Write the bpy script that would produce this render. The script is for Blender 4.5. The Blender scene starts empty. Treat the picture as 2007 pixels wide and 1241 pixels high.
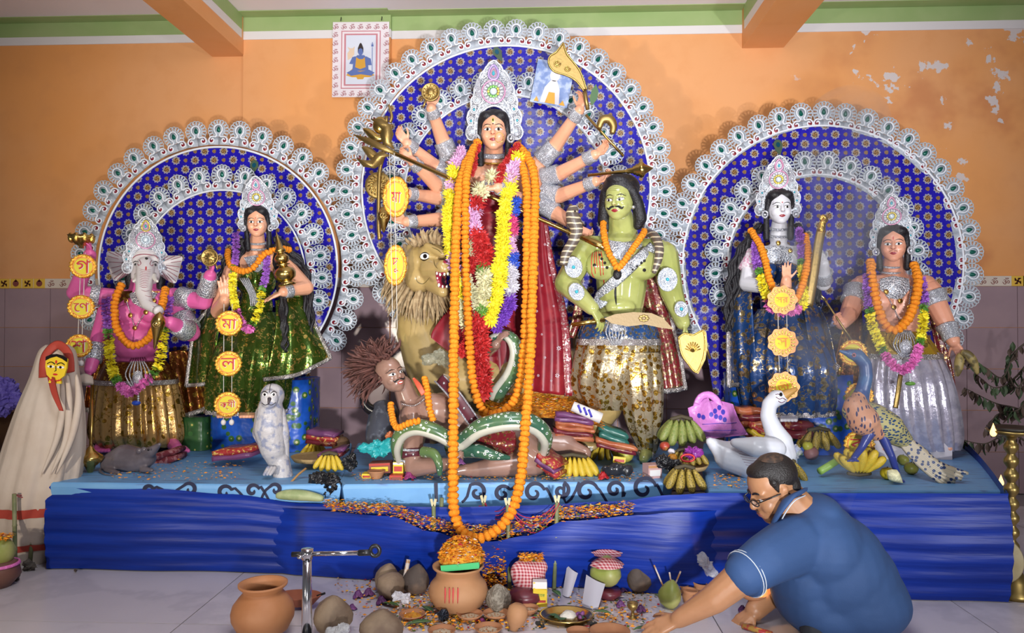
import bpy,math,random
import numpy as np
from mathutils import Vector,Matrix
from mathutils.bvhtree import BVHTree
from mathutils import noise as mnoise
random.seed(7)
PI=math.pi
SC=bpy.context.scene
COL=SC.collection
# ---------------------------------------------------------------- camera
W,H,F=2007.0,1241.0,1450.0
YAW,PITCH=math.radians(2.5),math.radians(0.77)
CAM=Vector((0,0,1.0))
_cd=bpy.data.cameras.new('camera');_cd.sensor_width=36;_cd.lens=36*F/W
_cd.clip_start=0.02;_cd.clip_end=100
_co=bpy.data.objects.new('camera',_cd);COL.objects.link(_co)
_co.location=CAM;_co.rotation_euler=(PI/2+PITCH,0,YAW)
SC.camera=_co
SC.cycles.max_bounces=7;SC.cycles.diffuse_bounces=3;SC.cycles.glossy_bounces=3;SC.cycles.transparent_max_bounces=6
CR=_co.rotation_euler.to_matrix()
# ---------------------------------------------------------------- world, lights, exposure
SC.view_settings.view_transform='Standard';SC.view_settings.look='None'
SC.view_settings.exposure=0.0;SC.view_settings.gamma=1.0;SC.view_settings.use_curve_mapping=False
wd=bpy.data.worlds.new('hall');SC.world=wd;wd.use_nodes=True
wd.node_tree.nodes['Background'].inputs[0].default_value=(0.95,0.93,1.0,1)
wd.node_tree.nodes['Background'].inputs[1].default_value=0.10
def area(name,loc,target,size,power,color):
    d=bpy.data.lights.new(name,'AREA');d.shape='DISK';d.size=size;d.energy=power;d.color=color
    o=bpy.data.objects.new(name,d);COL.objects.link(o);o.location=loc
    o.rotation_euler=(Vector(target)-Vector(loc)).to_track_quat('-Z','Y').to_euler()
    return o
def spot(name,loc,target,size,power,color,cone=75,blend=1.0):
    d=bpy.data.lights.new(name,'SPOT');d.shadow_soft_size=size;d.energy=power;d.color=color
    d.spot_size=math.radians(cone);d.spot_blend=blend
    o=bpy.data.objects.new(name,d);COL.objects.link(o);o.location=loc
    o.rotation_euler=(Vector(target)-Vector(loc)).to_track_quat('-Z','Y').to_euler()
spot('flood_lamp_middle',(0.35,-0.7,0.55),(0.0,4.2,1.95),0.06,740,(0.97,0.97,1.0),70)
spot('flood_lamp_left',(-1.9,-0.5,0.80),(-1.2,4.2,1.75),0.06,320,(1.0,0.90,0.76),74)
spot('flood_lamp_right',(2.7,-0.5,0.80),(1.1,4.2,1.85),0.06,300,(0.97,0.97,1.0),74)
area('ceiling_tube_lamp',(0.0,1.2,2.85),(0.0,2.4,0.0),1.2,52,(0.93,0.96,1.0))
# ---------------------------------------------------------------- pixel helpers (points at a real distance)
def ray(px,py):
    return CR@Vector(((px-W/2)/F,-(py-H/2)/F,-1.0))
def P(px,py,Y):
    d=ray(px,py);return CAM+d*(Y/d.y)
def PZ(px,py,z):
    d=ray(px,py);return CAM+d*((z-CAM.z)/d.z)
def m(px,Y):return px*Y/F
TOPZ=0.358
def PT(px,py):return PZ(px,py,TOPZ)
def PF(px,py):return PZ(px,py,0.0)
# ---------------------------------------------------------------- node helper
class NT:
    def __init__(s,name):
        s.mat=bpy.data.materials.new(name);s.mat.use_nodes=True
        s.t=s.mat.node_tree;s.b=s.t.nodes['Principled BSDF'];s._c=None
    def n(s,typ,**kw):
        o=s.t.nodes.new(typ)
        for k,v in kw.items():setattr(o,k,v)
        return o
    def put(s,sock,v):
        if isinstance(v,bpy.types.NodeSocket):s.t.links.new(v,sock)
        elif isinstance(v,(tuple,list))and len(v)==3 and sock.type=='RGBA':sock.default_value=(*v,1)
        else:sock.default_value=v
    def m(s,op,a,b=0.0,c=0.0):
        o=s.n('ShaderNodeMath',operation=op)
        s.put(o.inputs[0],a);s.put(o.inputs[1],b);s.put(o.inputs[2],c)
        return o.outputs[0]
    def co(s):
        if s._c is None:s._c=s.n('ShaderNodeTexCoord').outputs['Object']
        return s._c
    def xyz(s):
        o=s.n('ShaderNodeSeparateXYZ');s.put(o.inputs[0],s.co());return o.outputs
    def mapv(s,scale):
        o=s.n('ShaderNodeMapping');s.put(o.inputs[0],s.co());o.inputs['Scale'].default_value=scale;return o.outputs[0]
    def noise(s,scale,detail=4,vec=None,rough=0.55):
        o=s.n('ShaderNodeTexNoise');s.put(o.inputs['Vector'],vec or s.co());o.inputs['Scale'].default_value=scale
        o.inputs['Detail'].default_value=detail;o.inputs['Roughness'].default_value=rough;return o.outputs[0]
    def vor(s,scale,feature='F1',vec=None,out='Distance'):
        o=s.n('ShaderNodeTexVoronoi',feature=feature);s.put(o.inputs['Vector'],vec or s.co());o.inputs['Scale'].default_value=scale
        return o.outputs[out]
    def ramp(s,v,lo,hi,a=0.0,b=1.0):
        o=s.n('ShaderNodeMapRange',interpolation_type='SMOOTHSTEP');s.put(o.inputs[0],v)
        o.inputs[1].default_value=lo;o.inputs[2].default_value=hi;o.inputs[3].default_value=a;o.inputs[4].default_value=b
        return o.outputs[0]
    def mix(s,f,a,b):
        o=s.n('ShaderNodeMix',data_type='RGBA');s.put(o.inputs[0],f);s.put(o.inputs[6],a);s.put(o.inputs[7],b);return o.outputs[2]
    def bump(s,h,strength=0.3,dist=0.002):
        o=s.n('ShaderNodeBump');o.inputs['Strength'].default_value=strength;o.inputs['Distance'].default_value=dist
        s.put(o.inputs['Height'],h);s.t.links.new(o.outputs[0],s.b.inputs['Normal'])
    def set(s,**kw):
        names=dict(color='Base Color',rough='Roughness',metal='Metallic',emit='Emission Color',estr='Emission Strength',
                     trans='Transmission Weight',alpha='Alpha',sheen='Sheen Weight',coat='Coat Weight',ior='IOR',spec='Specular IOR Level',sss='Subsurface Weight')
        for k,v in kw.items():s.put(s.b.inputs[names[k]],v)
        return s.mat
MATS={}
def mat(name,color,rough=0.5,metal=0.0,var=None,bump=None,**kw):
    """plain material; var=(scale, colour2, lo, hi) mottles it, bump=(scale, strength, dist)"""
    if name in MATS:return MATS[name]
    t=NT(name);c=color
    if var:c=t.mix(t.ramp(t.noise(var[0]),var[2],var[3]),color,var[1])
    if bump:t.bump(t.noise(bump[0]),bump[1],bump[2])
    MATS[name]=t.set(color=c,rough=rough,metal=metal,**kw);return MATS[name]
def brocade(name,ground,motif,scale,size=0.33,ground_metal=0.0,rough=0.28,motif_metal=0.9,mrough=0.22,fill=None,stretch=(1,1,1)):
    """woven cloth with round metallic motifs and a thin scrolling vine"""
    if name in MATS:return MATS[name]
    t=NT(name);v=t.mapv(stretch)
    dn=t.n('ShaderNodeVectorMath',operation='ADD');nz=t.n('ShaderNodeTexNoise');t.put(nz.inputs['Vector'],v);nz.inputs['Scale'].default_value=scale*.9
    sc_=t.n('ShaderNodeVectorMath',operation='SCALE');t.put(sc_.inputs[0],nz.outputs[1]);sc_.inputs['Scale'].default_value=.55/scale;t.put(dn.inputs[0],v);t.put(dn.inputs[1],sc_.outputs[0]);v=dn.outputs[0]
    d=t.vor(scale,'F1',v);vine=t.vor(scale*1.7,'DISTANCE_TO_EDGE',v)
    a=t.ramp(d,size,size+0.05,1,0);b=t.m('MULTIPLY',t.ramp(vine,0.035,0.07,1,0),t.ramp(t.noise(scale*.7,2),.5,.58))
    k=t.m('MAXIMUM',a,b)
    wr=t.noise(scale*3,2,v)
    mc=t.mix(t.ramp(wr,0.35,0.6),motif,tuple(x*0.45 for x in motif))if fill is None else t.mix(t.ramp(wr,0.4,0.55),motif,fill)
    t.bump(t.m('ADD',t.noise(9,3),t.m('MULTIPLY',t.noise(60,2),0.25)),0.35,0.02)
    MATS[name]=t.set(color=t.mix(k,ground,mc),metal=t.m('ADD',t.m('MULTIPLY',k,motif_metal-ground_metal),ground_metal),
                       rough=t.m('ADD',t.m('MULTIPLY',k,mrough-rough),rough))
    return MATS[name]
# ---------------------------------------------------------------- mesh builder
class MB:
    def __init__(s):s.v=[];s.f=[]
    def add(s,vs,fs):
        o=len(s.v);s.v+=[tuple(x)for x in vs];s.f+=[tuple(i+o for i in f)for f in fs];return s
    def join(s,o,M=None):
        return s.add([M@Vector(v)for v in o.v]if M is not None else o.v,o.f)
    def grid(s,nu,nv,fn,cu=False,cv=False):
        vs=[fn(i/(nu if cu else nu-1),j/(nv if cv else nv-1))for j in range(nv)for i in range(nu)]
        fs=[]
        for j in range(nv if cv else nv-1):
            for i in range(nu if cu else nu-1):
                a,b=j*nu+i,j*nu+(i+1)%nu
                c,d=((j+1)%nv)*nu+(i+1)%nu,((j+1)%nv)*nu+i
                fs.append((a,b,c,d))
        return s.add(vs,fs)
    def tube(s,pts,rad,n=8,cap=True,closed=False,squash=None):
        pts=[Vector(p)for p in pts];k=len(pts)
        if not isinstance(rad,(list,tuple)):rad=[rad]*k
        tang=[]
        for i in range(k):
            a=pts[(i-1)%k]if(closed or i>0)else pts[i];b=pts[(i+1)%k]if(closed or i<k-1)else pts[i]
            t=(b-a);tang.append(t.normalized()if t.length>1e-9 else Vector((0,0,1)))
        u=tang[0].orthogonal().normalized()if squash is None else Vector(squash)
        vs=[];fs=[]
        for i in range(k):
            t=tang[i]
            u=(u if squash is None else Vector(squash))-t*(u if squash is None else Vector(squash)).dot(t)
            u=u.normalized()if u.length>1e-6 else t.orthogonal().normalized()
            w=t.cross(u)
            r=rad[i];ra,rb=r if isinstance(r,(list,tuple))else(r,r)
            for j in range(n):
                a=2*PI*j/n;vs.append(pts[i]+u*(math.cos(a)*ra)+w*(math.sin(a)*rb))
        for i in range(k if closed else k-1):
            i2=(i+1)%k
            for j in range(n):fs.append((i*n+j,i*n+(j+1)%n,i2*n+(j+1)%n,i2*n+j))
        if cap and not closed:
            fs.append(tuple(reversed(range(n))));fs.append(tuple((k-1)*n+j for j in range(n)))
        return s.add(vs,fs)
    def cap(s,p,q,r1,r2,n=10):
        """tapered capsule with rounded ends"""
        p,q=Vector(p),Vector(q);d=q-p;L=d.length;d=d/L if L>1e-9 else Vector((0,0,1))
        pts=[];rr=[]
        for a in(85,60,30):pts.append(p-d*r1*math.sin(math.radians(a)));rr.append(r1*math.cos(math.radians(a)))
        pts+=[p,q];rr+=[r1,r2]
        for a in(30,60,85):pts.append(q+d*r2*math.sin(math.radians(a)));rr.append(r2*math.cos(math.radians(a)))
        return s.tube(pts,rr,n)
    def limb(s,pts,rad,n=10):
        for i in range(len(pts)-1):s.cap(pts[i],pts[i+1],rad[i],rad[i+1],n)
        return s
    def ell(s,c,r,R=None,nu=14,nv=9):
        c=Vector(c);r=r if isinstance(r,(list,tuple))else(r,r,r)
        vs=[];fs=[]
        for j in range(1,nv):
            a=PI*j/nv
            for i in range(nu):
                b=2*PI*i/nu
                p=Vector((r[0]*math.sin(a)*math.cos(b),r[1]*math.sin(a)*math.sin(b),r[2]*math.cos(a)))
                vs.append(c+(R@p if R is not None else p))
        t=Vector((0,0,r[2]));vs.append(c+(R@t if R is not None else t));vs.append(c-(R@t if R is not None else t))
        N=len(vs)
        for j in range(nv-2):
            for i in range(nu):fs.append((j*nu+i,(j+1)*nu+i,(j+1)*nu+(i+1)%nu,j*nu+(i+1)%nu))
        for i in range(nu):
            fs.append((N-2,i,(i+1)%nu));fs.append((N-1,(nv-2)*nu+(i+1)%nu,(nv-2)*nu+i))
        return s.add(vs,fs)
    def lathe(s,prof,M=None,n=24,mod=None):
        """profile [(r, z)] spun about local z"""
        vs=[]
        for r,z in prof:
            for i in range(n):
                a=2*PI*i/n;k=mod(a,z)if mod else 1.0
                p=Vector((r*k*math.cos(a),r*k*math.sin(a),z));vs.append(M@p if M is not None else p)
        fs=[(j*n+i,j*n+(i+1)%n,(j+1)*n+(i+1)%n,(j+1)*n+i)for j in range(len(prof)-1)for i in range(n)]
        if prof[0][0]>1e-6:fs.append(tuple(reversed(range(n))))
        if prof[-1][0]>1e-6:fs.append(tuple((len(prof)-1)*n+i for i in range(n)))
        return s.add(vs,fs)
    def prism(s,out,M=None,t=0.01,bev=0.0):
        """2-D outline (x, y) pushed out along local z from 0 to t"""
        M=M or Matrix.Identity(4);k=len(out)
        A=sum((out[i][0]*out[(i+1)%k][1]-out[(i+1)%k][0]*out[i][1])for i in range(k))
        if A<0:out=list(reversed(out))
        vs=[M@Vector((x,y,0))for x,y in out]+[M@Vector((x,y,t))for x,y in out]
        fs=[tuple(reversed(range(k))),tuple(range(k,2*k))]+[(i,(i+1)%k,k+(i+1)%k,k+i)for i in range(k)]
        return s.add(vs,fs)
    def box(s,c,size,R=None):
        c=Vector(c);x,y,z=(q/2 for q in size)
        vs=[Vector((a*x,b*y,d*z))for a in(-1,1)for b in(-1,1)for d in(-1,1)]
        vs=[c+(R@v if R is not None else v)for v in vs]
        return s.add(vs,[(0,1,3,2),(4,6,7,5),(0,4,5,1),(2,3,7,6),(0,2,6,4),(1,5,7,3)])
    def quad(s,a,b,c,d):return s.add([a,b,c,d],[(0,1,2,3)])
def mesh_of(name,mb,material,smooth=True):
    me=bpy.data.meshes.new(name);me.from_pydata([tuple(v)for v in mb.v],[],mb.f)
    if smooth:me.polygons.foreach_set('use_smooth',[True]*len(me.polygons))
    ms=material if isinstance(material,(list,tuple))else[material]
    for q in ms:me.materials.append(q)
    me.update();return me
ORG={}
def root(name,label,cat,loc,group=None):
    o=bpy.data.objects.new(name,None);COL.objects.link(o);o.location=loc;o.empty_display_size=0.05
    o['label']=label;o['category']=cat
    if group:o['group']=group
    ORG[o]=Vector(loc);return o
def part(name,mb,material,parent,smooth=True,label=None,kind=None):
    """mesh part; vertices in world space, origin at the thing's origin"""
    org=ORG[parent];q=MB();q.v=[(v[0]-org.x,v[1]-org.y,v[2]-org.z)for v in mb.v];q.f=mb.f;mb=q
    o=bpy.data.objects.new(name,mesh_of(name,mb,material,smooth));COL.objects.link(o);o.parent=parent;ORG[o]=org
    if label:o['label']=label
    if kind:o['kind']=kind
    return o
def inst(name,me,parent,M):
    """part that shares a mesh; M in world space, parent has no rotation"""
    o=bpy.data.objects.new(name,me);COL.objects.link(o);o.parent=parent
    M=M.copy();M.translation=M.translation-ORG[parent];o.matrix_local=M;return o
def subinst(name,me,parent,M=None):
    o=bpy.data.objects.new(name,me);COL.objects.link(o);o.parent=parent
    if M is not None:o.matrix_local=M
    return o
def thing(name,mb,material,label,cat,loc=None,group=None,smooth=True,kind=None):
    if loc is None:
        a=np.array([tuple(v)for v in mb.v]);loc=Vector(((a[:,0].min()+a[:,0].max())/2,(a[:,1].min()+a[:,1].max())/2,a[:,2].min()))
    loc=Vector(loc);q=MB();q.v=[(v[0]-loc.x,v[1]-loc.y,v[2]-loc.z)for v in mb.v];q.f=mb.f;mb=q
    o=bpy.data.objects.new(name,mesh_of(name,mb,material,smooth));COL.objects.link(o);o.location=loc;ORG[o]=loc
    o['label']=label;o['category']=cat
    if group:o['group']=group
    if kind:o['kind']=kind
    return o
def struct(name,mb,material,smooth=False,label=None):
    o=bpy.data.objects.new(name,mesh_of(name,mb,material,smooth));COL.objects.link(o);o['kind']='structure';ORG[o]=Vector((0,0,0))
    if label:o['label']=label
    return o
def blob(mb,vox,it=4,fac=0.5):
    """one continuous skin around overlapping closed shapes"""
    me=bpy.data.meshes.new('tmp');me.from_pydata([tuple(v)for v in mb.v],[],mb.f)
    o=bpy.data.objects.new('tmp',me);COL.objects.link(o)
    r=o.modifiers.new('r','REMESH');r.mode='VOXEL';r.voxel_size=vox;r.adaptivity=0
    if it:
        q=o.modifiers.new('s','SMOOTH');q.factor=fac;q.iterations=it
    dg=bpy.context.evaluated_depsgraph_get();e=o.evaluated_get(dg);k=e.to_mesh()
    n=len(k.vertices);a=np.empty(n*3,np.float32);k.vertices.foreach_get('co',a)
    out=MB();out.v=[tuple(x)for x in a.reshape(-1,3).tolist()];out.f=[tuple(p.vertices)for p in k.polygons]
    e.to_mesh_clear();bpy.data.objects.remove(o);bpy.data.meshes.remove(me);return out
def FR(px,py,Y,rot=0.0,s=1.0,yaw=0.0,pitch=0.0):
    """frame facing the hall: local x right, y up, z towards the hall; s metres per unit"""
    M=Matrix(((1,0,0,0),(0,0,-1,0),(0,1,0,0),(0,0,0,1)))
    return Matrix.Translation(P(px,py,Y))@M@Matrix.Rotation(yaw,4,'Y')@Matrix.Rotation(pitch,4,'X')@Matrix.Rotation(rot,4,'Z')@Matrix.Scale(s,4)
def FC(px,py,Y,rot=0.0,s=1.0,turn=0.0,pitch=0.0):
    """frame turned to face the middle of the hall"""
    p=P(px,py,Y);return FR(px,py,Y,rot,s,yaw=math.atan2(-p.x,p.y)+turn,pitch=pitch)
def pxs(pts,Y):
    return[P(p[0],p[1],p[2]if len(p)>2 else Y)for p in pts]
def smooth_path(pts,n):
    """Catmull-Rom through points (Vectors), n samples"""
    pts=[Vector(p)for p in pts];k=len(pts);out=[]
    for i in range(n):
        t=i/(n-1)*(k-1);j=min(int(t),k-2);f=t-j
        a,b,c,d=pts[max(j-1,0)],pts[j],pts[j+1],pts[min(j+2,k-1)]
        out.append(0.5*((2*b)+(c-a)*f+(2*a-5*b+4*c-d)*f*f+(3*b-a-3*c+d)*f**3))
    return out
def lerpr(r,n):
    k=len(r);out=[]
    for i in range(n):
        t=i/(n-1)*(k-1);j=min(int(t),k-2);f=t-j
        out.append(r[j]*(1-f)+r[j+1]*f)
    return out
def along(pts,step):
    """points every `step` metres along a polyline"""
    out=[pts[0]];acc=0.0
    for a,b in zip(pts,pts[1:]):
        L=(b-a).length
        while acc+L>=step:
            f=(step-acc)/L;a=a.lerp(b,f);out.append(a.copy());L=(b-a).length;acc=0.0
        acc+=L
    return out
def bvh_of(mb):return BVHTree.FromPolygons([Vector(v)for v in mb.v],mb.f)
def proj(bv,M,x,y,off=0.0008,z0=10.0):
    """drop local point (x, y) along the frame's -z onto a skin"""
    o=M@Vector((x,y,z0));d=(M@Vector((x,y,0))-o).normalized()
    h=bv.ray_cast(o,d)
    if h[0]is None:
        h=bv.find_nearest(M@Vector((x,y,0)))
        return h[0]+h[1]*off
    return h[0]-d*off
def decal(mb,bv,M,outline,off=0.0008,rings=4):
    """patch of paint lying on a skin, inside a star-shaped outline"""
    cx=sum(p[0]for p in outline)/len(outline);cy=sum(p[1]for p in outline)/len(outline);k=len(outline);vs=[]
    for r in range(rings):
        f=1-r/rings
        vs+=[proj(bv,M,cx+(x-cx)*f,cy+(y-cy)*f,off)for x,y in outline]
    vs.append(proj(bv,M,cx,cy,off));fs=[]
    for r in range(rings-1):
        for i in range(k):fs.append((r*k+i,r*k+(i+1)%k,(r+1)*k+(i+1)%k,(r+1)*k+i))
    for i in range(k):fs.append(((rings-1)*k+i,(rings-1)*k+(i+1)%k,rings*k))
    return mb.add(vs,fs)
def pline(mb,bv,M,pts,r,n=None,taper=False):
    """painted line on a skin; pts in the frame, r metres"""
    q=smooth_path([Vector((x,y,0))for x,y in pts],n or max(6,4*len(pts)))
    w=[proj(bv,M,p.x,p.y,0.0)for p in q];k=len(w)
    return mb.tube(w,[r*(math.sin(PI*(0.08+0.84*i/(k-1)))if taper else 1)for i in range(k)],6)
def ellipse(cx,cy,rx,ry,n=16,rot=0.0):
    c,s=math.cos(rot),math.sin(rot)
    return[(cx+rx*math.cos(2*PI*i/n)*c-ry*math.sin(2*PI*i/n)*s,cy+rx*math.cos(2*PI*i/n)*s+ry*math.sin(2*PI*i/n)*c)for i in range(n)]
def glyphs(text,size,M,depth=0.0):
    """flat lettering as a mesh, centred on the frame's origin, in metres"""
    cu=bpy.data.curves.new('tmp','FONT');cu.body=text;cu.size=1.0;cu.extrude=depth;cu.resolution_u=2
    o=bpy.data.objects.new('tmp',cu);COL.objects.link(o)
    dg=bpy.context.evaluated_depsgraph_get();e=o.evaluated_get(dg);k=e.to_mesh()
    mb=MB();vs=[v.co.copy()for v in k.vertices]
    if vs:
        x0,x1=min(v.x for v in vs),max(v.x for v in vs);y0,y1=min(v.y for v in vs),max(v.y for v in vs)
        h=max(x1-x0,y1-y0);q=size/h
        mb.add([M@Vector(((v.x-(x0+x1)/2)*q,(v.y-(y0+y1)/2)*q,v.z*q))for v in vs],[tuple(p.vertices)for p in k.polygons])
    e.to_mesh_clear();bpy.data.objects.remove(o);bpy.data.curves.remove(cu);return mb
# ================================================================ common materials
GREEN_P=mat('green_paint',(0.30,0.42,0.16),0.6,var=(3,(0.36,0.46,0.20),0.35,0.7))
WHITE_P=mat('white_paint',(0.74,0.71,0.72),0.6)
CEIL_P=mat('ceiling_paint',(0.80,0.76,0.82),0.7)
def _wall_mat():
    t=NT('orange_wall_paint');x,y,z=t.xyz()
    big=t.noise(0.9,3);fine=t.noise(7,5)
    c=t.mix(t.ramp(big,0.35,0.65),(0.80,0.34,0.10),(0.78,0.37,0.15))
    c=t.mix(t.ramp(fine,0.45,0.75,0,0.35),c,(0.70,0.30,0.10))
    zone=t.m('MULTIPLY',t.ramp(x,1.35,1.75),t.ramp(z,1.55,1.95))
    fl=t.m('MULTIPLY',t.ramp(t.noise(4.3,6,rough=0.6),0.598,0.608),zone)
    dark=t.m('MULTIPLY',t.ramp(t.noise(3.1,3),0.5,0.75),t.ramp(x,1.2,2.2,0,0.55))
    c=t.mix(dark,c,(0.52,0.17,0.06));c=t.mix(fl,c,(0.68,0.60,0.58))
    t.bump(t.m('ADD',t.noise(30,3),t.m('MULTIPLY',fl,-2.0)),0.12,0.004)
    return t.set(color=c,rough=0.62)
ORANGE_P=_wall_mat()
DADO=mat('mauve_tile',(0.36,0.25,0.28),0.22,var=(2.5,(0.42,0.29,0.31),0.35,0.65))
def _marble(name,a,b):
    t=NT(name);n=t.noise(1.1,6,rough=0.62);v=t.ramp(t.m('ABSOLUTE',t.m('SUBTRACT',n,0.5)),0.0,0.05,1,0)
    t.bump(t.noise(4,2),0.02,0.01)
    return t.set(color=t.mix(t.m('MULTIPLY',v,0.35),t.mix(t.ramp(t.noise(2.2,3),0.3,0.7),a,b),(0.36,0.33,0.36)),rough=0.28)
MARBLE=_marble('marble',(0.62,0.57,0.60),(0.56,0.51,0.54))
GROUT=mat('grout',(0.33,0.30,0.32),0.8)
# ================================================================ the room
WY=4.6
def zw(py):return P(1067,py,WY).z
def xw(px):return P(px,560,WY).x
ZC,ZB,Z1,Z2,ZD=zw(27),zw(101),zw(56),zw(72),zw(560)
X0,X1=-5.0,5.0
def slab(x0,x1,y0,y1,z0,z1):return MB().box(((x0+x1)/2,(y0+y1)/2,(z0+z1)/2),(x1-x0,y1-y0,z1-z0))
wall=struct('wall_back',slab(X0,X1,WY,WY+0.2,0,ZC),ORANGE_P,label='orange painted back wall with flaking paint')
fl=struct('floor',slab(X0,X1,-1.0,WY+0.2,-0.12,-0.012),GROUT)
struct('ceiling',slab(X0,X1,-1.0,WY+0.2,ZC,ZC+0.15),CEIL_P)
tm=mesh_of('tile',MB().box((0,0,-0.005),(0.896,0.596,0.01)),MARBLE,False)
for i in range(-4,5):
    for j in range(5):
        inst('tile',tm,fl,Matrix.Translation((i*0.9+0.13,1.55+j*0.6,0)))
dm=mesh_of('tile',MB().box((0,0,0),(0.297,0.012,0.247)),DADO,False)
for i in range(-14,13):
    for j in range(5):
        inst('tile',dm,wall,Matrix.Translation((i*0.3,WY-0.006,ZD-0.135-j*0.25)))
struct('trim_1',slab(X0,X1,WY-0.006,WY,Z2,Z1),WHITE_P)
struct('trim_2',slab(X0,X1,WY-0.008,WY,Z1,ZC),GREEN_P)
struct('trim_3',slab(X0,X1,WY-0.10,WY-0.008,ZC-0.004,ZC),GREEN_P)
pxa,pxb=xw(478),P(765,200,WY-0.03).x
struct('wall_pilaster',slab(pxa,pxb,WY-0.03,WY,0,ZC),ORANGE_P)
for i in range(3):
    for j in range(5):
        inst('tile',dm,wall,Matrix.Translation((pxb-0.15-i*0.3,WY-0.036,ZD-0.135-j*0.25)))
struct('trim_4',slab(pxa-0.002,pxb+0.003,WY-0.036,WY-0.0,Z2,Z1),WHITE_P)
struct('trim_5',slab(pxa-0.003,pxb+0.004,WY-0.038,WY-0.0,Z1,ZC-0.001),GREEN_P)
struct('trim_10',slab(pxa,pxb,WY-0.13,WY-0.03,ZC-0.005,ZC-0.001),GREEN_P)
n=6
for a,b in((414,479),(1456,1538)):
    xa,xb=xw(a),xw(b)
    struct('ceiling_beam',slab(xa,xb,-0.8,WY,ZB,ZC),ORANGE_P)
    struct('trim_%d'%n,slab(xa-0.004,xb+0.004,-0.8,WY-0.07,Z2,Z1),WHITE_P)
    struct('trim_%d'%(n+1),slab(xa-0.006,xb+0.006,-0.8,WY-0.07,Z1,ZC-0.002),GREEN_P);n+=2
CREAM_PR=mat('cream_print',(0.72,0.62,0.52),0.55);YEL_PR=mat('yellow_print',(0.80,0.50,0.06),0.5);BRN_PR=mat('brown_print',(0.22,0.05,0.04),0.6)
fr=struct('trim_11',slab(X0,X1,WY-0.016,WY-0.0,zw(563),zw(544)).join(slab(pxa,pxb+.004,WY-0.046,WY,zw(563),zw(544))),CREAM_PR,label='printed border strip along the top of the dado')
def swast(M,s):
    mb=MB()
    for k in range(4):
        R=M@Matrix.Rotation(k*PI/2,4,'Z')
        mb.prism([(-.09*s,0),(.09*s,0),(.09*s,.5*s),(.5*s,.5*s),(.5*s,.34*s),(.27*s,.34*s),(.27*s,.5*s),(-.09*s,.5*s)][:4]+[(.5*s,.34*s),(.09*s,.34*s)][:0],R,0.001)
        mb.prism([(0,.34*s),(.5*s,.34*s),(.5*s,.5*s),(0,.5*s)],R,0.001)
    return mb
hz=(zw(544)-zw(563))
for px in list(range(8,160,23))+list(range(1880,2030,23)):
    yy=WY-0.0175
    M=FR(px,0,yy);c=P(px,553,yy);M.translation=(c.x,yy,(zw(544)+zw(563))/2)
    yellow=px<100 or px>1985
    k=(px//23)%4
    if yellow:
        part('border_panel',MB().box(M.translation+Vector((0,0.0008,0)),(m(23,WY),0.001,hz)),YEL_PR,fr,False)
    if yellow and k in(0,2):g=swast(M,hz*0.62)
    elif yellow:g=MB().prism(ellipse(0,0,hz*.33,hz*.33,12),M,0.001).prism([(-hz*.2,hz*.2),(hz*.2,hz*.2),(0,hz*.48)],M,0.001)
    else:g=glyphs('ॐ',hz*0.72,M)
    part('border_motif',g,BRN_PR,fr,False)
# ================================================================ framed print on the pilaster
PY=WY-0.05
def PM(px,py,off=0.0,rot=-0.01):return FR(px,py,PY-off,rot)
po=root('wall_poster','white poster of a seated blue figure with a red border, hung above the left arch','poster',P(706,192,PY))
W_PAPER=mat('poster_paper',(0.78,0.72,0.76),0.45)
RED_PR=mat('maroon_print',(0.30,0.03,0.05),0.5);PINK_PR=mat('pink_print',(0.55,0.22,0.26),0.5);ICE_PR=mat('pale_print',(0.66,0.70,0.80),0.45)
u=PY/F
def rect(w,h):return[(-w/2*u,-h/2*u),(w/2*u,-h/2*u),(w/2*u,h/2*u),(-w/2*u,h/2*u)]
part('sheet',MB().prism(rect(113,150),PM(707,117),0.004),W_PAPER,po,False)
pr=part('print_frame',MB().prism(rect(79,116),PM(707,117,0.0045),0.0006),PINK_PR,po,False)
part('print_frame',MB().prism(rect(75,112),PM(707,117,0.0052),0.0006),W_PAPER,po,False)
part('print_frame',MB().prism(rect(67,104),PM(707,117,0.0059),0.0006),PINK_PR,po,False)
part('print_panel',MB().prism(rect(60,98),PM(707,117,0.0066),0.0006),ICE_PR,po,False)
om=glyphs('ॐ',11.5*u,Matrix.Identity(4));ome=mesh_of('om_print',om,RED_PR,False)
spots=[(658+16*i,52)for i in range(7)]+[(657+16*i,183)for i in range(7)]+[(657,68+16.5*i)for i in range(7)]+[(757,68+16.5*i)for i in range(7)]
for x,y in spots:inst('om_print',ome,po,PM(x,y,0.0047))
for x,y in((668,41),(748,40)):
    part('nail',MB().tube([P(x,y,PY-0.01),P(x+1,y-9,PY+0.02)],m(1,PY),6),mat('iron',(0.05,0.05,0.05),0.5,0.6),po)
FIGB=mat('blue_print',(0.10,0.16,0.42),0.5);FIGD=mat('dark_print',(0.03,0.02,0.02),0.5);FIGO=mat('amber_print',(0.65,0.34,0.04),0.5);FIGT=mat('tan_print',(0.72,0.55,0.40),0.5)
def pp(name,pts,mt,off):part(name,MB().prism([((x-707)*u,(117-y)*u)for x,y in pts],PM(707,117,off),0.0004),mt,po,False)
pp('print_shape',[(678,148),(690,135),(720,135),(735,148),(725,152),(690,152)],FIGO,0.0074)
pp('print_shape',[(679,143),(690,137),(706,141),(724,137),(735,143),(728,149),(707,146),(688,149)],FIGB,0.0080)
pp('print_shape',[(690,140),(693,115),(700,108),(714,108),(721,116),(723,138)],FIGB,0.0082)
pp('print_shape',[(696,132),(698,112),(704,116),(711,116),(715,112),(717,132),(706,136)],FIGO,0.0088)
pp('print_shape',[(691,126),(684,125),(690,112),(697,110)],FIGB,0.0089)
pp('print_shape',[(717,110),(727,115),(729,128),(722,128),(719,118)],FIGB,0.0089)
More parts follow.
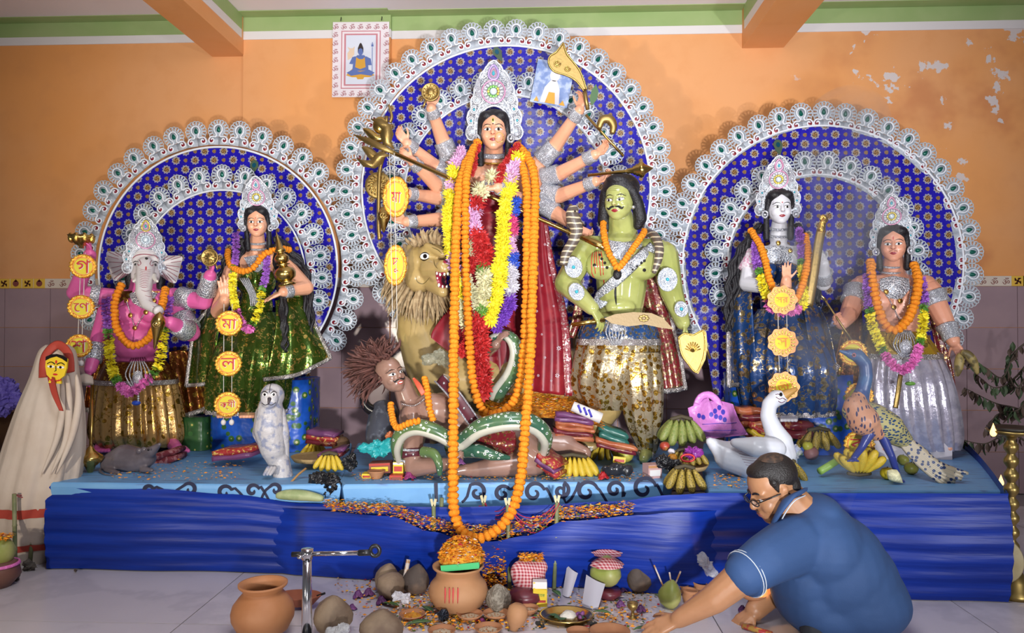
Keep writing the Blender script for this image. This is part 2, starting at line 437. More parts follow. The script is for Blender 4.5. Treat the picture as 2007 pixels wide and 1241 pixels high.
pp('print_shape',ellipse(706.5,101,5,7.5,14),FIGB,0.0092)
pp('print_shape',[(701,104),(701,94),(704,86),(706.5,83),(709,86),(712,94),(712,104),(710,96),(706.5,94),(703,96)],FIGD,0.0096)
pp('print_shape',[(681,118),(680,104),(685,97),(694,97),(694,106),(690,112)],FIGT,0.0078)
pp('print_shape',[(683,97),(680,91),(685,94),(691,94),(695,90),(694,97)],FIGT,0.0078)
pp('print_shape',[(729.4,150),(729.4,92),(730.6,92),(730.6,150)],FIGB,0.0078)
pp('print_shape',[(727,83),(728,91),(732,91),(733,83),(731.4,89),(730.5,82),(729.6,82),(728.6,89)],FIGB,0.0078)
pp('print_shape',[(698,151),(715,151),(712,156),(701,156)],FIGO,0.0078)
# ================================================================ painted plinths
def _plinth_mat():
    t=NT('light_blue_painted_plinth')
    st=t.ramp(t.noise(9,3,t.mapv((0.5,4.0,1))),0.56,0.66)
    c=t.mix(t.ramp(t.noise(3),0.3,0.7),(0.13,0.33,0.64),(0.18,0.41,0.70))
    x,y,z=t.xyz();top=t.ramp(z,-0.012,-0.004)
    c=t.mix(t.m('MULTIPLY',t.m('MULTIPLY',st,top),0.75),c,(0.10,0.13,0.30))
    t.bump(t.noise(25,3),0.2,0.004)
    return t.set(color=c,rough=0.5)
PLM=_plinth_mat()
SCROLL=mat('black_scroll_paint',(0.012,0.016,0.05),0.45)
def plinth(name,label,pix,edge=0.018):
    pts=[PT(x,y)for x,y in pix];c=sum(pts,Vector())/len(pts);c.z=TOPZ
    o=root(name,label,'plinth',(c.x,c.y,0));mb=MB();k=len(pts)
    ring=lambda f,z:[Vector((c.x+(p.x-c.x)*f,c.y+(p.y-c.y)*f,z))for p in pts]
    L=[ring(0.985,TOPZ),ring(0.996,TOPZ-0.005),ring(1.0,TOPZ-edge),ring(0.93,0.0)]
    vs=sum(L,[]);fs=[tuple(reversed(range(k)))]if False else[]
    for r in range(3):
        for i in range(k):fs.append((r*k+i,r*k+(i+1)%k,(r+1)*k+(i+1)%k,(r+1)*k+i))
    fs.append(tuple(range(k))[::-1]);fs.append(tuple(3*k+i for i in range(k)))
    mb.add(vs,fs);ob=part('block',mb,PLM,o,False)
    for v in ob.data.vertices:v.co.z-=TOPZ
    ob.location.z=TOPZ
    return o
pl_l=plinth('plinth','light blue painted plinth under the elephant-headed and green-skirted statues',[(99,946),(180,876),(300,868),(690,868),(668,948),(560,951),(300,948)])
pl_m=plinth('plinth','middle light blue plinth with black scrolls along its front',[(672,950),(664,940),(700,868),(1330,868),(1318,928),(1300,945),(1000,946)])
pl_r=plinth('plinth','right light blue plinth carrying the white bird',[(1388,961),(1374,900),(1378,868),(1880,868),(1945,928),(1968,962),(1700,962)])
def fronty(x,y,tab):
    Y=ip2([(a,PT(a,b).y)for a,b in tab],x);z=P(x,y,Y).z;return Y+.03*(TOPZ-z)/TOPZ-.003
def ip2(t,x):
    for(a,b),(c,d)in zip(t,t[1:]):
        if x<=c:return b+(d-b)*max(0,(x-a)/(c-a))
    return t[-1][1]
def scroll(cx,cy,r,turns,w,a0,flip,Y,tail=None):
    pts=[]
    for i in range(26):
        t=i/25;a=a0+flip*t*turns*2*PI;q=r*(1-0.82*t);pts.append((cx+q*math.cos(a),cy-q*math.sin(a)))
    pts=(tail or[])+pts
    q=smooth_path([Vector((x,y,0))for x,y in pts],50);mb=MB();vs=[];fs=[]
    for i,p in enumerate(q):
        d=(q[min(i+1,49)]-q[max(i-1,0)]).normalized();nn=Vector((-d.y,d.x,0))*w*(0.35+0.65*math.sin(PI*min(1,0.12+0.85*i/49)))
        e,g=p+nn,p-nn;ye,yg=fronty(e.x,e.y,Y),fronty(g.x,g.y,Y);vs+=[P(e.x,e.y,ye),P(g.x,g.y,yg),P(e.x,e.y,ye+0.004),P(g.x,g.y,yg+0.004)]
    for i in range(49):
        b=4*i;fs+=[(b,b+1,b+5,b+4),(b,b+4,b+6,b+2),(b+1,b+3,b+7,b+5)]
    return mb.add(vs,fs)
ym=min(PT(672,950).y,PT(1000,946).y)-0.001
for cx,cy,r,fp,a0,tail in((935,965,17,-1,2.4,[(905,985),(915,975)]),(985,968,15,1,0.6,[(1012,950),(1004,958)]),(1047,966,19,1,0.3,[(1085,985),(1072,958)]),
                                (1100,962,15,-1,1.2,[(1135,945),(1122,975),(1106,985)]),(1150,964,20,1,0.3,[(1190,985),(1176,962)]),(1205,960,15,1,0.2,[(1225,965),(1221,975)]),(1262,958,22,1,0.2,[(1300,975),(1288,950)])):
    part('painted_scroll',scroll(cx,cy,r*1.1,1.15,4.2,a0,fp,[(672,950),(1000,946),(1300,945)],tail),SCROLL,pl_m,False)
for x in(853,):
    part('painted_scroll',MB().prism([(0,0),(m(6,ym),0),(m(5,ym),m(38,ym)),(m(-2,ym),m(38,ym))],FR(x,984,ym+0.004),0.004),SCROLL,pl_m,False)
yl=min(PT(300,948).y,PT(560,951).y)-0.004
for cx,cy,r,fp,a0,tail in((290,962,11,1,0.3,[(330,966),(308,955)]),(372,960,14,-1,2.5,[(330,972),(345,962)]),(440,966,15,1,0.4,[(480,978),(462,958)]),(495,962,13,1,0.3,[(528,982),(512,955)]),(540,960,12,-1,2.6,[(512,978),(520,962)])):
    part('painted_scroll',scroll(cx,cy,r,1.0,4.0,a0,fp,[(99,946),(300,948),(560,951),(668,948)],tail),SCROLL,pl_l,False)
# ================================================================ blue cloth along the front
def _cloth_mat():
    t=NT('royal_blue_satin');v=t.mapv((1.2,3,16))
    c=t.mix(t.ramp(t.noise(2.0,3,v),0.3,0.7),(0.002,0.018,0.20),(0.003,0.030,0.30))
    t.bump(t.noise(1.6,3,v),0.22,0.02)
    return t.set(color=c,rough=0.42,spec=0.3)
BLUE_CL=_cloth_mat()
def ip(tab,x):
    for(a,b),(c,d)in zip(tab,tab[1:]):
        if x<=c:f=max(0,(x-a)/(c-a));f=f*f*(3-2*f);return b+(d-b)*f
    return tab[-1][1]
TOPE=[(97,947),(300,956),(450,967),(600,985),(670,988),(880,993),(1030,990),(1200,982),(1320,969),(1390,965),(1700,965),(1972,966)]
BOTE=[(97,1105),(600,1118),(900,1124),(1300,1134),(1972,1150)]
FY=[(97,2.985),(600,2.97),(1100,2.90),(1390,2.84),(1972,2.77)]
clo=root('altar_cloth','royal blue satin cloth pinned along the front of the plinths','cloth',PF(1000,1125))
def clothfn(tu,tv):
    px=97+tu*1875;Y=ip(FY,px)+0.006*math.sin(tu*47)*tv
    zt=P(px,ip(TOPE,px),Y).z;zb=0.004
    z=zt+(zb-zt)*tv
    b=0.03*math.sin(PI*tv)*(0.6+0.4*math.sin(tu*21))+0.004*math.sin(tv*40+tu*9)
    return Vector((P(px,ip(TOPE,px),Y).x,Y-0.012-b,z))
part('cloth_sheet',MB().grid(120,26,clothfn),BLUE_CL,clo)
for px,s in((97,-1),(1972,1)):
    def endfn(tu,tv,px=px):
        a=clothfn(0 if px<500 else 1,tv);k=PT(182 if px<500 else 1885,872)
        return a.lerp(Vector((k.x,k.y,a.z)),tu)+Vector((s*0.012*math.sin(PI*tu),0,0))
    part('cloth_end',MB().grid(12,14,endfn),BLUE_CL,clo)
PKT=[(520,995),(620,1001),(760,1012),(850,1042),(905,1058),(960,1062),(1030,1050),(1110,1022),(1250,1010),(1340,1004),(1420,1000)]
def pkfn(tu,tv):
    px=520+tu*900;a=clothfn((px-97)/1875,0.5);g=math.sin(PI*tu)
    Y=a.y+0.03-0.042*min(1,g*5)-0.075*g**1.5*(1-0.55*tv)
    t=P(px,ip(PKT,px),Y);z=t.z+(0.004-t.z)*tv
    return Vector((t.x,Y-0.012*math.sin(PI*tv)+0.004*math.sin(tu*31+tv*6),z))
part('cloth_pocket',MB().grid(90,20,pkfn),BLUE_CL,clo)
# ================================================================ arched backdrops
SILVER=mat('silver_filigree',(0.80,0.84,0.90),0.30,0.75,bump=(90,0.5,0.003))
SILV_D=mat('silver_plate',(0.64,0.70,0.77),0.30,0.5,bump=(120,0.6,0.003))
PEARL=mat('pearl_white_paint',(0.74,0.77,0.82),0.35)
GEM_G=mat('green_gem',(0.0,0.10,0.07),0.12,0.2);GEM_R=mat('red_gem',(0.20,0.006,0.015),0.25,0.1)
def _print_mat():
    """blue foil printed with big and small gold flowers in a chequer"""
    t=NT('blue_flower_foil');x,y,z=t.xyz()
    cw,ch=m(19,4.15),m(17.5,4.15)
    a=t.m('DIVIDE',x,cw);b=t.m('DIVIDE',z,ch)
    ia,ib=t.m('FLOOR',a),t.m('FLOOR',b)
    par=t.m('ABSOLUTE',t.m('MODULO',t.m('ADD',ia,ib),2.0))
    fx=t.m('MULTIPLY',t.m('SUBTRACT',t.m('SUBTRACT',a,ia),0.5),cw);fz=t.m('MULTIPLY',t.m('SUBTRACT',t.m('SUBTRACT',b,ib),0.5),ch)
    r=t.m('SQRT',t.m('ADD',t.m('MULTIPLY',fx,fx),t.m('MULTIPLY',fz,fz)));th=t.m('ARCTAN2',fz,fx)
    R=t.m('ADD',m(4.0,4.15),t.m('MULTIPLY',par,m(4.2,4.15)))
    sc=t.m('ADD',1.0,t.m('MULTIPLY',t.m('COSINE',t.m('MULTIPLY',th,9.0)),0.12))
    q=t.m('DIVIDE',r,t.m('MULTIPLY',R,sc))
    inside=t.ramp(q,0.93,1.0,1,0);core=t.ramp(q,0.60,0.68,1,0)
    core=t.m('MAXIMUM',core,t.m('SUBTRACT',1.0,par))
    sp=t.m('SINE',t.m('ADD',t.m('MULTIPLY',q,13.0),t.m('MULTIPLY',th,3.0)))
    gold=t.mix(t.ramp(sp,-0.3,0.3),(0.05,0.018,0.008),(0.40,0.24,0.09))
    c=t.mix(inside,t.mix(t.ramp(t.noise(2.2,2),0.3,0.7),(0.010,0.005,0.26),(0.014,0.008,0.34)),t.mix(core,(0.30,0.29,0.33),gold))
    t.bump(t.m('ADD',t.noise(5,3),t.m('MULTIPLY',t.noise(22,2),0.35)),0.35,0.02)
    return t.set(color=c,rough=0.26,spec=0.35)
FOIL=_print_mat()
FOIL_B=mat('backing_board',(0.10,0.06,0.08),0.8)
def arcpts(cx,cy,r,a0,a1,n):return[(cx+r*math.cos(a0+(a1-a0)*i/(n-1)),cy+r*math.sin(a0+(a1-a0)*i/(n-1)))for i in range(n)]
def _motif():
    pl=MB();n=13
    for i in range(n):
        a=-0.62+(PI+1.24)*i/(n-1);c=Vector((15.6*math.cos(a),27+15.6*math.sin(a),1.0))
        pl.tube([c+Vector((4.0*math.cos(b),4.0*math.sin(b),0))for b in[2*PI*k/9 for k in range(9)]],1.15,5,closed=True)
    pl.tube([Vector((11.6*math.cos(a),27+11.6*math.sin(a),1.2))for a in[2*PI*k/24 for k in range(24)]],1.0,5,closed=True)
    for s in(-1,1):
        pl.prism([(0,0),(s*20,0),(s*20,7),(s*17,14),(s*11,16),(0,14)],None,0.8)
    pl.prism(ellipse(0,27,11.5,12,22),None,0.8)
    sw=MB();p=[]
    for k in range(15):a=0.3-k/14*1.55*2*PI*0.72;p.append(Vector((-10.5+(7.2-4.4*(1-k/14))*math.cos(a+2.0),7.2+(7.2-4.4*(1-k/14))*math.sin(a+2.0),2.2)))
    left=[Vector((-13,9,2.2)),Vector((-10,11.5,2.2)),Vector((-7.5,8,2.2)),Vector((-10,3.5,2.2)),Vector((-15.5,3.8,2.2)),Vector((-17,9.5,2.2)),Vector((-12.5,15.2,2.2)),Vector((-5,14.5,2.3)),Vector((-3.2,19,2.5)),Vector((-7.6,26,2.6)),Vector((-6.6,33.5,2.6))]
    path=left+[Vector((0,37.5,2.6))]+[Vector((-v.x,v.y,v.z))for v in reversed(left)]
    q=smooth_path(path,64);sw.tube(q,1.45,6)
    gm=MB().grid(12,5,lambda u,v:Vector(((1-v)*3.6*math.cos(2*PI*u)*(1-0.35*math.sin(2*PI*u)),28.5+(1-v)*5.6*math.sin(2*PI*u),1+2.6*math.sin(v*PI/2))),cu=True)
    rd=MB().grid(12,4,lambda u,v:Vector(((1-v)*4.6*math.cos(2*PI*u),(1-v)*5.0*math.sin(2*PI*u),0.9+1.3*math.sin(v*PI/2))),cu=True)
    tri=MB().prism([(-4,1.5),(4,1.5),(0,9)],None,1.4)
    return[mesh_of('lace_motif',pl,SILV_D),mesh_of('white_swirl',sw,PEARL),mesh_of('green_gem',gm,GEM_G),mesh_of('red_gem',rd,GEM_R),mesh_of('red_fan',tri,GEM_R,False)]
MOT=_motif()
def motif(parent,px,py,Y,ang,s=1.0):
    o=inst('lace_motif',MOT[0],parent,FR(px,py,Y,ang,m(1,Y)*s,pitch=random.uniform(-.03,.05)))
    subinst('white_swirl',MOT[1],o);subinst('green_gem',MOT[2],o)
    subinst('red_gem',MOT[3],o,Matrix.Translation((-12,8.2,0)));subinst('red_gem',MOT[3],o,Matrix.Translation((12,8.2,0)))
    return o
def arch(label,cx,cy,r,Y,a0,a1,column,inner,step=41.0,ms=1.1,foot=None):
    """a0..a1: arc in degrees from the right, anticlockwise; inner = (cx, cy, r, a0, a1)"""
    ro=root('lace_arch',label,'arch',P(cx,850,Y));u=m(1,Y)
    A0,A1=math.radians(a0),math.radians(a1)
    prof=[((x-cx)*u,(cy-y)*u)for x,y in[(cx+px,cy-py)for px,py in arcpts(0,0,r,A0,A1,60)]]
    prof+=[((x-cx)*u,(cy-y)*u)for x,y in column]
    M=FR(cx,cy,Y)
    pn=part('foil_panel',MB().prism(prof,M,0.012),FOIL,ro,False)
    part('rim_piping',MB().tube([M@Vector((x*u,y*u,0.016))for x,y in arcpts(0,0,r,A0,A1,80)],u*2.2,6),PEARL,ro)
    n=int(round((A1-A0)*(r+14)/step))
    for i in range(n):
        a=A0+(A1-A0)*(i+0.5)/n
        motif(ro,cx+r*math.cos(a),cy-r*math.sin(a),Y-0.012+random.uniform(-.004,.004),a-PI/2+random.uniform(-.03,.03),ms)
    if inner:
        ix,iy,ir,b0,b1=inner;B0,B1=math.radians(b0),math.radians(b1);Yi=Y-0.05
        MI=FR(ix,iy,Yi)
        pr=[(x*u,y*u)for x,y in arcpts(0,0,ir,B0,B1,48)]
        part('inner_panel',MB().prism(pr,MI,0.01),FOIL,ro,False)
        part('rim_piping',MB().tube([MI@Vector((x*u,y*u,0.013))for x,y in arcpts(0,0,ir,B0,B1,60)],u*2,6),PEARL,ro)
        k=int(round((B1-B0)*(ir+12)/step))
        for i in range(k):
            a=B0+(B1-B0)*(i+0.5)/k
            motif(ro,ix+ir*math.cos(a),iy-ir*math.sin(a),Yi-0.012,a-PI/2+random.uniform(-.03,.03),ms)
    for x,y in foot or[]:
        part('support_post',MB().tube([P(x,y,Y+0.03),Vector((P(x,y,Y+0.03).x,Y+0.03,0.0))],0.02,8),mat('bamboo_post',(0.30,0.20,0.10),0.6),ro)
    return ro
arch('tallest lace-edged blue arch behind the ten-armed goddess',990,372,283,4.02,-52,232,[(1160,850),(790,850)][::-1]if False else[(800,650),(1180,650)],(990,385,197,-30,210),foot=((850,640),(1130,640)))
arch('lace-edged blue arch behind the elephant-headed statue, left of the tallest arch',428,526,242,4.06,-36,216,[(260,860),(600,860)],(436,538,166,-22,202),ms=1.08)
arch('lace-edged blue arch behind the white-faced statue, right of the tallest arch',1609,516,265,4.10,-34,212,[(1392,700),(1412,835),(1830,840),(1840,700)],(1600,515,168,-25,205))
# ================================================================ statue library
def _lace(name,light,dark,sc,metal=0.55):
    t=NT(name);d=t.vor(sc,'DISTANCE_TO_EDGE');e=t.ramp(d,0.05,0.16,1,0)
    t.bump(t.ramp(d,0.0,0.2,1,0),0.6,0.003)
    return t.set(color=t.mix(e,dark,light),rough=0.3,metal=metal)
LACE=_lace('silver_lace',(0.86,0.88,0.92),(0.30,0.33,0.38),95)
LACE_S=_lace('fine_silver_lace',(0.86,0.88,0.92),(0.26,0.27,0.32),190)
TRIM=_lace('silver_braid',(0.80,0.76,0.72),(0.22,0.19,0.20),160,0.8)
BRASS=mat('polished_brass',(0.58,0.40,0.12),0.22,1.0,bump=(14,0.08,0.01))
BRASS_D=mat('embossed_brass',(0.38,0.26,0.09),0.42,0.9,bump=(70,0.35,0.003))
GOLD=mat('gold_foil',(0.80,0.52,0.12),0.22,1.0,bump=(120,0.6,0.004))
BLACK_H=mat('black_hair',(0.008,0.007,0.010),0.45,bump=(140,0.8,0.004))
EYE_W=mat('eye_white',(0.82,0.80,0.78),0.25);EYE_B=mat('eye_black',(0.010,0.007,0.007),0.2);IRIS=mat('iris_brown',(0.10,0.035,0.02),0.2)
LIP=mat('lip_maroon',(0.28,0.02,0.03),0.3);REDP=mat('red_paint',(0.55,0.02,0.02),0.4)
PINK_T=mat('pink_tinsel',(0.75,0.32,0.50),0.3,0.5);GOLD_T=mat('gold_tinsel',(0.85,0.68,0.14),0.25,0.8,bump=(150,0.8,0.004));GREEN_T=mat('green_tinsel',(0.25,0.62,0.16),0.3,0.5);LILAC_T=mat('lilac_tinsel',(0.50,0.36,0.75),0.3,0.4)
ICE=mat('ice_gem',(0.72,0.84,0.92),0.08,0.3);TURQ=mat('turquoise_gem',(0.05,0.40,0.50),0.15)
MARI=mat('marigold_petals',(0.80,0.23,0.003),0.75,var=(4,(0.88,0.32,0.01),0.4,0.65),bump=(5,0.3,0.06))
def ang(v):return math.atan2(v[1],v[0])
def hand(mb,w,d,nrm,L,curl=0.3,thumb=1,spread=0.12,point=None):
    """palm, four unequal jointed fingers and a side thumb; palm faces nrm, fingers run along d"""
    w,d,nrm=Vector(w),Vector(d).normalized(),Vector(nrm);nrm=(nrm-d*nrm.dot(d)).normalized();x=d.cross(nrm)*thumb
    offs=(0.17,0.06,-0.05,-0.15);lens=(0.42,0.48,0.44,0.34)
    for i,(o,fl)in enumerate(zip(offs,lens)):
        k=w+d*(0.50-0.03*abs(i-1))*L+x*o*L
        mb.cap(w+x*o*0.55*L+d*0.06*L,k,0.085*L,0.075*L,8)
        p=k;cu=curl if not(point is not None and i in point)else 0.05
        for s,(f,am)in enumerate(((0.44,0.7),(0.31,1.7),(0.25,2.4))):
            a=cu*am;q=p+(d*math.cos(a)+nrm*math.sin(a)+x*spread*(o/0.15)*max(0.2,1-cu)).normalized()*fl*f*L
            mb.cap(p,q,(0.056-0.006*s)*L,(0.050-0.006*s)*L,8);p=q
    b=w+x*0.14*L+d*0.14*L;cu=curl
    mb.cap(w+d*0.05*L,b,0.09*L,0.08*L,8)
    p=b
    for s,f in enumerate((0.22,0.17,0.13)):
        q=p+(x*(0.75-0.45*s*min(1,cu+0.3))+d*0.75+nrm*(0.25+cu*0.5*s)).normalized()*f*L
        mb.cap(p,q,(0.068-0.007*s)*L,(0.06-0.008*s)*L,8);p=q
    return mb
def cuff(p,q,r1,r2,fl=1.12,n=20):
    """flared lace cuff round a limb"""
    p,q=Vector(p),Vector(q);mb=MB();d=q-p;pts=[p+d*f for f in(0,0.04,0.5,0.96,1,0.97,0.03)]
    rr=[r1*fl,r1*fl*1.04,(r1+r2)/2*1.05,r2*fl*1.04,r2*fl,r2*1.0,r1*1.0]
    return mb.tube(pts,rr,n,cap=False)
def arm(parent,pts,rad,skin,name='arm',hd=None,cuffs=(),vox=0.004,lace=None):
    """pts world joints; hd = (L, dir, normal, curl, thumb); cuffs = [(segment, from, to)]"""
    mb=MB().limb(pts,rad,12)
    if hd:
        L,d,nn,cu,th=hd[:5];hand(mb,pts[-1],d,nn,L,cu,th,point=hd[5]if len(hd)>5 else None)
    a=part(name,blob(mb,vox,3),skin,parent)
    for sgi,f0,f1 in cuffs:
        A,B=pts[sgi],pts[sgi+1];ra,rb=rad[sgi],rad[sgi+1]
        part('bracelet',cuff(A.lerp(B,f0),A.lerp(B,f1),(ra+(rb-ra)*f0)*1.12,(ra+(rb-ra)*f1)*1.12),lace or LACE_S,a)
    return a
def head_mesh(M,male=False,vox=None,jaw=1.1,raw=False):
    """M: frame at the chin, unit = head height"""
    s=M.to_scale().x;R=M.to_3x3();mb=MB()
    def E(c,r):mb.ell(M@Vector(c),r,R,20,14)
    E((0,.64,-.06),(.335,.36,.40));E((0,.42,.04),(.285*jaw,.40,.30))
    E((0,.24,.10),(.22*jaw,.22,.24));E((0,.10,.17),(.13*jaw,.10,.13))
    for x in(-1,1):E((x*.135*jaw,.34,.17),(.13,.14,.15));E((x*.13,.585,.25),(.12,.05,.07));E((x*.315,.47,-.04),(.045,.10,.07))
    mb.cap(M@Vector((0,.55,.33)),M@Vector((0,.39,.40)),.034*s,.052*s,10)
    E((0,.365,.385),(.068,.045,.06));E((0,.245,.315),(.095,.035,.04));E((0,.20,.30),(.08,.035,.04))
    return mb if raw else blob(mb,vox or s*0.022,5)
def face(parent,hm,M,brow=EYE_B,lip=LIP,eyes=1.0,mark=None,look=0.0,white=EYE_W,thin=False):
    """painted eyes, brows and lips lying on the head skin"""
    s=M.to_scale().x;bv=bvh_of(hm)
    for x in(-1,1):
        e=MB();cx=x*.135
        al=[(cx+.085*eyes*math.cos(a),.475+(.040 if math.sin(a)>0 else .030)*eyes*math.sin(a)*abs(math.sin(a))**.3+0.012*x*math.cos(a))for a in[2*PI*i/18 for i in range(18)]]
        ey=part('eye',decal(e,bv,M,al,s*.004),white,parent)
        part('iris',decal(MB(),bv,M,ellipse(cx+look*.04,.478,.030*eyes,.031*eyes,12),s*.007),EYE_B,ey)
        ln=MB();pline(ln,bv,M,[(cx+x*.105*eyes,.488),(cx+x*.06,.512),(cx,.520),(cx-x*.05,.508),(cx-x*.085*eyes,.468)],s*.009,16,True)
        pline(ln,bv,M,[(cx+x*.09*eyes,.478),(cx,.444),(cx-x*.08*eyes,.466)],s*.005,12,True)
        part('eyeliner',ln,EYE_B,ey)
        br=MB();pline(br,bv,M,[(x*.25,.555),(x*.19,.59),(x*.12,.600),(x*.04,.575)],s*(.009 if thin else .013),14,True)
        part('eyebrow',br,brow,parent)
    li=MB();decal(li,bv,M,[(-.095,.225),(-.05,.250),(-.018,.262),(0,.252),(.018,.262),(.05,.250),(.095,.225),(.045,.190),(0,.178),(-.045,.190)],s*.005)
    lp=part('lips',li,lip,parent)
    ml=MB();pline(ml,bv,M,[(-.095,.226),(-.03,.224),(0,.220),(.03,.224),(.095,.226)],s*.004,12,True);part('mouth_line',ml,EYE_B,lp)
    for x in(-1,1):
        ns=MB();decal(ns,bv,M,ellipse(x*.032,.345,.014,.008,8),s*.004);part('nostril',ns,LIP,parent)
    if mark=='third':
        e=part('third_eye',decal(MB(),bv,M,ellipse(0,.70,.030,.062,14),s*.006),GOLD_T,parent)
        part('pupil',decal(MB(),bv,M,ellipse(0,.695,.018,.034,12),s*.010),EYE_B,e)
    if mark in('third','bindi'):part('bindi',decal(MB(),bv,M,ellipse(0,.60,.018,.018,10),s*.006),EYE_B if mark=='third' else REDP,parent)
    if mark=='tilak':part('tilak',decal(MB(),bv,M,ellipse(0,.64,.012,.05,10),s*.006),REDP,parent)
    return bv
def hair_cap(M,back=0.0,low=0.0):
    R=M.to_3x3();s=M.to_scale().x;mb=MB()
    mb.ell(M@Vector((0,.70,-.13)),(.40,.40,.43),R,20,14)
    for x in(-1,1):
        mb.ell(M@Vector((x*.17,.84,.10)),(.20,.15,.22),R)
        mb.limb([M@Vector((x*.30,.78,.06)),M@Vector((x*.345,.55,.02)),M@Vector((x*.35,.25,-.10)),M@Vector((x*.34,-.05-low,-.16))],[.10*s,.075*s,.085*s,.10*s])
    return blob(mb,s*.03,4)
def strands(paths,r,n=26,wave=0.006):
    """wavy hanging locks; each path a list of world points"""
    mb=MB()
    for p in paths:
        ph=random.uniform(0,6);q=smooth_path(p,n)
        q=[v+Vector((wave*math.sin(i*0.9+ph),wave*math.cos(i*0.7+ph),0))for i,v in enumerate(q)]
        mb.tube(q,[r*(1-0.55*(i/(n-1))**3)for i in range(n)],7)
    return mb
def earrings(parent,M,s):
    for x in(-1,1):
        c=M@Vector((x*.43,.30,.10));r=s*.085
        e=part('earring',MB().tube([c+Vector((r*math.sin(a)*0.9,0,r*1.1*math.cos(a)))for a in[2*PI*i/16 for i in range(16)]],r*.34,8,closed=True),LACE_S,parent)
        part('earring_drop',MB().ell(c-Vector((0,0,r*.1)),r*.36),PEARL,e)
CROWN_O=[(44,-8),(56,-8),(65,2),(66,16),(60,27),(64,40),(62,56),(54,66),(55,84),(47,96),(46,112),(36,124),(32,140),(22,150),(14,162),(0,172)]
CROWN_I=[(40,-6),(38,6),(37,20),(36,30),(33,42),(28,50),(20,58),(10,63),(0,65)]
def crown(parent,M,ringm=GOLD_T,ring2=None,top=PINK_T):
    """tall silver-lace crown; M frame in crown pixels, origin between the ear lobes"""
    so=smooth_path([Vector((x,y,0))for x,y in CROWN_O],40);si=smooth_path([Vector((x,y,0))for x,y in CROWN_I],40)
    zz=lambda x,y:8-0.006*x*x+0.05*max(0,y-60)*0
    full_o=so+[Vector((-v.x,v.y,0))for v in reversed(so[:-1])];full_i=si+[Vector((-v.x,v.y,0))for v in reversed(si[:-1])]
    N=len(full_o)
    def pt(i,f,dz=0.0):
        v=full_i[i].lerp(full_o[i],f);k=1+(0.018*abs(math.sin(i*1.2))if f>0.99 else 0)
        v=Vector((v.x*k,v.y*k,0));v.z=zz(v.x,v.y)+4*math.sin(PI*f)+dz;return M@v
    mb=MB();vs=[];fs=[];K=6
    for b in(0,1):
        for i in range(N):
            for j in range(K):vs.append(pt(i,j/(K-1),0 if b==0 else-3))
    for i in range(N-1):
        for j in range(K-1):
            a=i*K+j;fs.append((a,a+K,a+K+1,a+1));a+=N*K;fs.append((a,a+1,a+K+1,a+K))
    for i in range(N-1):
        for j in(0,K-1):a=i*K+j;fs.append((a,a+N*K,a+N*K+K,a+K))
    mb.add(vs,fs);cr=part('crown',mb,LACE,parent)
    pc=MB()
    for f,r in((0.02,2.2),(0.30,1.6),(1.0,1.8)):pc.tube([pt(i,f,1.5)for i in range(N)],M.to_scale().x*r,6)
    part('crown_piping',pc,PEARL,cr)
    u=M.to_scale().x;R=M.to_3x3()
    for i in range(5,N-5,5):part('pearl',MB().ell(pt(i,0.17,2),u*3.4,None,8,6),PEARL,cr)
    for i in(8,13,19,24,N-9,N-14,N-20,N-25):
        c=full_i[i].lerp(full_o[i],0.66);q=MB()
        for rr,th in((8,1.3),(4.6,1.1)):
            q.tube([M@Vector((c.x+rr*math.cos(a),c.y+rr*1.15*math.sin(a),zz(c.x,c.y)+6))for a in[2*PI*k/14 for k in range(14)]],u*th,5,closed=True)
        lo=part('lace_loop',q,PEARL,cr);part('gem',MB().ell(M@Vector((c.x,c.y,zz(c.x,c.y)+5)),(2.6,3.2,2.0),R,8,6),TURQ if i%2 else ICE,lo)
    for s in(-1,1):
        c=Vector((s*52,9,zz(52,0)+4))
        rz=part('rosette',MB().lathe([(0,4),(6,5),(8,3),(11,4),(13,1),(13,0),(0,0)],M@Matrix.Translation(c),18),LACE_S,cr)
        part('gem',MB().ell(M@(c+Vector((0,0,5))),(5,5,3.6),R,12,8),ICE,rz)
        wg=[(22,88),(30,84),(40,92),(44,106),(42,122),(34,134),(30,128),(32,114),(28,100)]
        part('crown_wing',MB().prism([(s*x,y)for x,y in wg],M@Matrix.Translation((0,0,8)),5),LACE_S,cr,False)
    C=M@Matrix.Translation((0,98,12))
    md=part('medallion',MB().lathe([(0,2),(25,2),(28,0),(0,-2)],C,28),LACE_S,cr)
    part('ring',MB().tube([C@Vector((27*math.cos(a),27*math.sin(a),2))for a in[2*PI*k/28 for k in range(28)]],u*1.8,6,closed=True),PINK_T,md)
    for k in range(16):
        a=2*PI*k/16;part('spoke',MB().ell(C@Vector((19.5*math.cos(a),19.5*math.sin(a),4)),(4.6,2.0,1.6),R@Matrix.Rotation(a,3,'Z'),8,5),PEARL,md)
    for k in range(12):
        a=2*PI*k/12;part('sequin',MB().ell(C@Vector((12*math.cos(a),12*math.sin(a),5)),(3.6,3.6,1.6),R,8,5),(ring2 if(ring2 and 1<k%12<11 and k!=6)else ringm),md)
    part('gem',MB().ell(C@Vector((0,0,5)),(8.5,8.5,5),R,14,8),ICE,md)
    T=M@Matrix.Translation((0,143,11));q=MB()
    tear=lambda k,sc:Vector((sc*11*math.cos(k)*(1-0.35*math.sin(k)),sc*17*math.sin(k),2))
    tp=part('top_drop',q.prism([(tear(2*PI*k/20,1.05).x,tear(2*PI*k/20,1.05).y)for k in range(20)],T,3),LACE_S,cr,False)
    for sc,mt,r in((1.0,top,2.6),(0.55,PINK_T if top is not PINK_T else PEARL,1.3)):
        part('ring',MB().tube([T@(tear(2*PI*k/20,sc)+Vector((0,0,2)))for k in range(20)],u*r,6,closed=True),mt,tp)
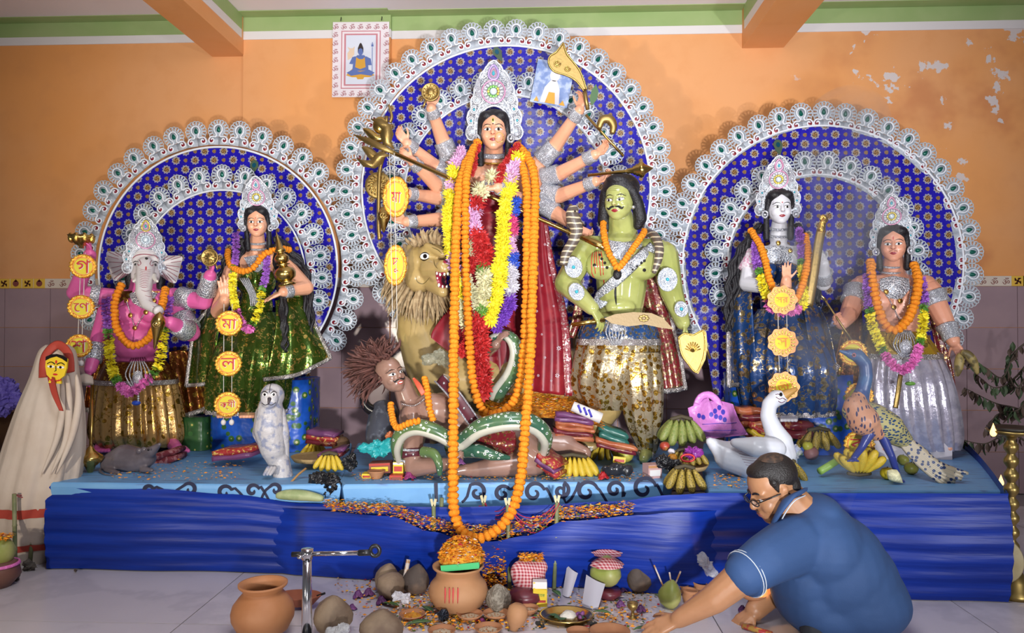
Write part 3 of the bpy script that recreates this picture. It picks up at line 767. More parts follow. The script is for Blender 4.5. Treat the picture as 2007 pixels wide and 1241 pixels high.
    part('gem',MB().ell(T@Vector((0,-2,4)),(3.2,5.5,2.4),R,10,7),TURQ,tp)
    return cr
def drape(rings,Y0,nseg=72,nv=26,k=14,amp=0.0,close=False,phase=0.0):
    """cloth tube through rings (px, py, Ydepth, rx_px, ry_px, pleat) top to bottom"""
    C=smooth_path([Vector((r[0],r[1],r[2]))for r in rings],nv);A=smooth_path([Vector((r[3],r[4],r[5]if len(r)>5 else amp))for r in rings],nv)
    mb=MB()
    def fn(u,v):
        j=int(round(v*(nv-1)));c,a=C[j],A[j];t=2*PI*u
        pl=a.z*(math.cos(k*t+phase)+0.4*math.cos(k*2.3*t+1.3+2*v))
        f=1+pl;w=P(c.x,c.y,c.z);s=c.z/F
        return Vector((w.x+a.x*s*f*math.cos(t),w.y+a.y*s*f*math.sin(t),w.z))
    mb.grid(nseg,nv,fn,cu=True);n=len(mb.v)
    if close:mb.f.append(tuple(range(nseg-1,-1,-1)))
    return mb
def sheet(rows,nu=30,nv=24,fold=0.0,kf=5.0,th=0.003):
    """hanging cloth; rows of pixel points (px, py, Y) top to bottom, two-sided with real thickness"""
    R=[smooth_path(pxs(r,3.7),nu)for r in rows]
    cols=[smooth_path([R[j][i]for j in range(len(rows))],nv)for i in range(nu)]
    mb=MB()
    def fn(u,v,d=0.0):
        i,j=int(round(u*(nu-1))),int(round(v*(nv-1)));p=cols[i][j]
        return Vector((p.x,p.y+d-fold*math.sin(u*kf*2*PI+0.8*v)*(0.35+0.65*v),p.z))
    mb.grid(nu,nv,fn);o=len(mb.v);mb.grid(nu,nv,lambda u,v:fn(u,v,th));n=o
    for i in range(nu-1):
        for j in(0,nv-1):a=j*nu+i;mb.f.append((a,a+1,n+a+1,n+a))
    for j in range(nv-1):
        for i in(0,nu-1):a=j*nu+i;mb.f.append((a,a+nu,n+a+nu,n+a))
    mb.edge=lambda which:[Vector(mb.v[j*nu+(0 if which=='l' else nu-1)])for j in range(nv)]if which in 'lr' else[Vector(mb.v[(0 if which=='t' else nv-1)*nu+i])for i in range(nu)]
    return mb
def ribbon(pts,w,t=0.004,up=(0,-1,0)):
    """flat braid along world points"""
    return MB().tube(pts,[(t,w)]*len(pts),8,squash=up)
# ---------------------------------------------------------------- flowers and garlands
def _marigold():
    mb=MB();rnd=random.Random(3)
    ph=[rnd.uniform(0,6)for _ in range(9)]
    mb.lathe([(0.05,-0.62),(0.62,-0.56),(0.96,-0.28),(1.0,0.0),(0.96,0.28),(0.62,0.56),(0.05,0.62)],None,30,lambda a,z:1+0.11*math.sin(11*a+9*z)+0.05*math.sin(5*a+2))
    return mesh_of('marigold',mb,MARI)
MARIM=_marigold()
def _spiky(mt,n=46,w=0.16,seed=1,dome=False):
    rnd=random.Random(seed);mb=MB()
    for i in range(n):
        z=1-2*(i+.5)/n if not dome else 1-(i+.5)/n;a=i*2.39996+rnd.uniform(-.2,.2);s=math.sqrt(max(0,1-z*z))
        d=Vector((s*math.cos(a),s*math.sin(a),z));t=d.cross(Vector((0,0,1))if abs(z)<.9 else Vector((1,0,0))).normalized();b=d.cross(t)
        L=rnd.uniform(.85,1.1)
        p0,p1,p2=d*.22,d*L*.66,d*L
        mb.add([p0+t*w*.5,p0-t*w*.5,p1-t*w,p2,p1+t*w,p1+b*w*.5],[(0,1,5),(1,2,5),(2,3,5),(3,4,5),(4,0,5)])
    mb.ell((0,0,0),0.42,None,8,6)
    return mesh_of('flower',mb,mt,False)
def align(d,roll=0.0):
    q=Vector(d).normalized().to_track_quat('Z','Y').to_matrix().to_4x4();return q@Matrix.Rotation(roll,4,'Z')
def marigolds(ro,path,rpx_m,step=None,name='marigold',me=None,sq=1.0):
    q=along(path,step or rpx_m*1.12)
    for i,p in enumerate(q):
        d=(q[min(i+1,len(q)-1)]-q[max(i-1,0)])
        if d.length<1e-6:continue
        s=rpx_m*random.uniform(.93,1.07)
        inst(name,me or MARIM,ro,Matrix.Translation(p+Vector((random.uniform(-.1,.1),random.uniform(-.1,.1),0))*rpx_m)@align(d+Vector([random.uniform(-.25,.25)*d.length for _ in range(3)]),random.uniform(0,6))@Matrix.Scale(s,4))
STRING=mat('cotton_string',(0.70,0.66,0.60),0.8)
def garland(label,pts,r,Y=3.5,n=80,group=None,step=None,name='marigold_garland'):
    path=smooth_path(pxs(pts,Y),n);lo=min(path,key=lambda p:p.z)
    ro=root(name,label,'garland',lo,group);rm=m(r,Y)
    part('string',MB().tube(path[::2],rm*.12,6),STRING,ro)
    marigolds(ro,path,rm,step and m(step,Y));return ro
def frill(path,r,pitch,seed=0,nst=11):
    """stacked crimped petal discs threaded on a path"""
    mb=MB();rnd=random.Random(seed);q=along(path,pitch)
    for i,p in enumerate(q):
        d=q[min(i+1,len(q)-1)]-q[max(i-1,0)]
        if d.length<1e-6:continue
        A=align(d+Vector([rnd.uniform(-.45,.45)*d.length for _ in range(3)]),rnd.uniform(0,6));R=r*rnd.uniform(.85,1.1);vs=[p];k=nst*2
        for j in range(k):
            a=2*PI*j/k;rr=R*(1 if j%2 else .72)*rnd.uniform(.9,1.08);vs.append(p+A@Vector((rr*math.cos(a),rr*math.sin(a),rr*rnd.uniform(-.22,.28))))
        mb.add(vs,[(0,1+j,1+(j+1)%k)for j in range(k)])
    return mb
PETAL={}
for nm,c in dict(purple=(0.30,0.10,0.48),violet=(0.16,0.04,0.42),yellow=(0.86,0.70,0.02),pink=(0.72,0.16,0.46),green=(0.10,0.26,0.03),red=(0.46,0.012,0.012),cream=(0.60,0.57,0.34),lilac=(0.70,0.40,0.62),blue=(0.02,0.08,0.52),white=(0.58,0.56,0.62),magenta=(0.60,0.06,0.20)).items():
    PETAL[nm]=mat(nm+'_petals',c,0.55,var=(70,tuple(min(1,x*1.5+.05)for x in c),0.45,0.7))
def frill_garland(label,pts,segs,r,Y,group=None,pitch=3.6,name='frilled_garland'):
    """segs = [(colour, length share)]"""
    path=smooth_path(pxs(pts,Y),90);lo=min(path,key=lambda p:p.z);ro=root(name,label,'garland',lo,group)
    tot=sum(s for _,s in segs);a=0.0
    for i,(c,s)in enumerate(segs):
        i0,i1=int(a/tot*89),int((a+s)/tot*89);a+=s
        part('petal_segment',frill(path[i0:max(i1,i0+1)+1],m(r if c!='green' else r*.92,Y),m(pitch,Y),i),PETAL[c],ro,False)
    return ro
def statue_root(name,label,px,py,Y):return root(name,label,'statue',P(px,py,Y))
def beads(parent,path,r,mt,step=None,name='bead_string'):
    mb=MB()
    for p in along(path,step or r*2.1):mb.ell(p,r,None,7,5)
    return part(name,mb,mt,parent)
# ================================================================ ten-armed goddess
PEACH=mat('peach_skin_paint',(0.76,0.37,0.22),0.30,var=(9,(0.80,0.41,0.26),0.35,0.7),coat=0.15)
RED_SARI=mat('crimson_silk',(0.20,0.006,0.016),0.38,var=(18,(0.26,0.012,0.022),0.4,0.7))
RED_BORD=brocade('crimson_silver_border',(0.20,0.01,0.02),(0.60,0.42,0.40),60,0.3,motif_metal=0.6)
du=statue_root('goddess_statue','ten-armed peach-skinned goddess statue in a crimson sari, tallest of the statues',975,770,3.78)
YD=3.78
MH=FR(968,297,YD-0.05,0,m(78,YD));hm=head_mesh(MH)
part('head',hm,PEACH,du);face(du,hm,MH,eyes=1.12,mark='third')
nose_ring=MH@Vector((.08,.34,.36));rr=m(8,YD)
part('nose_ring',MB().tube([nose_ring+Vector((rr*.8+rr*math.cos(a),-.004,-rr*.9+rr*1.2*math.sin(a)))for a in[2*PI*i/18 for i in range(18)]],m(.7,YD),5,closed=True),GOLD,du)
part('hair',hair_cap(MH,low=.25),BLACK_H,du)
earrings(du,MH,m(78,YD))
crown(du,FR(968,265,YD-0.04,0,m(.83,YD)),GOLD_T,GREEN_T,LILAC_T)
b=MB();Yb=YD+.02
b.cap(P(968,286,Yb),P(968,330,Yb),m(19,Yb),m(22,Yb));b.cap(P(925,346,Yb),P(1012,346,Yb),m(26,Yb),m(26,Yb))
b.ell(P(968,372,Yb),(m(54,Yb),m(30,Yb),m(48,Yb)))
part('body',blob(b,.006,5),PEACH,du)
b=MB();b.ell(P(968,388,Yb-.01),(m(56,Yb),m(34,Yb),m(40,Yb)))
for x in(945,992):b.ell(P(x,385,Yb-.07),m(22,Yb))
b.ell(P(969,440,Yb),(m(44,Yb),m(28,Yb),m(45,Yb)));b.ell(P(970,500,Yb),(m(52,Yb),m(34,Yb),m(50,Yb)))
part('blouse',blob(b,.007,6),RED_SARI,du)
bvd=bvh_of(b)
part('choker',MB().tube([P(968+23*math.sin(a),304+3*math.cos(a),Yb-m(23,Yb)*math.cos(a))for a in[-2.2+4.4*i/20 for i in range(21)]],[(.004,m(5,Yb))]*21,8,squash=(0,-1,0)),LACE_S,du)
part('choker',MB().tube([P(968+24*math.sin(a),317+4*math.cos(a),Yb-m(25,Yb)*math.cos(a))for a in[-2.0+4.0*i/20 for i in range(21)]],m(2.2,Yb),6),GOLD,du)
part('necklace',decal(MB(),bvh_of(b),FR(968,360,Yb),ellipse(0,0,m(38,Yb),m(24,Yb),20),.012),LACE,du)
part('skirt',drape([(970,470,YD,50,36,.01),(972,560,YD-.01,58,44,.03),(980,680,YD-.03,68,52,.05),(988,775,YD-.03,76,60,.06)],YD,k=16),RED_SARI,du)
s_=sheet([[(1042,395,3.66),(1056,420,3.66),(1072,440,3.68)],[(1030,520,3.62),(1060,520,3.60),(1086,520,3.63)],[(1030,660,3.58),(1075,650,3.55),(1112,630,3.60)],[(1030,765,3.56),(1075,772,3.53),(1122,776,3.58)]],40,34,.012,3.0)
pa=part('sari_end',s_,RED_SARI,du)
part('sari_border',ribbon([p+Vector((-m(7,3.6),-.012,0))for p in s_.edge('r')],m(9,3.6)),RED_BORD,pa)
bs=bvh_of(s_);fl=MB()
for x,y in((1068,480),(1062,560),(1085,600),(1095,682),(1092,735),(1062,655),(1068,700),(1080,745),(1078,540),(1055,735),(1052,610)):
    r=random.choice((2.0,2.4))if(x,y)not in((1095,682),(1092,735))else 4.2
    for k in range(7):fl.prism([((x-1060)*m(1,3.55)+m(r,3.55)*f*math.cos(2*PI*k/7+d),(600-y)*m(1,3.55)+m(r,3.55)*f*math.sin(2*PI*k/7+d))for f,d in((.2,0),(.8,-.2),(1.15,0),(.8,.2))],FR(1060,600,3.525),.002)
part('embroidery',fl,PETAL['white'],pa,False)
s2=sheet([[(885,598,3.6),(900,600,3.6),(915,610,3.6)],[(850,645,3.52),(880,660,3.52),(915,670,3.55)],[(845,662,3.5),(880,690,3.5),(918,705,3.52)]],20,16,.006,2)
part('sari_fold',s2,RED_SARI,du)
def V3(a,b,c):return Vector((a,b,c))
def darm(sh,el,wr,hd,rp=(19,15,10)):
    pts=[P(*sh),P(*el),P(*wr)];rad=[m(r,3.7)for r in rp]
    return arm(du,pts,rad,PEACH,hd=hd,cuffs=((0,.45,.98),(1,.76,.98)),vox=.0036)
L=m(46,3.6)
darm((1040,338,3.80),(1088,286,3.74),(1136,216,3.60),(L,V3(.25,-.1,.9),V3(-.6,-.7,.1),.75,-1))
darm((1040,356,3.80),(1097,340,3.74),(1166,303,3.60),(L,V3(.75,-.1,.55),V3(-.2,-.8,.5),.75,1))
darm((1040,372,3.80),(1096,384,3.74),(1168,356,3.60),(L,V3(.9,-.1,.3),V3(0,-.6,.8),.8,1))
darm((1035,388,3.80),(1090,418,3.74),(1132,446,3.62),(L,V3(.8,-.2,-.5),V3(0,-.8,.5),.7,1))
darm((895,338,3.80),(868,276,3.74),(845,212,3.60),(L,V3(-.05,-.1,1),V3(.3,-.9,0),.7,1))
darm((895,354,3.80),(852,326,3.74),(798,282,3.60),(L,V3(-.6,-.1,.75),V3(.3,-.9,.2),.7,1))
darm((895,370,3.80),(858,366,3.72),(808,316,3.58),(L,V3(-.7,-.2,.5),V3(.2,-.9,.2),.85,1))
darm((898,382,3.80),(858,388,3.74),(800,380,3.62),(L,V3(-.95,-.1,.1),V3(0,-.9,.3),.7,1))
darm((900,400,3.80),(866,430,3.74),(796,435,3.62),(L,V3(-.9,-.2,.3),V3(0,-.9,.3),.75,1))
pts=[P(1028,352,3.74),P(1042,402,3.58),P(976,368,3.44)]
arm(du,pts,[m(18,3.7),m(15,3.6),m(11,3.4)],PEACH,hd=(m(50,3.4),V3(-.95,-.15,-.05),V3(.1,.5,-.85),.55,-1),cuffs=((1,.72,.98),),vox=.0036)
# ---------------------------------------------------------------- what the goddess holds
def lathe_obj(prof,px,py,Y,axis,mt_name=None,n=22):
    """profile in metres along a world axis starting at a pixel point"""
    return MB().lathe(prof,Matrix.Translation(P(px,py,Y))@align(axis),n)
A,B=P(772,300,3.52),P(1196,492,3.42);D=(B-A).normalized()
tr=root('trident','long brass trident slanting across the goddess from upper left','weapon',B)
part('shaft',MB().tube([A,B],m(4.2,3.4),10),BRASS,tr)
Mt=Matrix.Translation(A)@Matrix.Rotation(math.atan2(D.z,D.x),4,'Y').inverted()
T0=FR(772,300,3.50,math.atan2(-(262-300),(690-772)),m(1,3.5))
part('prong',MB().prism([(-4,-4),(20,-6),(60,-7),(92,0),(60,6),(20,6),(-4,4)],T0,.012),BRASS_D,tr)
part('prong',MB().prism([(0,6),(14,16),(12,30),(22,44),(44,50),(66,40),(50,38),(36,32),(34,20),(26,8)],T0,.010),BRASS_D,tr)
part('prong',MB().prism([(0,-6),(14,-18),(16,-34),(30,-48),(52,-52),(72,-42),(54,-38),(42,-32),(40,-20),(28,-8)],T0,.010),BRASS_D,tr)
part('spear_tip',MB().prism([(-10,0),(-2,7),(40,9),(58,0),(40,-6),(-2,-5)],FR(1150,470,3.41,math.atan2(-(492-470),46),m(1,3.35)),.012),BRASS,tr)
dk=root('discus','round brass discus raised in the upper left hand of the goddess','weapon',P(844,205,3.55))
Dm=FR(844,181,3.54,0,m(1,3.54))
part('disc',MB().lathe([(0,3),(5,4),(6,1.5),(15,1.5),(16,3),(18,3),(19,0),(0,-1)],Dm,28),BRASS_D,dk)
for k in range(12):
    a=2*PI*k/12;part('spoke',MB().prism([(6*math.cos(a-.1),6*math.sin(a-.1)),(15*math.cos(a-.06),15*math.sin(a-.06)),(15*math.cos(a+.06),15*math.sin(a+.06)),(6*math.cos(a+.1),6*math.sin(a+.1))],Dm@Matrix.Translation((0,0,1.5)),1.2),BRASS,dk)
part('grip',MB().tube([Dm@Vector((-9,-15,0)),Dm@Vector((-15,-30,0))],m(2.5,3.54),8),BRASS_D,dk)
ax=root('battle_axe','large embossed brass blade with pointed tip raised in the upper right hand','weapon',P(1146,200,3.52))
Ya=3.53
def pxprism(pts,Y,t=.012):c=pts[0];u=m(1,Y);return MB().prism([((x-c[0])*u,(c[1]-y)*u)for x,y in pts],FR(c[0],c[1],Y),t)
part('blade',pxprism([(1104,84),(1112,106),(1122,120),(1136,140),(1146,160),(1150,176),(1142,178),(1126,158),(1106,148),(1088,142),(1078,132),(1074,120),(1080,108),(1092,100)],Ya),BRASS_D,ax,False)
part('blade_rim',MB().tube(smooth_path(pxs([(1104,84),(1090,102),(1078,110),(1075,124),(1086,140),(1110,148),(1128,158),(1144,178)],Ya-.014),40),m(1.8,Ya),6),BRASS,ax)
part('blade_rim',MB().tube(smooth_path(pxs([(1104,84),(1111,106),(1124,122),(1138,142),(1150,176)],Ya-.014),30),m(1.8,Ya),6),BRASS,ax)
for x,y,r in((1092,124,7),(1112,134,6)):
    part('boss',MB().tube([P(x+(r-.25*k)*math.cos(k*.55),y+(r-.25*k)*math.sin(k*.55),Ya-.014)for k in range(22)],m(1.3,Ya),6),BRASS,ax)
part('grip',MB().tube(pxs([(1145,174),(1152,215)],Ya),m(4,Ya),8),BRASS_D,ax)
wp=root('brass_goad','slim brass rod with a curled bell head held beside the right upper arms','weapon',P(1216,304,3.54))
part('shaft',MB().tube(pxs([(1148,225,3.56),(1222,306,3.54)],3.55),m(2.6,3.55),8),BRASS,wp)
part('curl',MB().tube(smooth_path(pxs([(1174,252),(1180,236),(1194,234),(1202,246),(1200,262)],3.54),20),[m(5+4*math.sin(PI*i/19),3.54)for i in range(20)],10),BRASS_D,wp)
mc=root('brass_mace','brass mace with ribbed bell head pointing right above the green statue','weapon',P(1150,343,3.52))
ax0,ax1=P(1152,344,3.53),P(1278,330,3.50);dd=(ax1-ax0).normalized();Lm=(ax1-ax0).length;u_=m(1,3.5)
part('mace_body',MB().lathe([(0,0),(3*u_,0),(3*u_,75*u_),(5*u_,78*u_),(6*u_,88*u_),(9*u_,90*u_),(9*u_,93*u_),(12*u_,95*u_),(12*u_,99*u_),(16*u_,102*u_),(17*u_,107*u_),(10*u_,112*u_),(4*u_,122*u_),(0,128*u_)],Matrix.Translation(ax0)@align(dd),24),BRASS,mc)
bw=root('brass_ornament_staff','tall brass staff with leafy finials standing beside the left hands of the goddess','weapon',P(745,545,3.62))
part('staff',MB().tube(smooth_path(pxs([(758,228),(752,300),(744,340),(742,430),(744,470)],3.64),24),m(4,3.64),8),BRASS_D,bw)
part('finial',MB().ell(P(746,246,3.64),(m(16,3.64),m(8,3.64),m(18,3.64))),BRASS,bw)
part('finial',MB().tube(smooth_path(pxs([(762,205),(768,228),(764,240)],3.63),10),[m(2,3.6)*(1+.12*i)for i in range(10)],8),BRASS_D,bw)
for(x,y,w_,h_,mt_)in((738,262,18,16,BRASS),(736,298,20,10,BRASS_D)):
    part('leaf_finial',MB().tube(smooth_path(pxs([(x+18,y+8),(x,y+10),(x-14,y-2),(x-26,y-10)],3.62),16),[m(w_*.5*math.sin(PI*(.15+.8*i/15)),3.62)for i in range(16)],10),mt_,bw)
sh=root('brass_discus_shield','round fluted brass shield left of the goddess, half behind the tinsel disc','shield',P(742,396,3.66))
Sm=FR(742,364,3.66,0,m(1,3.66))
part('shield_disc',MB().lathe([(0,6),(8,6),(20,4),(25,5),(27,2),(27,0),(0,-1)],Sm,40,lambda a,z:1+.02*math.cos(16*a)),BRASS_D,sh)
for k in range(16):part('flute',MB().tube([Sm@Vector((f*21*math.cos(2*PI*k/16+f*.5),f*21*math.sin(2*PI*k/16+f*.5),6-f))for f in(.4,.7,1)],[m(.8,3.66),m(1.6,3.66),m(1,3.66)],6),BRASS,sh)
cn=root('brass_conch','brass conch held in the lowest left hand of the goddess','conch',P(752,452,3.60))
part('shell',MB().lathe([(0,-26*u_),(3*u_,-22*u_),(8*u_,-8*u_),(13*u_,4*u_),(14*u_,12*u_),(9*u_,20*u_),(5*u_,25*u_),(0,30*u_)],FR(752,432,3.60)@Matrix.Rotation(-PI/2,4,'X'),20),BRASS,cn)
part('spiral',MB().tube([P(752+(9-.4*k)*math.cos(k*.6),422+(8-.4*k)*math.sin(k*.6),3.55)for k in range(20)],m(1.4,3.5),6),BRASS_D,cn)
# ================================================================ lion
LION=mat('lion_tan_paint',(0.40,0.28,0.10),0.28,var=(7,(0.48,0.34,0.14),0.35,0.7),coat=0.3)
MANE=mat('lion_mane_fibre',(0.30,0.20,0.10),0.8,var=(40,(0.42,0.31,0.17),0.4,0.6))
TOOTH=mat('ivory_white',(0.80,0.78,0.70),0.3);MOUTH=mat('mouth_red',(0.30,0.02,0.05),0.3);GUM=mat('mouth_dark',(0.05,0.02,0.03),0.5)
YL=3.62
li=root('lion_statue','roaring tan lion statue with brown mane at the feet of the goddess','statue',P(960,860,3.7))
b=MB();q=lambda x,y,Y,r:b.ell(P(x,y,Y),tuple(m(k,Y)for k in(r if isinstance(r,tuple)else(r,r,r))))
q(830,512,YL,(38,38,38));q(846,500,YL-.06,(30,26,24));q(822,545,YL-.02,(30,30,30))
b.cap(P(845,528,YL-.08),P(871,527,YL-.19),m(24,YL),m(13,YL));q(868,521,YL-.19,(13,14,12));q(858,540,YL-.12,(18,18,14))
b.cap(P(848,556,YL-.06),P(868,572,YL-.15),m(18,YL),m(12,YL))
b.cap(P(838,484,YL-.10),P(868,498,YL-.14),m(9,YL),m(8,YL));q(806,488,YL-.02,(12,8,13))
head=blob(b,.007,4);lh=part('head',head,LION,li);bl=bvh_of(head);ML=FC(840,520,YL-.1)
def lx(x,y):return((x-840)*m(1,YL-.1),(520-y)*m(1,YL-.1))
def lpts(ps):return[lx(*p)for p in ps]
e=part('eye',decal(MB(),bl,ML,[lx(832+8.5*math.cos(a),503+6*math.sin(a))for a in[2*PI*i/16 for i in range(16)]],.004),EYE_W,lh)
part('pupil',decal(MB(),bl,ML,[lx(833+4*math.cos(a),503+4.4*math.sin(a))for a in[2*PI*i/12 for i in range(12)]],.007),EYE_B,e)
w_=MB();pline(w_,bl,ML,lpts([(822,505),(827,498),(834,496),(842,500)]),m(1.6,YL),14,True);pline(w_,bl,ML,lpts([(823,507),(832,511),(842,506)]),m(1.2,YL),12,True);part('eyelid_line',w_,EYE_B,e)
for l in([(815,540),(818,552),(830,556),(842,545)],[(846,486),(858,492),(866,500)],[(850,510),(852,522),(858,531)]):part('face_line',pline(MB(),bl,ML,lpts(l),m(1.0,YL),14,True),mat('lion_line_paint',(0.14,0.10,0.03),0.4),lh)
part('nostril',decal(MB(),bl,ML,[lx(872+4.5*math.cos(a),517+3.6*math.sin(a))for a in[2*PI*i/12 for i in range(12)]],.004),MOUTH,lh)
mo=part('mouth',decal(MB(),bl,ML,lpts([(853,535),(862,538),(872,537),(884,534),(886,548),(884,564),(872,567),(860,565),(855,550)]),.006,5),MOUTH,lh)
part('throat',decal(MB(),bl,ML,lpts([(866,544),(876,542),(882,548),(880,558),(870,560),(865,553)]),.011,4),GUM,mo)
for x,y,r in((856,539,2.4),(862,541,2.8),(870,541,2.6),(877,540,3.0),(857,547,2.2),(858,554,2.2),(860,561,3.2),(867,564,2.4),(875,564,2.4),(882,562,3.2)):
    c=proj(bl,ML,*lx(x,y),.010);part('tooth',MB().ell(c,(m(r*.8,YL),m(r*.7,YL),m(r*1.3,YL)),None,8,6),TOOTH,mo)
ear=MB().cap(P(800,496,YL-.02),P(793,482,YL),m(8,YL),m(5,YL));part('ear',blob(ear,.006,2),MANE,lh)
def lock(mb,p,d,L,r,curl=0.0):
    d=Vector(d).normalized();pts=[Vector(p)+d*L*t+Vector((curl*math.sin(3*t),0,-L*.18*t*t))for t in(0,.3,.6,.85,1)]
    mb.tube(pts,[r*.7,r,r*.85,r*.45,r*.08],6)
rnd=random.Random(5);mn=MB()
for i in range(230):
    t=rnd.random();a=rnd.uniform(2.0,5.9)
    x,y=828+44*math.cos(a)*rnd.uniform(.75,1.05),530-46*math.sin(a)*rnd.uniform(.75,1.05)
    lock(mn,P(x,y,YL+rnd.uniform(-.05,.08)),((x-834)/60+rnd.uniform(-.3,.3),rnd.uniform(-.6,.1),-.9-.4*t),m(rnd.uniform(34,62),YL),m(rnd.uniform(3,5.5),YL),rnd.uniform(-.02,.02))
part('mane',mn,MANE,li,kind='stuff')
tf=MB()
for i in range(44):
    x=rnd.uniform(812,880);lock(tf,P(x,476+abs(x-845)*.25,YL-.05+rnd.uniform(-.05,.03)),((x-846)/60+rnd.uniform(-.2,.2),-.35,1),m(rnd.uniform(22,42)-abs(x-850)*.3,YL),m(rnd.uniform(3.5,5.5),YL),rnd.uniform(-.02,.02))
part('forelock',tf,MANE,li,kind='stuff')
b=MB();Yb=3.74
b.limb([P(828,560,Yb),P(820,640,Yb),P(850,720,Yb),P(910,740,Yb),P(1060,740,Yb),P(1160,745,Yb)],[m(r,Yb)for r in(38,46,56,60,58,62)],16)
b.limb([P(1160,750,Yb-.05),P(1185,795,Yb-.12),P(1165,842,Yb-.10),P(1150,868,Yb-.22)],[m(r,3.6)for r in(56,36,22,16)],14)
for x,y in((1128,868),(1140,872),(1152,876),(1163,876)):b.cap(P(x+10,y-10,3.52),P(x,y,3.46),m(9,3.5),m(8,3.5))
b.limb([P(840,700,Yb),P(820,780,Yb),P(815,860,Yb),P(800,880,Yb-.06)],[m(r,Yb)for r in(38,26,20,18)],12)
b.limb([P(930,740,Yb+.05),P(940,800,Yb+.06),P(935,878,Yb+.05)],[m(r,Yb)for r in(34,24,20)],12)
b.limb([P(1120,760,Yb+.10),P(1110,820,Yb+.12),P(1120,872,Yb+.12)],[m(r,Yb)for r in(40,26,20)],12)
part('body',blob(b,.009,5),LION,li)
for x,y in((1122,869),(1134,874),(1146,879),(1158,881)):part('claw',MB().cap(P(x,y,3.44),P(x-3,y+4,3.42),m(4,3.4),m(2.5,3.4)),TOOTH,li)
# ================================================================ fallen brown demon
BROWN=mat('brown_skin_paint',(0.27,0.155,0.115),0.24,var=(8,(0.33,0.19,0.145),0.35,0.7),coat=0.4)
WILD=mat('wild_brown_hair',(0.075,0.028,0.022),0.7,var=(50,(0.12,0.045,0.035),0.4,0.6))
STRAP=mat('maroon_leather',(0.09,0.015,0.025),0.4);STUD=mat('silver_stud',(0.75,0.75,0.78),0.2,0.9)
YA=3.24
de=root('demon_statue','brown-skinned demon statue with wild hair crouching at the front below the lion','statue',P(930,935,YA))
MD=FR(778,770,YA,math.radians(14),m(76,YA),yaw=math.radians(42),pitch=math.radians(-14));hm=head_mesh(MD,jaw=1.1)
part('head',hm,BROWN,de);bv=face(de,hm,MD,look=.3,lip=REDP,eyes=.95)
mu=MB();s=m(76,YA)
for x in(-1,1):pline(mu,bv,MD,[(x*.01,.31),(x*.07,.305),(x*.14,.28),(x*.18,.33)],s*.022,16,True)
part('moustache',mu,BLACK_H,de)
part('bared_teeth',decal(MB(),bv,MD,[(-.07,.228),(0,.24),(.07,.228),(.04,.205),(0,.2),(-.04,.205)],s*.010),TOOTH,de)
part('tongue',sheet([[(808,742,3.10),(812,740,3.10)],[(816,758,3.06),(824,752,3.06)],[(826,776,3.05),(834,770,3.05)]],6,10,0,1,.006),mat('tongue_red',(0.62,0.10,0.05),0.4),de)
hr=MB();rnd=random.Random(9)
for i in range(460):
    a=rnd.uniform(1.2,4.5);e_=rnd.uniform(-.9,.7);r0=.30
    d=Vector((math.cos(a)*.9-.1,e_,math.sin(a)*.75+.2)).normalized()
    c=MD@Vector((-.08,.72,-.16))+d*m(20,YA)
    lock(hr,c,d+Vector((rnd.uniform(-.4,.4),rnd.uniform(-.3,.3),rnd.uniform(-.3,.4))),m(rnd.uniform(22,64),YA),m(rnd.uniform(2.2,4.2),YA),rnd.uniform(-.035,.035))
part('hair',hr,WILD,de,kind='stuff')
b=MB()
b.cap(P(789,755,YA+.04),P(805,800,YA+.04),m(20,YA),m(24,YA));b.cap(P(812,812,YA+.02),P(870,795,YA+.08),m(30,YA),m(28,YA))
b.limb([P(838,815,YA+.05),P(880,830,YA+.06),P(930,850,YA+.06)],[m(44,YA),m(42,YA),m(38,YA)],16)
b.ell(P(850,806,YA-.0),(m(44,YA),m(30,YA),m(36,YA)))
b.limb([P(950,862,YA+.05),P(1010,862,YA+.0),P(1048,893,YA-.06)],[m(34,YA),m(34,YA),m(31,YA)],14)
b.limb([P(1046,905,YA-.06),P(980,914,YA-.08),P(920,922,YA-.10)],[m(28,YA),m(21,YA),m(13,YA)],12)
b.cap(P(918,920,YA-.1),P(880,926,YA-.12),m(12,YA),m(8,YA))
b.limb([P(960,870,YA+.12),P(1060,870,YA+.14),P(1110,872,YA+.12)],[m(30,YA),m(28,YA),m(24,YA)],12);b.cap(P(1115,874,YA+.10),P(1148,888,YA+.06),m(16,YA),m(12,YA))
part('body',blob(b,.006,5),BROWN,de)
pts=[P(808,818,YA-.02),P(808,872,YA-.08),P(812,916,YA-.12),P(878,910,YA-.20)]
arm(de,pts,[m(r,3.1)for r in(28,22,20,12)],BROWN,hd=(m(46,3.1),Vector((.8,-.2,.45)),Vector((.2,.9,.3)),.7,1),vox=.0045)
sp=MB().tube([P(808+23.5*math.cos(a)*1.02,888+4*math.sin(a),YA-.10-m(24,3.1)*math.sin(a))for a in[2*PI*i/24 for i in range(24)]],[(.005,m(10,3.1))]*24,8,closed=True,squash=(0,-.0001,1))
ab=part('arm_band',MB().tube([P(808,882,YA-.09),P(809,898,YA-.10)],[m(24,3.1),m(23.5,3.1)],22),STRAP,de)
for y in(879,901):part('silver_edge',MB().tube([P(808,y-2,YA-.09),P(808,y+2,YA-.09)],m(25.5,3.1),22),LACE_S,ab)
for x in(796,810,824):part('stud',MB().ell(P(x,891,YA-.10-m(22,3.1)),m(2.6,3.1),None,8,6),STUD,ab)
st=[P(862,742,YA-.06),P(888,770,YA-.11),P(910,800,YA-.10),P(932,832,YA-.08)];st=smooth_path(st,16)
sb=part('chest_strap',ribbon(st,m(11,YA),.006),STRAP,de)
for x in(-11,11):part('silver_edge',ribbon([p+Vector((m(x,YA)*.8,-.003,m(x,YA)*.5))for p in st],m(1.8,YA),.008),LACE_S,sb)
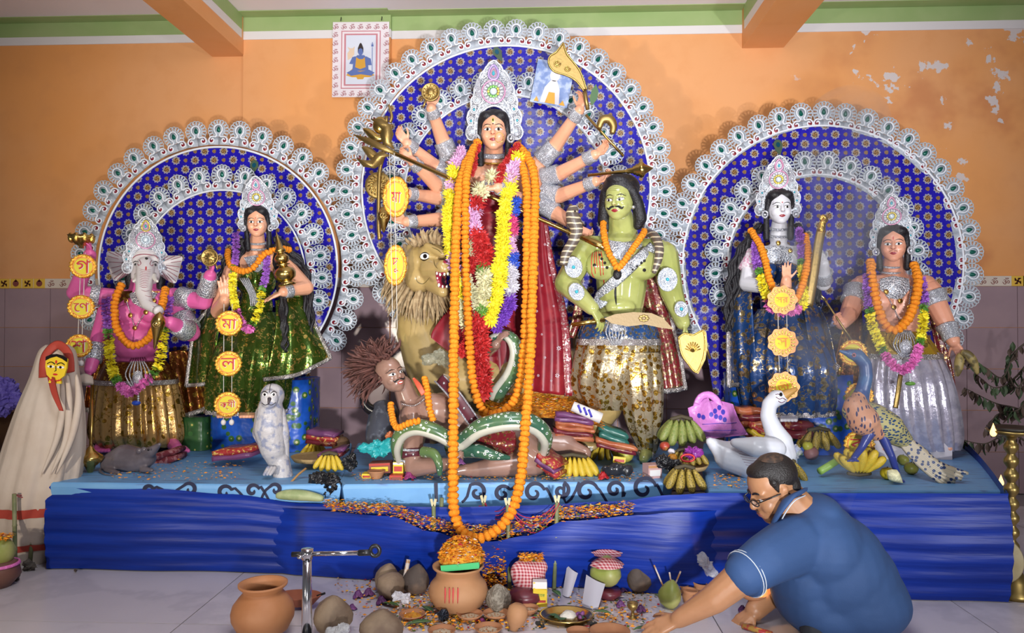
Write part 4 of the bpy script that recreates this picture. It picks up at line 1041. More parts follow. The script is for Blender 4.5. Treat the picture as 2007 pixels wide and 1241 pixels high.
for i in(2,6,10,13):part('stud',MB().ell(st[i]+Vector((0,-.008,0)),m(2.8,YA),None,8,6),STUD,sb)
beads(de,smooth_path(pxs([(788,792),(808,796),(822,790),(834,780)],YA-.07),20),m(1.6,YA),STUD,name='neck_chain')
MARO_B=brocade('maroon_gold_brocade',(0.16,0.012,0.018),(0.72,0.45,0.16),55,0.30)
part('loincloth',drape([(940,850,YA+.02,40,40,.02),(980,866,YA-.02,42,42,.03),(1010,872,YA-.02,34,40,.03)],YA,40,12),MARO_B,de)
part('loincloth',sheet([[(955,838,YA-.10),(985,836,YA-.10),(1010,848,YA-.10)],[(960,868,YA-.14),(985,874,YA-.14),(1012,872,YA-.14)],[(980,890,YA-.10),(995,892,YA-.10),(1006,888,YA-.10)]],16,12,.006,2),MARO_B,de)
bf=root('buffalo_head_statue','grey buffalo head with a black curved horn, behind the wild-haired demon','statue',P(750,880,3.45))
b=MB();b.limb([P(752,812,3.45),P(742,846,3.38),P(735,872,3.32)],[m(30,3.4),m(26,3.4),m(20,3.4)],14)
part('head',blob(b,.008,4),mat('buffalo_grey',(0.06,0.065,0.085),0.35,var=(20,(0.16,0.18,0.22),0.5,0.62)),bf)
part('horn',MB().tube(smooth_path(pxs([(748,812),(722,800),(712,780),(716,758),(726,748)],3.42),20),[m(13-.58*i,3.42)for i in range(20)],12),mat('horn_black',(0.008,0.008,0.01),0.25),bf)
# ================================================================ green spotted snake
def _snake_mat():
    t=NT('green_spotted_scales');d=t.vor(46);r1=t.ramp(d,.27,.31,1,0);r2=t.ramp(d,.13,.16,1,0)
    c=t.mix(t.ramp(t.noise(5),.35,.65),(0.03,0.10,0.065),(0.11,0.18,0.06));c=t.mix(r1,c,(0.55,0.62,0.55));c=t.mix(r2,c,(0.01,0.03,0.05))
    return t.set(color=c,rough=.25,coat=.3)
SNK=_snake_mat();BELLY=mat('snake_belly',(0.46,0.45,0.37),0.4)
sn=root('snake_statue','thick green spotted snake coiled over the brown demon and gripped by a hand','statue',P(1058,900,3.1))
def snake(pts,r,par,bel=None,n=40,hd=False):
    q=smooth_path([P(*p)for p in pts],n);rr=lerpr([m(x,3.1)for x in r],n)
    a=part('snake_coil',MB().tube(q,rr,16),SNK,par)
    if bel:part('belly',MB().tube([p+Vector((bel[0]*k*.62,-k*.45,bel[1]*k*.62))for p,k in zip(q,rr)],[k*.56 for k in rr],10),BELLY,a)
    return a
snake([(782,900,3.14),(778,872,3.10),(790,846,3.08),(816,836,3.06),(850,844,3.05),(882,862,3.06),(905,880,3.10)],(10,13,15,15,15,14,12),sn,(.2,-.9))
snake([(880,880,3.12),(910,862,3.08),(945,836,3.05),(1000,824,3.04),(1044,830,3.06),(1068,856,3.10),(1062,892,3.16)],(13,16,17,17,17,16,11),sn,(-.1,-.9))
snake([(1000,898,3.05),(965,892,3.04),(936,884,3.06),(905,886,3.10)],(3,11,14,12),sn)
snake([(830,886,3.06),(850,890,3.02),(860,908,3.0),(862,932,3.0)],(11,10,8,4),sn)
sn2=root('snake_statue','green spotted snake arching upright beside the red flower garland','statue',P(976,775,3.44))
snake([(962,664,3.44),(985,656,3.44),(1006,668,3.44),(1014,696,3.44),(1004,732,3.46),(980,766,3.48),(974,782,3.50)],(7,12,14,15,16,17,15),sn2,(-.9,.1))
arm(sn2,[P(955,690,3.56),P(972,676,3.42)],[m(12,3.5),m(10,3.5)],BROWN,hd=(m(44,3.4),Vector((.5,-.3,.8)),Vector((.8,.5,-.2)),.6,1),vox=.0045)
# ================================================================ green-skinned demon
GREENS=mat('olive_green_skin_paint',(0.33,0.36,0.10),0.18,var=(5,(0.40,0.42,0.14),0.35,0.65),coat=0.5)
GOLD_B=brocade('gold_white_brocade',(0.36,0.30,0.20),(0.70,0.42,0.07),34,0.40,ground_metal=.45,rough=.25,fill=(0.32,0.17,0.03))
BLUE_B=brocade('blue_silver_brocade',(0.012,0.05,0.16),(0.62,0.54,0.38),50,.38)
YG=3.58
gd=root('demon_statue','olive-green demon statue with black hair and gold trousers, right of the goddess','statue',P(1262,900,YG))
MG=FR(1214,433,YG-.04,0,m(80,YG),yaw=math.radians(-24),pitch=math.radians(3));hm=head_mesh(MG,jaw=1.2)
part('head',hm,GREENS,gd);bv=face(gd,hm,MG,look=-.5,eyes=1.0);s=m(80,YG)
mu=MB()
for x in(-1,1):pline(mu,bv,MG,[(x*.005,.315),(x*.09,.310),(x*.16,.27),(x*.21,.31)],s*.030,16,True)
part('moustache',mu,BLACK_H,gd)
wr=MB()
for dy in(.70,.745,.79):pline(wr,bv,MG,[(-.15,dy),(-.05,dy+.012),(.05,dy-.008),(.15,dy+.01)],s*.004,12,True)
part('forehead_line',wr,mat('olive_dark_line',(0.10,0.11,0.02),0.5),gd)
b=MB();R_=MG.to_3x3()
b.ell(MG@Vector((0,.82,-.18)),(.46,.36,.46),R_,18,12);b.ell(MG@Vector((0,.97,.08)),(.30,.14,.24),R_)
for x in(-1,1):b.limb([MG@Vector((x*.34,.7,.02)),MG@Vector((x*.42,.4,-.14)),MG@Vector((x*.46,.05,-.2)),MG@Vector((x*.40,-.12,-.2))],[.13*s,.15*s,.17*s,.12*s])
part('hair',blob(b,s*.03,4),BLACK_H,gd)
part('earring',MB().ell(MG@Vector((.36,.30,.02)),s*.05),STUD,gd)
b=MB()
b.cap(P(1217,425,YG+.02),P(1222,468,YG+.04),m(25,YG),m(32,YG))
b.cap(P(1152,484,YG+.03),P(1290,492,YG+.03),m(24,YG),m(25,YG))
for x in(1183,1258):b.ell(P(x,520,YG-.06),(m(36,YG),m(22,YG),m(30,YG)))
b.limb([P(1220,500,YG+.04),P(1218,560,YG+.03),P(1216,612,YG+.02),P(1214,640,YG+.02)],[m(52,YG),m(50,YG),m(43,YG),m(48,YG)],18)
b.ell(P(1216,602,YG-.07),(m(30,YG),m(16,YG),m(18,YG)))
body=blob(b,.006,5);part('body',body,GREENS,gd);bg=bvh_of(body);BF=FC(1216,540,YG-.1);k_=m(1,YG-.1)
def gp(ps):return[((x-1216)*k_,(540-y)*k_)for x,y in ps]
part('collar_necklace',decal(MB(),bg,BF,gp([(1180,462),(1200,470),(1222,474),(1246,470),(1262,462),(1258,482),(1238,502),(1216,510),(1196,500),(1182,482)]),.008,5),LACE,gd)
sash=MB()
for a_,w_ in(((1280,482),0),((1240,520),0)):pass
part('lace_sash',MB().tube([proj(bg,BF,*gp([(1282-116*t,480+108*t)])[0],.004)for t in[i/23 for i in range(24)]],[(.005,m(11,YG))]*24,8,squash=(0,-1,0)),LACE,gd)
ln=MB()
for dx in(-7,-3,0,4,8):pline(ln,bg,BF,gp([(1170+dx,492),(1170+dx*1.4,510),(1172+dx*1.5,524+4*abs(dx))]),m(.9,YG),10)
part('blood_drip',ln,REDP,gd)
ln=MB();pline(ln,bg,BF,gp([(1207,555),(1206,575),(1208,598)]),m(2.2,YG),12,True)
for x,y in((1176,500),(1180,508),(1186,516),(1190,525),(1240,528),(1248,522),(1256,516),(1262,512)):ln.ell(proj(bg,BF,*gp([(x,y)])[0],0),m(3,YG),None,7,5)
part('chest_hair',ln,BLACK_H,gd)
for x,y in((1166,520),(1262,530)):part('nipple',decal(MB(),bg,BF,gp([(x+3.4*math.cos(a),y+3.4*math.sin(a))for a in[2*PI*i/10 for i in range(10)]]),.003),EYE_B,gd)
part('black_bow',MB().ell(P(1210,538,YG-.2),(m(8,YG),.012,m(10,YG))),BLACK_H,gd)
arm(gd,[P(1146,490,YG+.0),P(1110,556,YG-.06),P(1160,604,YG-.20)],[m(r,3.5)for r in(27,24,14)],GREENS,hd=(m(58,3.4),Vector((.55,-.25,-.8)),Vector((-.5,.5,-.5)),.6,1),vox=.0045)
arm(gd,[P(1302,500,YG+.0),P(1316,572,YG-.02),P(1338,632,YG-.08)],[m(r,3.5)for r in(28,23,15)],GREENS,hd=(m(54,3.4),Vector((.3,-.1,-.95)),Vector((-.9,.1,-.2)),.5,-1),vox=.0045)
for(x,y,Y,r,a_)in((1124,524,3.45,18,.2),(1130,572,3.38,15,.5),(1308,548,3.44,20,0),(1335,606,3.44,13,.2)):
    Mq=FR(x,y,Y,a_,m(1,Y));mb=MB()
    for f in(1,.7,.4):mb.tube([Mq@Vector((r*f*math.cos(t)*.9,r*f*1.1*math.sin(t),3-2*f))for t in[2*PI*i/20 for i in range(20)]],m(1.6,Y),6,closed=True)
    ab=part('armlet_plaque',mb.prism(ellipse(0,0,r*.95,r*1.1,20),Mq,1.5),LACE,gd,False);part('gem',MB().ell(Mq@Vector((0,0,3)),m(3.6,Y),None,8,6),TURQ,ab)
part('waist_sash',drape([(1214,622,YG+.01,66,44,.02),(1212,650,YG,76,50,.02),(1212,668,YG,80,52,.02)],YG,60,10),BLUE_B,gd)
part('belt_braid',drape([(1212,664,YG,82,54,.01),(1212,676,YG,83,55,.01)],YG,60,4),TRIM,gd)
part('trouser_drape',drape([(1212,670,YG,80,52,.03),(1205,720,YG,82,56,.05),(1195,762,YG+.02,74,56,.06),(1196,800,YG+.04,50,44,.05)],YG,90,20,13),GOLD_B,gd)
part('trouser_leg',drape([(1250,690,YG-.04,44,42,.04),(1256,760,YG-.06,42,40,.06),(1262,830,YG-.04,34,32,.06),(1268,872,YG,22,22,.05),(1268,888,YG,17,17,.02)],YG,70,26,9),GOLD_B,gd)
part('trouser_cuff',MB().tube([P(1266,884,YG),P(1266,894,YG)],m(19,YG),20),TRIM,gd)
b=MB().cap(P(1268,888,YG),P(1262,899,YG-.10),m(15,YG),m(10,YG));part('foot',blob(b,.006,2),GREENS,gd)
cp=sheet([[(1240,575,YG+.10),(1268,540,YG+.10),(1300,530,YG+.10)],[(1255,640,YG+.10),(1290,640,YG+.08),(1318,630,YG+.10)],[(1272,700,YG+.08),(1305,705,YG+.06),(1334,700,YG+.08)],[(1284,768,YG+.06),(1315,768,YG+.05),(1344,762,YG+.06)]],30,28,.010,3)
cpo=part('cape',cp,brocade('maroon_cream_brocade',(0.20,0.02,0.025),(0.78,0.56,0.30),48,.38,mrough=.3),gd)
part('cape_braid',ribbon([p+Vector((0,-.012,.006))for p in cp.edge('b')],m(5,YG)),TRIM,cpo);part('cape_braid',ribbon([p+Vector((-.004,-.012,0))for p in cp.edge('r')],m(4,YG)),TRIM,cpo)
cp=sheet([[(1128,580,YG+.06),(1146,560,YG+.06)],[(1122,620,YG+.05),(1140,620,YG+.05)],[(1112,660,YG+.05),(1126,664,YG+.05)]],10,14,.004,1);part('cape',cp,brocade('maroon_cream_brocade',None,None,1),gd)
mb=MB()
for i in range(7):
    x=1195+4*i;mb.tube(smooth_path(pxs([(x,628,3.36),(1207+(x-1207)*1.6,652,3.34),(1207+(x-1207)*.6,676,3.35)],3.35),12),m(1.3,3.4),5)
mb.ell(P(1207,640,3.35),(m(9,3.4),.012,m(11,3.4)));part('belt_tassel',mb,LACE_S,gd)
sw=root('sword','broad embossed tan sword held low by the olive-green demon','sword',P(1230,650,3.34))
part('blade',pxprism([(1184,624),(1205,616),(1240,612),(1275,614),(1298,624),(1318,646),(1290,642),(1262,636),(1230,640),(1198,634)],3.34,.010),mat('embossed_tan_metal',(0.27,0.19,0.09),0.5,.3,bump=(90,.4,.003)),sw,False)
part('hilt',MB().tube(pxs([(1120,637),(1186,627)],3.36),m(4.5,3.4),10),BRASS,sw)
fl=MB()
for k in range(8):a=2*PI*k/8;fl.ell(P(1262+7*math.cos(a),624+5*math.sin(a),3.327),(m(4,3.3),.002,m(2.6,3.3)),Matrix.Rotation(-a*0,3,'Y'),8,5)
part('flower_boss',fl,BRASS_D,sw)
shl=root('shield','pointed gold shield hanging from the right hand of the olive-green demon','shield',P(1362,735,3.42))
part('plate',pxprism([(1328,660),(1340,652),(1358,655),(1376,646),(1382,652),(1384,676),(1380,704),(1366,732),(1350,716),(1336,696)],3.44,.014),BRASS_D,shl,False)
part('rim',MB().tube(smooth_path(pxs([(1330,662),(1342,654),(1358,657),(1378,649),(1382,676),(1378,704),(1365,730),(1349,714),(1336,694),(1330,662)],3.424),44),m(1.8,3.4),6),GOLD,shl)
for k in range(9):a=.3+2.5*k/8;part('ray',MB().tube(pxs([(1358,690),(1358+16*math.cos(a),690-20*math.sin(a))],3.424),m(1.2,3.4),6),GOLD,shl)
part('grip',MB().tube(pxs([(1378,664),(1392,704)],3.45),m(3,3.4),8),BRASS_D,shl)
def _band_mat():
    t=NT('banded_snake');w=t.n('ShaderNodeTexWave',bands_direction='Z');t.put(w.inputs['Vector'],t.co());w.inputs['Scale'].default_value=12;w.inputs['Distortion'].default_value=3
    return t.set(color=t.mix(t.ramp(w.outputs[1],.78,.88),(0.11,0.085,0.07),(0.58,0.50,0.34)),rough=.35)
BAND=_band_mat()
c1=root('cobra_statue','grey banded cobra rearing over the left shoulder of the olive-green demon','statue',P(1106,520,3.42))
part('snake_body',MB().tube(smooth_path(pxs([(1104,520),(1110,496),(1124,472),(1130,450),(1124,430),(1122,414),(1132,408)],3.44),40),lerpr([m(r,3.4)for r in(8,10,11,13,15,12,6)],40),12),BAND,c1)
part('eye',MB().ell(P(1127,414,3.40),m(2,3.4),None,8,6),EYE_B,c1)
c2=root('cobra_statue','grey banded snake draped over the right shoulder of the olive-green demon','statue',P(1282,536,3.46))
part('snake_body',MB().tube(smooth_path(pxs([(1268,455,3.60),(1284,464,3.50),(1292,486,3.44),(1290,510,3.42),(1281,536,3.42)],3.44),30),lerpr([m(r,3.4)for r in(8,9,9,8,4)],30),12),BAND,c2)
garland('marigold garland around the neck of the olive-green demon',[(1182,438,3.56),(1184,462,3.44),(1192,492,3.38),(1204,516,3.36),(1210,526,3.35),(1218,520,3.36),(1236,494,3.38),(1254,468,3.44),(1264,452,3.54)],6.2,3.42)
# ================================================================ tinsel letter discs
ORG_T=mat('orange_gold_tinsel',(0.70,0.22,0.01),0.3,0.6,var=(160,(0.90,0.62,0.10),0.45,0.55),bump=(170,.9,.004))
YEL_C=mat('yellow_card',(0.68,0.58,0.02),0.6);RED_C=mat('red_card',(0.52,0.015,0.012),0.6);ORA_C=mat('orange_card',(0.86,0.36,0.10),0.5);WHT_C=mat('white_card',(0.80,0.80,0.78),0.5)
def letter_disc(label,px,py,Y,r,text,style='tinsel',sx=1.0,yaw=0.0,fs=1.12):
    ro=root('letter_disc',label,'decoration',P(px,py+r,Y),'hanging letter discs');M=FC(px,py,Y,random.uniform(-.05,.05),m(1,Y),yaw)@Matrix.Diagonal((sx,1,1,1))
    if style=='tinsel':
        part('tinsel_ring',MB().grid(64,10,lambda u,v:M@Vector(((r*(.82+.16*math.cos(2*PI*v))+(1.6*math.sin(40*2*PI*u/2)if math.cos(2*PI*v)>.3 else 0))*math.cos(2*PI*u),(r*(.82+.16*math.cos(2*PI*v)))*math.sin(2*PI*u),3*math.sin(2*PI*v))),True,True),ORG_T,ro)
        part('face',MB().lathe([(0,1.5),(r*.70,1.5),(r*.72,0),(0,-1)],M,32),YEL_C,ro,False)
        part('ring',MB().tube([M@Vector((r*.69*math.cos(a),r*.69*math.sin(a),2))for a in[2*PI*i/32 for i in range(32)]],m(1.0,Y),5,closed=True),ORA_C,ro)
    else:
        part('scalloped_card',MB().prism([(r*(1+.06*math.cos(9*a))*math.cos(a),r*(1+.06*math.cos(9*a))*math.sin(a))for a in[2*PI*i/72 for i in range(72)]],M,2),ORA_C,ro,False)
        for k in range(20):
            a=2*PI*k/20;part('gold_petal',MB().ell(M@Vector((r*.72*math.cos(a),r*.72*math.sin(a),2.4)),(r*.17,r*.07,1.2),M.to_3x3()@Matrix.Rotation(a,3,'Z'),8,5),GOLD_T,ro)
        part('face',MB().lathe([(0,3.2),(r*.52,3.2),(r*.53,1),(0,1)],M,28),YEL_C,ro,False)
    if style=='tinsel':
        part('letter_outline',glyphs(text,r*fs*1.0,M@Matrix.Translation((0.9,-.6,1.9))),WHT_C,ro,False)
    part('letter',glyphs(text,r*fs*.95,M@Matrix.Translation((0,0,2.6 if style=='tinsel' else 3.8)),.02),RED_C if style=='tinsel' else mat('deep_orange_card',(0.80,0.22,0.02),.5),ro,False)
    return ro
def cords(label,pts,Y,dx=8,tassel=True):
    ro=root('hanging_cord',label,'cord',P(pts[-1][0],pts[-1][1],Y))
    for s in(-1,1):
        part('cord',MB().tube(pxs([(x+s*dx/2,y)for x,y in pts],Y),m(.7,Y),5),STRING,ro)
        if tassel:part('tassel',MB().ell(P(pts[-1][0]+s*dx/2,pts[-1][1],Y),(m(5,Y),m(5,Y),m(6,Y))),mat('cotton_puff',(.72,.68,.66),.9),ro)
    return ro
Yt=3.42
letter_disc('round orange tinsel disc with a red letter below the brass lotus cup',163,522,Yt,25,'গ')
letter_disc('middle disc of the three beside the pink elephant-headed statue',159,602,Yt,25,'েণ')
letter_disc('lowest disc of the three beside the pink statue, above the draped plant',155,678,Yt,24,'শ')
cords('pair of thin cords behind the three discs beside the pink statue',[(163,495),(155,712)],Yt+.01)
letter_disc('topmost of the three discs hanging in front of the green skirt',449,634,3.40,26,'মা')
letter_disc('middle one of the three discs in front of the green skirt',448,713,3.40,26,'ল')
letter_disc('lowest of the three discs, at the hem of the green skirt',446,793,3.40,26,'ক্ষী',fs=1.15)
cords('pair of thin cords carrying the discs in front of the green skirt',[(447,596),(446,828)],3.41,16)
letter_disc('large oval tinsel disc left of the goddess, near her left hands',776,386,3.48,42,'মা',sx=.64,fs=.72)
letter_disc('narrow tinsel disc turned sideways beside the lion mane',775,520,3.46,42,'দু',sx=.55,fs=.72)
cords('long white cords hanging through the two tinsel discs by the lion',[(768,300),(770,420),(774,640),(768,690)],3.44,9,False)
# ================================================================ elephant-headed statue
PINK=mat('pink_skin_paint',(0.72,0.12,0.36),0.38,var=(7,(0.78,0.16,0.42),0.35,0.7))
ELE=mat('elephant_white_paint',(0.66,0.62,0.62),0.4,var=(12,(0.72,0.68,0.67),.4,.7))
ELE_L=mat('maroon_line_paint',(0.28,0.05,0.08),0.4)
BRN_B=brocade('brown_gold_foil',(0.16,0.045,0.01),(0.80,0.45,0.08),26,.36,ground_metal=.7,rough=.24)
GOLD_D=brocade('gold_dotted_organza',(0.55,0.33,0.12),(0.75,0.42,0.06),24,.30,ground_metal=.6,rough=.26)
YE=3.74
el=root('elephant_headed_statue','pink elephant-headed statue with four arms and gold trousers','statue',P(268,882,3.8))
b=MB();q=lambda x,y,Y,r:b.ell(P(x,y,Y),tuple(m(k,Y)for k in r))
q(285,512,YE,(29,28,32));q(285,530,YE-.04,(24,22,30));
for x in(270,300):q(x,540,YE-.05,(13,14,18));q(x-(285-x)*.0,510,YE-.05,(13,10,10))
b.limb([P(285,520,YE-.09),P(283,552,YE-.16),P(281,575,YE-.20),P(288,596,YE-.24),P(308,608,YE-.27)],[m(r,YE)for r in(17,16,14,11,9)],12)
hd=blob(b,.006,4);ho=part('head',hd,ELE,el);bh=bvh_of(hd);EF=FC(285,530,YE-.15);ek=m(1,YE-.15)
def ep(ps):return[((x-285)*ek,(530-y)*ek)for x,y in ps]
for s_ in(-1,1):
    e=part('eye',decal(MB(),bh,EF,ep([(285+s_*18.5+4.5*math.cos(a),516+3.0*math.sin(a))for a in[2*PI*i/12 for i in range(12)]]),.003),EYE_W,ho)
    part('pupil',decal(MB(),bh,EF,ep([(285+s_*18.5+2.4*math.cos(a),516+2.6*math.sin(a))for a in[2*PI*i/10 for i in range(10)]]),.006),EYE_B,e)
    w_=MB();pline(w_,bh,EF,ep([(285+s_*24,512),(285+s_*18,509),(285+s_*12,513)]),m(1,YE),10,True);part('eyebrow_line',w_,EYE_B,ho)
    w_=MB();pline(w_,bh,EF,ep([(285+s_*11,508),(285+s_*8,516),(285+s_*12,520),(285+s_*14,516)]),m(.7,YE),14);part('curl_line',w_,ELE_L,ho)
    tu=smooth_path(pxs([(285+s_*17,540,YE-.12),(285+s_*19,548,YE-.17),(285+s_*24,552,YE-.20)],YE),10);part('tusk',MB().tube(tu,[m(5-.35*i,YE)for i in range(10)],10),TOOTH,ho)
part('third_eye',decal(MB(),bh,EF,ep([(287+3*math.cos(a),504+3.4*math.sin(a))for a in[2*PI*i/10 for i in range(10)]]),.004),EYE_B,ho)
part('tilak',decal(MB(),bh,EF,ep([(286+1.3*math.cos(a),526+4.5*math.sin(a))for a in[2*PI*i/10 for i in range(10)]]),.004),REDP,ho)
w_=MB();pline(w_,bh,EF,ep([(262,502),(270,496),(286,494),(302,497),(308,503)]),m(1,YE),18);part('brow_line',w_,ELE_L,ho)
for i in range(15):
    t=i/14;x,y=(285-4*t,528+50*t)if t<.75 else(282+(t-.75)*90,566+(t-.75)*150);wd_=11-4*t
    w_=MB();pline(w_,bh,EF,ep([(x-wd_,y-1),(x,y+2.5),(x+wd_,y)]),m(.55,YE),8,True);part('trunk_line',w_,ELE_L,ho)
part('trunk_tip',MB().tube([P(309,608,YE-.275),P(313,611,YE-.285)],[m(10,YE),m(8,YE)],14),ELE,ho)
def ear_(pts,hub,s_):
    u=m(1,YE);n=len(pts);mb=MB();c=hub
    ring=smooth_path([Vector((x,y,0))for x,y in pts],26)
    for dz in(0,.014):mb.add([P(c[0],c[1],YE+.02+dz)]+[P(p.x,p.y,YE+.0+dz+.03*math.sin(i*.6))for i,p in enumerate(ring)],[(0,i+1,i+2)if dz==0 else(0,i+2,i+1)for i in range(25)])
    for i in range(25):mb.f.append((i+1,i+28,i+29,i+2))
    eo=part('ear',mb,ELE,ho)
    for i in range(3,24,2):
        a,b2=ring[i],Vector((c[0],c[1],0)).lerp(ring[i],.38)
        part('ear_line',MB().tube([P(b2.x,b2.y,YE+.012),P(*(Vector((c[0],c[1],0)).lerp(a,.68).xy),YE-.002+.015*math.sin(i*.6)),P(a.x*.96+c[0]*.04,a.y*.96+c[1]*.04,YE-.004+.03*math.sin(i*.6))],m(.55,YE),5),ELE_L,eo)
ear_([(258,500),(236,496),(210,493),(211,512),(216,534),(224,550),(240,545),(258,534)],(262,516),-1)
ear_([(312,500),(334,501),(357,503),(354,522),(350,540),(344,555),(328,550),(312,538)],(308,518),1)
b=MB()
for s_ in(-1,1):b.limb([P(285+s_*28,520,YE+.06),P(285+s_*30,548,YE+.06),P(285+s_*28,566,YE+.05)],[m(10,YE),m(11,YE),m(8,YE)])
part('hair',blob(b,.008,2),BLACK_H,el)
crown(el,FC(285,531,YE-.03,0,m(.62,YE)),ICE,None,GOLD_T)
b=MB();Yb=YE+.03
b.cap(P(283,545,Yb),P(280,575,Yb),m(24,Yb),m(28,Yb));b.cap(P(232,588,Yb),P(328,588,Yb),m(22,Yb),m(22,Yb))
b.ell(P(272,622,Yb-.02),(m(50,Yb),m(36,Yb),m(45,Yb)));b.ell(P(266,668,Yb-.05),(m(50,Yb),m(44,Yb),m(40,Yb)));b.ell(P(268,710,Yb),(m(44,Yb),m(38,Yb),m(24,Yb)))
for x in(248,296):b.ell(P(x,615,Yb-.10),(m(20,Yb),m(14,Yb),m(18,Yb)))
bd=blob(b,.007,5);part('body',bd,PINK,el);bb=bvh_of(bd)
w_=MB();pline(w_,bb,EF,ep([(266,640),(264,665),(262,690)]),m(1.1,YE),12,True);part('belly_crease',w_,mat('dark_pink_line',(.35,.04,.16),.5),el)
part('collar_necklace',decal(MB(),bb,EF,ep([(252,572),(270,566),(290,566),(308,574),(298,592),(280,606),(262,594)]),.010,4),LACE,el)
for x,y in((250,590),(258,620),(286,614),(266,646),(301,590)):part('gold_flower',MB().ell(proj(bb,EF,*ep([(x,y)])[0],.008),(m(5,YE),.005,m(5,YE)),None,10,6),GOLD,el)
for ps in([(250,590),(255,605),(262,630),(266,645)],[(286,614),(276,630),(268,645)]):beads(el,[proj(bb,EF,*p_,.005)for p_ in ep([tuple(v.xy)for v in smooth_path([Vector((a,c,0))for a,c in ps],16)])],m(1.5,YE),STUD,name='bead_chain')
def earm(pts,hdv,cf,rp=(19,16,12)):return arm(el,[P(*p)for p in pts],[m(r,YE)for r in rp],PINK,hd=hdv,cuffs=cf,vox=.0045,lace=LACE)
LE=m(44,3.6)
earm([(222,584,YE),(148,574,YE-.08),(176,500,YE-.18)],(LE,V3(-.1,-.1,1),V3(-.5,-.8,.1),.6,1),((0,.35,.60),))
earm([(212,612,YE),(196,660,YE-.08),(177,724,YE-.18)],(LE,V3(-.3,-.2,-.8),V3(.2,.3,-.3),.7,1),((1,.3,.75),),(20,17,11))
earm([(340,582,YE),(400,592,YE-.05),(412,540,YE-.14)],(LE,V3(.35,-.2,.85),V3(-.7,-.5,.2),.35,-1),((0,.25,.65),(1,.35,.95)))
earm([(345,606,YE),(374,652,YE-.10),(334,632,YE-.25)],(LE,V3(-.8,-.2,.35),V3(-.2,.4,.4),.6,1),((0,.45,.85),(1,.2,.7)),(20,18,12))
part('neck_wrap',drape([(276,572,Yb+.02,68,34,.02),(276,600,Yb+.03,74,36,.03)],Yb,50,6),BRN_B,el)
part('dhoti',drape([(268,712,Yb-.02,54,44,.02),(268,745,Yb-.03,74,52,.05),(270,800,Yb-.04,84,60,.07),(272,850,Yb-.04,88,62,.08),(275,872,Yb-.03,78,54,.09)],Yb,110,26,22),GOLD_D,el)
part('waist_wrap',drape([(267,708,Yb-.03,56,46,.02),(268,730,Yb-.03,70,54,.02),(268,748,Yb-.03,78,58,.02)],Yb,70,10),BRN_B,el)
part('belt_braid',drape([(268,743,Yb-.03,80,60,.01),(268,752,Yb-.03,81,61,.01)],Yb,60,4),TRIM,el)
mb=MB()
for i in range(7):mb.tube(smooth_path(pxs([(258+4*i,708,3.52),(270+(i-3)*8,735,3.50),(270+(i-3)*3,762,3.50)],3.5),10),m(1.3,3.5),5)
mb.ell(P(270,742,3.50),(m(11,3.5),.015,m(16,3.5)));part('belt_tassel',mb,LACE_S,el)
beads(el,pxs([(271,762),(271,788)],3.50),m(2.4,3.5),PEARL);part('blue_pendant',MB().ell(P(267,790,3.50),(m(9,3.5),.014,m(5,3.5))),PETAL['blue'],el)
for rows in([[(330,690,Yb+.08),(355,686,Yb+.10),(372,690,Yb+.10)],[(336,750,Yb+.06),(370,752,Yb+.08),(400,760,Yb+.10)],[(350,820,Yb+.04),(380,812,Yb+.06),(413,800,Yb+.08)]],
             [[(186,690,Yb+.06),(200,690,Yb+.08),(212,692,Yb+.08)],[(172,745,Yb+.04),(190,750,Yb+.05),(210,752,Yb+.06)],[(166,804,Yb+.03),(182,808,Yb+.04),(204,812,Yb+.05)]]):
    c_=sheet(rows,24,20,.012,2.5);o_=part('side_drape',c_,BRN_B,el);part('drape_braid',ribbon([p+Vector((0,-.012,.006))for p in c_.edge('b')],m(5,3.7)),TRIM,o_)
for x0,s_ in((346,1),(196,-1)):
    b=MB();b.cap(P(x0-14*s_,862,YE),P(x0,878,YE-.10),m(14,YE),m(11,YE))
    for k in range(5):b.cap(P(x0-8+6*k,878,YE-.10),P(x0-4+6*k+3*s_,884,YE-.15),m(4.5,YE),m(4,YE))
    part('foot',blob(b,.004,2),PINK,el)
    part('anklet',MB().tube([P(x0-14*s_,862,YE-.02),P(x0-11*s_,867,YE-.03)],m(17,YE),18),GOLD,el)
garland('marigold garland on the pink elephant-headed statue',[(238,559,3.62),(226,590,3.58),(226,630,3.56),(240,664,3.55),(264,678,3.54),(294,660,3.54),(312,620,3.50),(320,590,3.54),(325,564,3.62)],7.4,3.55)
SEG=[('purple',34),('green',10),('yellow',58),('green',12),('pink',44)]
frill_garland('long purple, yellow and pink frilled garland on the pink statue',[(208,585,3.58),(211,640,3.56),(215,690,3.55),(221,728,3.54),(236,756,3.50),(256,770,3.48),(272,758,3.48),(300,734,3.50),(314,706,3.52),(320,664,3.54),(328,620,3.56),(330,580,3.58)],SEG+SEG[::-1],12,3.53)
lc=root('lotus_cup','gold lotus cup held at the far left above the first letter disc','cup',P(162,486,3.52))
part('cup',MB().lathe([(0,-12),(5,-12),(4,-8),(12,-4),(20,6),(24,14),(22,14),(14,4),(0,0)],Matrix.Translation(P(160,475,3.53))@Matrix.Scale(m(1,3.53),4),40,lambda a,z:1+.10*math.cos(8*a)*max(0,(z+4)/18)),BRASS,lc)
for k in range(8):a=2*PI*k/8;part('petal',MB().ell(P(160+19*math.cos(a),467,3.53)+Vector((0,m(19,3.53)*math.sin(a),0)),(m(6,3.5),m(4,3.5),m(10,3.5)),Matrix.Rotation(0,3,'Z'),8,6),GOLD,lc)
d2=root('discus','flat brass discus in the raised hand of the pink statue, near the waving palm','weapon',P(410,528,3.48))
